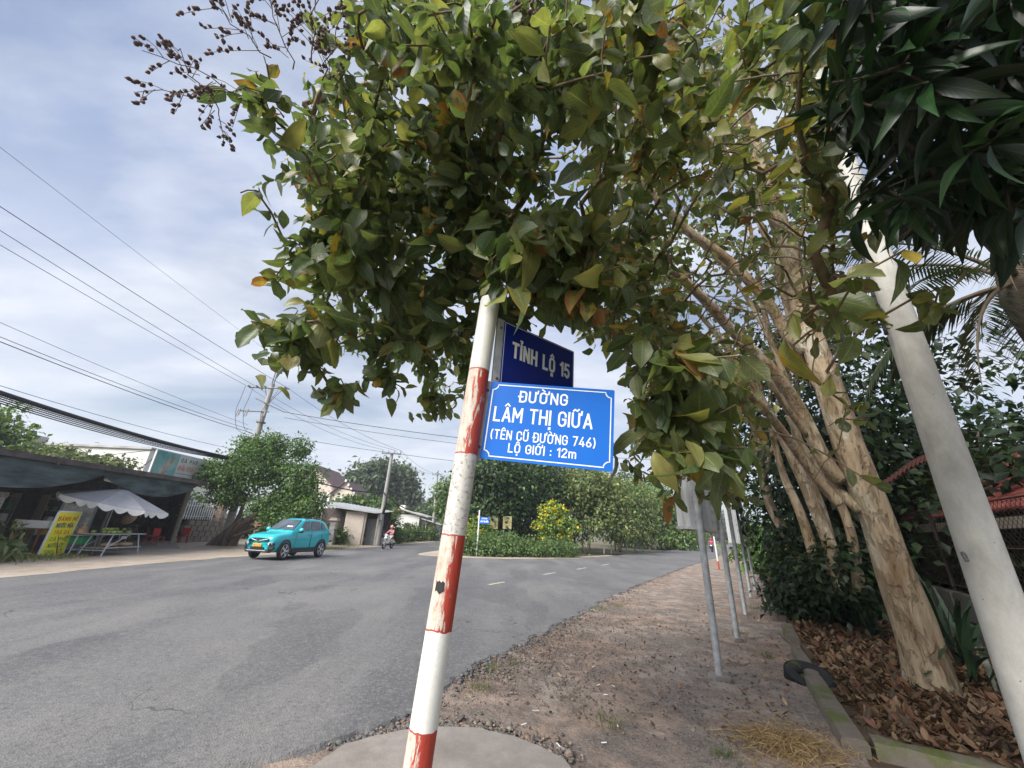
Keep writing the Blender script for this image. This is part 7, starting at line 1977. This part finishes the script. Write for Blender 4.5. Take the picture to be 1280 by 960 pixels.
def panel(name, P, m, parent, inset=0.0, nrm_push=.008):
    P = [Vector(p) for p in P]; c = sum(P, Vector()) / len(P); n_ = (P[1] - P[0]).cross(P[2] - P[0]).normalized()
    if n_.dot(c - Vector((0, 2.2, .9))) < 0: n_ = -n_
    Q = [p + (c - p) * inset + n_ * nrm_push for p in P]
    m_ = len(Q)
    return MB().add([q_ - n_ * .02 for q_ in Q] + Q, [tuple(range(m_, 2 * m_))] + [(i, (i + 1) % m_, m_ + (i + 1) % m_, m_ + i) for i in range(m_)]).build(name, m, parent)
panel('windscreen', [(-.70, 1.20, 1.10), (.70, 1.20, 1.10), (.59, 1.80, 1.50), (-.59, 1.80, 1.50)], M_CGLASS, car, .0, .040)
for s_ in (1, -1):
    panel('side_window', [(s_ * .800, 1.55, 1.09), (s_ * .815, 2.32, 1.10), (s_ * .675, 2.30, 1.49), (s_ * .68, 1.92, 1.475)], M_CGLASS, car, .0, .012)
    panel('side_window', [(s_ * .815, 2.42, 1.10), (s_ * .81, 3.08, 1.13), (s_ * .67, 3.05, 1.47), (s_ * .67, 2.40, 1.49)], M_CGLASS, car, .0, .012)
    panel('side_window', [(s_ * .81, 3.18, 1.15), (s_ * .80, 3.50, 1.19), (s_ * .70, 3.36, 1.40), (s_ * .68, 3.16, 1.44)], M_CGLASS, car, .0, .012)
    for y0, y1 in ((1.30, 2.36), (2.38, 3.22)):
        d_ = MB()
        for a, c in (((s_ * .892, y0, .42), (s_ * .892, y0 + .02, 1.02)), ((s_ * .892, y1, .42), (s_ * .892, y1, 1.04)), ((s_ * .892, y0, .42), (s_ * .892, y1, .42))): d_.tube([a, c], .007, 4)
        dr = d_.build('door', M_CLAD, car); MB().bbox((s_ * .897, y1 - .16, .93), (.03, .17, .035), .01).build('handle', M_TEALP, dr)
    MB().bbox((s_ * .885, 2.05, .33), (.06, 1.75, .17), .02).build('sill', M_CLAD, car)
    mi = MB().ball((s_ * 1.02, 1.42, 1.11), .14, 10, 6, (1, .62, .72)).build('mirror', M_TEALP, car, smooth=True); MB().tube([(s_ * .84, 1.46, 1.04), (s_ * .97, 1.44, 1.06)], .04, 6).build('mirror_arm', M_CLAD, mi); MB().ball((s_ * 1.02, 1.425, 1.085), .145, 10, 6, (1, .6, .6)).build('mirror_base', M_CLAD, mi, smooth=True)
    for y in (.74, 3.26):
        ar = MB()
        n_ = 14; r0, r1 = .345, .41
        for a in range(n_ + 1):
            t = R(-12 + 204 * a / n_)
            for r_ in (r0, r1): ar.v += [Vector((s_ * .84, y + r_ * math.cos(t), .35 + r_ * math.sin(t))), Vector((s_ * .903, y + r_ * math.cos(t), .35 + r_ * math.sin(t)))]
        for a in range(n_):
            b = a * 4
            ar.f += [(b + 1, b + 5, b + 7, b + 3), (b + 2, b + 3, b + 7, b + 6), (b, b + 4, b + 5, b + 1)]
        ar.build('wheel_arch', M_CLAD, car, smooth='auto')
        MB().lathe([(0, .0), (.345, .0), (.345, .006), (0, .006)], 20, (s_ * .85, y, .35), Ry(R(90 * s_))).build('arch_liner', M_BLACK, car)
        wh_ = link('wheel', None, car); wh_.location = (s_ * .83, y, .335)
        MB().lathe([(.20, -.09), (.30, -.10), (.33, -.07), (.335, 0), (.33, .07), (.30, .105), (.215, .10)], 28, (0, 0, 0), Ry(R(90 * s_)), caps=False).build('tyre', M_TYRE, wh_, smooth=True)
        rot_ = Ry(R(90 * s_))
        rm = MB().lathe([(.235, .112), (.245, .106), (.225, .085), (.21, .07), (0, .07)], 28, (0, 0, 0), rot_, caps=False)
        MB().lathe([(.212, .074), (0, .0745)], 20, (0, 0, 0), rot_).build('brake_disc', M_CLAD, wh_)
        for q_ in range(5):
            a = q_ * R(72) + .3
            for sp_ in (-.16, .16):
                vs_ = [rot_ @ Vector((r_ * math.cos(a + sp_ * (r_ / .24) + da), r_ * math.sin(a + sp_ * (r_ / .24) + da), z)) for r_, da, z in ((.03, -.4, .105), (.03, .4, .105), (.228, .085, .112), (.228, -.085, .112))]
                rm.add(vs_, [(0, 1, 2, 3), (3, 2, 1, 0)])
        rm.lathe([(.05, .10), (.045, .112), (0, .115)], 12, (0, 0, 0), Ry(R(90 * s_)))
        rm.build('rim', M_RIM, wh_, smooth='auto')
    # front corner: lamp in its dark housing
    hl = MB().bbox((s_ * .70, .075, .585), (.30, .14, .19), .05, Rz(R(24 * s_))).build('headlight', M_CLAD, car, smooth='auto')
    MB().bbox((s_ * .665, .03, .60), (.22, .09, .13), .035, Rz(R(24 * s_))).build('lens', M_LAMP, hl, smooth='auto')
    MB().ball((s_ * .70, -.018, .595), .045, 8, 5).build('bulb', M_CLAD, hl, smooth=True)
    MB().tube([(s_ * .09, -.055, .70), (s_ * .3, -.04, .735), (s_ * .62, .05, .785)], .014, 6).build('light_strip', M_LAMP, car, smooth=True)
    MB().bbox((s_ * .71, .09, .45), (.28, .20, .16), .04, Rz(R(24 * s_))).build('corner_vent', M_CLAD, car, smooth='auto')
    MB().bbox((s_ * .68, 4.0, .95), (.24, .12, .10), .03, Rz(R(-24 * s_))).build('tail_light', M_RED, car, smooth='auto')
MB().bbox((0, .075, .36), (1.46, .24, .17), .05).build('bumper', M_CLAD, car, smooth='auto')
MB().bbox((0, .0, .44), (.80, .10, .08), .02).build('lower_grille', M_BLACK, car)
MB().bbox((0, -.045, .345), (1.1, .05, .022), .008).build('bumper_trim', M_RIM, car)
npl = MB().bbox((0, -.055, .545), (.50, .02, .115), .008).build('number_plate', M_PLATE, car)
q_ = MB(); lettering(q_, '50H-277.48', frame4((0, -.066, .515), (1, 0, 0), (0, 0, 1)), .42, .06, .18); q_.build('lettering', M_INKK, npl)
lg = MB()
for s_ in (1, -1): lg.slab([(s_ * .0, .0), (s_ * .05, .0), (s_ * .17, .13), (s_ * .11, .13), (s_ * .02, .045), (0, .045)][::s_], .012, frame4((0, -.05, .65), (1, 0, 0), (0, 0, 1)))
lg.build('emblem', M_CHROME, car)
MB().slab([(-.085, .13), (-.012, .055), (.012, .055), (.085, .13)][::-1], .008, frame4((0, -.049, .65), (1, 0, 0), (0, 0, 1))).build('grille', M_BLACK, car)
for x, l in ((.2, .5), (-.35, .5)): MB().tube([(x, 1.13, 1.10), (x + .35, 1.31, 1.235)], .009, 5).build('wiper', M_BLACK, car)
MB().bbox((.35, 1.34, 1.255), (.34, .02, .05), .008, Rx(R(-34))).build('sticker', M_SWHITE, car)
MB().tube([(0, 3.3, 1.57), (0, 3.45, 1.66)], .012, 5).build('antenna', M_CLAD, car)
for s_ in (1, -1): MB().tube([(s_ * .58, 2.0, 1.575), (s_ * .57, 2.6, 1.605), (s_ * .56, 3.3, 1.575)], .016, 6).build('roof_rail', M_CLAD, car, smooth=True)

# ================================================================== SCOOTERS AND RIDERS
M_SKIN = pm('skin', (.40, .22, .15), .55, .08, 10)
M_SCW = pm('scooter_white', (.66, .66, .66), .3, .06, 5, coat=.5); M_SCB = pm('scooter_black', (.02, .02, .023), .35, .15, 8, coat=.4)
def scooter(name, label, loc, rz, paint, group=None):
    o = thing(name, label, 'motorbike', loc, rz, group)
    for y in (-.62, .62):
        w = link('wheel', None, o); w.location = (0, y, .255)
        MB().lathe([(.17, -.045), (.235, -.05), (.255, 0), (.235, .05), (.17, .045), (.17, -.045)], 22, (0, 0, 0), Ry(R(90)), caps=False).build('tyre', M_TYRE, w, smooth=True)
        MB().lathe([(.172, -.03), (.172, .03), (.05, .03), (.05, -.03), (.172, -.03)], 18, (0, 0, 0), Ry(R(90)), caps=False).build('rim', M_RIM, w, smooth='auto')
    MB().tube([(.06, -.60, .26), (.05, -.47, .75), (0, -.42, .95)], .025, 6).build('fork', M_SCB, o); MB().tube([(-.06, -.60, .26), (-.05, -.47, .75), (0, -.42, .95)], .025, 6).build('fork', M_SCB, o)
    MB().ball((0, -.62, .36), .2, 10, 6, (.42, 1.1, .75)).build('front_mudguard', paint, o, smooth=True)
    sh = MB().grid(lambda u, v: Vector(((u - .5) * (.34 + .16 * math.sin(math.pi * v)), -.42 + .10 * (u - .5) ** 2 * 4 + .10 * (1 - v), .36 + .56 * v)), 8, 8).build('leg_shield', paint, o, smooth=True)
    sh.modifiers.new('thick', 'SOLIDIFY').thickness = .03
    MB().ball((0, -.50, .80), .12, 10, 6, (1.3, .6, .8)).build('headlight', M_LAMP, o, smooth=True)
    MB().ball((0, -.42, .97), .13, 10, 6, (1.35, .9, .7)).build('handlebar_cover', paint, o, smooth=True)
    MB().tube([(-.33, -.30, 1.02), (-.15, -.38, 1.0), (.15, -.38, 1.0), (.33, -.30, 1.02)], .018, 6).build('handlebar', M_SCB, o, smooth=True)
    for s_ in (1, -1):
        MB().tube([(s_ * .2, -.38, 1.0), (s_ * .28, -.42, 1.18)], .008, 5).build('mirror_stem', M_SCB, o); MB().ball((s_ * .29, -.42, 1.22), .07, 8, 5, (1, .3, .7)).build('mirror', M_SCB, o, smooth=True)
    MB().bbox((0, -.12, .33), (.26, .5, .09), .03).build('footboard', M_SCB, o, smooth='auto')
    MB().ball((0, .42, .55), .34, 12, 8, (.46, 1.35, .62)).build('body', paint, o, smooth=True)
    MB().bbox((0, .38, .78), (.26, .72, .11), .05).build('seat', M_SCB, o, smooth='auto')
    MB().ball((0, .90, .62), .06, 8, 5, (1.6, .6, .8)).build('tail_light', M_RED, o, smooth=True)
    MB().tube([(.15, .35, .28), (.17, .9, .36)], .045, 8).build('exhaust', M_SCB, o, smooth='auto')
    MB().slab([(-.10, 0), (.10, 0), (.10, .13), (-.10, .13)], .006, frame4((0, .93, .42), (-1, 0, 0), (0, 0, 1))).build('number_plate', M_SWHITE, o)
    return o
def skin_mesh(name, chains, mat, parent, lv=2):
    """chains: lists of (point, radius); shared points are merged; first point is the root"""
    vs, rs, es, ix = [], [], [], {}
    for ch in chains:
        pr_ = None
        for p, r_ in ch:
            kx = tuple(round(c, 4) for c in p)
            if kx not in ix: ix[kx] = len(vs); vs.append(p); rs.append(r_)
            i = ix[kx]
            if pr_ is not None and pr_ != i: es.append((pr_, i))
            pr_ = i
    me = bpy.data.meshes.new(name); me.from_pydata(vs, es, []); me.materials.append(mat)
    o = link(name, me, parent)
    o.modifiers.new('skin', 'SKIN')
    for i, r_ in enumerate(rs):
        me.skin_vertices[0].data[i].radius = (r_, r_) if not hasattr(r_, '__len__') else r_
    me.skin_vertices[0].data[0].use_root = True
    s_ = o.modifiers.new('sub', 'SUBSURF'); s_.levels = s_.render_levels = lv
    o.modifiers['skin'].use_smooth_shade = True
    return o
def rider(label, loc, rz, shirt, trousers, helmet):
    o = thing('person', label, 'person', loc, rz)
    hip, ch_, nk, hd = (0, .40, .90), (0, .33, 1.22), (0, .29, 1.40), (0, .26, 1.56)
    chains = [[(hip, .13), ((0, .37, 1.05), .125), (ch_, .14), (nk, .055), ((0, .27, 1.47), .085), (hd, .10), ((0, .26, 1.64), .07)], [(hd, .10), ((0, .165, 1.535), .022)]]
    for s_ in (1, -1):
        chains.append([(ch_, .14), ((s_ * .17, .31, 1.33), .06), ((s_ * .26, .10, 1.13), .042), ((s_ * .29, -.20, 1.05), .03), ((s_ * .30, -.29, 1.04), .032)])
        for f_ in range(4): chains.append([((s_ * .30, -.29, 1.04), .032), ((s_ * (.27 + .02 * f_), -.345, 1.035), .011), ((s_ * (.27 + .02 * f_), -.345, 1.0), .009)])
        chains.append([((s_ * .30, -.29, 1.04), .032), ((s_ * .255, -.30, 1.025), .011)])
        chains.append([(hip, .13), ((s_ * .12, .30, .88), .085), ((s_ * .16, -.02, .80), .062), ((s_ * .14, .02, .42), .042), ((s_ * .14, -.10, .385), .036), ((s_ * .14, -.2, .38), .028)])
    skin_mesh('body', chains, M_SKIN, o)
    sh = [[((0, .40, .93), .155), ((0, .37, 1.05), .15), (ch_, .16), ((0, .30, 1.36), .085)]]
    tr = [[((0, .40, .90), .15), ((0, .38, .99), .145)]]
    for s_ in (1, -1):
        sh.append([(ch_, .16), ((s_ * .175, .31, 1.335), .078), ((s_ * .262, .10, 1.13), .058), ((s_ * .288, -.16, 1.055), .045)])
        tr.append([((0, .40, .90), .15), ((s_ * .12, .30, .88), .102), ((s_ * .16, -.02, .80), .08), ((s_ * .142, .01, .48), .062)])
        MB().bbox((s_ * .14, -.09, .37), (.09, .25, .07), .03).build('shoe', M_SCB, o, smooth='auto')
        MB().ball((s_ * .036, .168, 1.565), .011, 6, 4).build('eye', M_BLACK, o)
        MB().ball((s_ * .10, .27, 1.545), .026, 6, 4, (.4, .8, 1.2)).build('ear', M_SKIN, o, smooth=True)
    MB().bbox((0, .162, 1.50), (.05, .012, .012), .004).build('mouth', pm('lips', (.35, .1, .09), .5, .1, 9), o)
    skin_mesh('shirt', sh, shirt, o); skin_mesh('trousers', tr, trousers, o)
    MB().lathe([(.128, 1.545), (.132, 1.60), (.125, 1.66), (.10, 1.71), (.055, 1.745), (0, 1.755)], 16, (0, .275, 0)).build('helmet', helmet, o, smooth=True)
    MB().grid(lambda u, v: Vector((.10 * math.cos(math.pi * u), .30 + .10 * math.sin(math.pi * u), 1.60 - .2 * v)), 8, 3).build('hair', M_BLACK, o, smooth=True)
    return o
M_PINK = pm('pink_shirt', (.55, .22, .24), .85, .15, 12); M_PALET = pm('pale_trousers', (.55, .52, .50), .85, .1, 12); M_PEACH = pm('peach_helmet', (.62, .33, .24), .4, .08, 6); M_MAG = pm('magenta_shirt', (.45, .06, .16), .85, .15, 12); M_GREYT = pm('grey_trousers', (.12, .12, .14), .85, .1, 12); M_WHH = pm('white_helmet', (.6, .6, .6), .4, .08, 6)
l1 = gnd(484, 686.5); l1.z = .03
for o_ in (scooter('scooter', 'white scooter coming down the main road behind the teal car', l1, R(-12), M_SCW, 'motorbikes'), rider('person in a pink shirt and peach helmet riding the white scooter', l1, R(-12), M_PINK, M_PALET, M_PEACH)): o_.scale = (.9, .9, .9)
l2 = gnd(890.5, 690.5); l2.z = .03
scooter('scooter', 'dark scooter far away on the side road between the sign posts', l2, R(-32), M_SCB, 'motorbikes'); rider('person in a magenta top riding the distant scooter on the side road', l2, R(-32), M_MAG, M_GREYT, M_MAG)
l3 = Vector((-18.3, 20.0, .06))
scooter('scooter', 'black scooter parked in the shade of the shop behind the fruit table', l3, R(215), M_SCB, 'motorbikes')
tag(MB().lathe([(0, .10), (.14, .06), (.30, 0), (.31, .01), (.14, .09), (0, .13)], 18, l3 + Vector((-.1, -.2, 1.30)), Rx(R(62)) @ Ry(R(10))).build('straw_hat', M_KRAFT, smooth=True), 'round woven straw hat hanging on the parked black scooter', 'hat')
# ================================================================== AIR
hzm = bpy.data.materials.new('haze_air'); hzm.use_nodes = True
_t = hzm.node_tree; _t.nodes.clear()
_v = _t.nodes.new('ShaderNodeVolumePrincipled'); _v.inputs['Color'].default_value = (.86, .91, 1, 1); _v.inputs['Density'].default_value = .0009; _v.inputs['Anisotropy'].default_value = .2
_o = _t.nodes.new('ShaderNodeOutputMaterial'); _t.links.new(_v.outputs[0], _o.inputs['Volume'])
MB().box((0, 600, 12.5), (1900, 1900, 27.3)).build('haze', hzm)['kind'] = 'stuff'
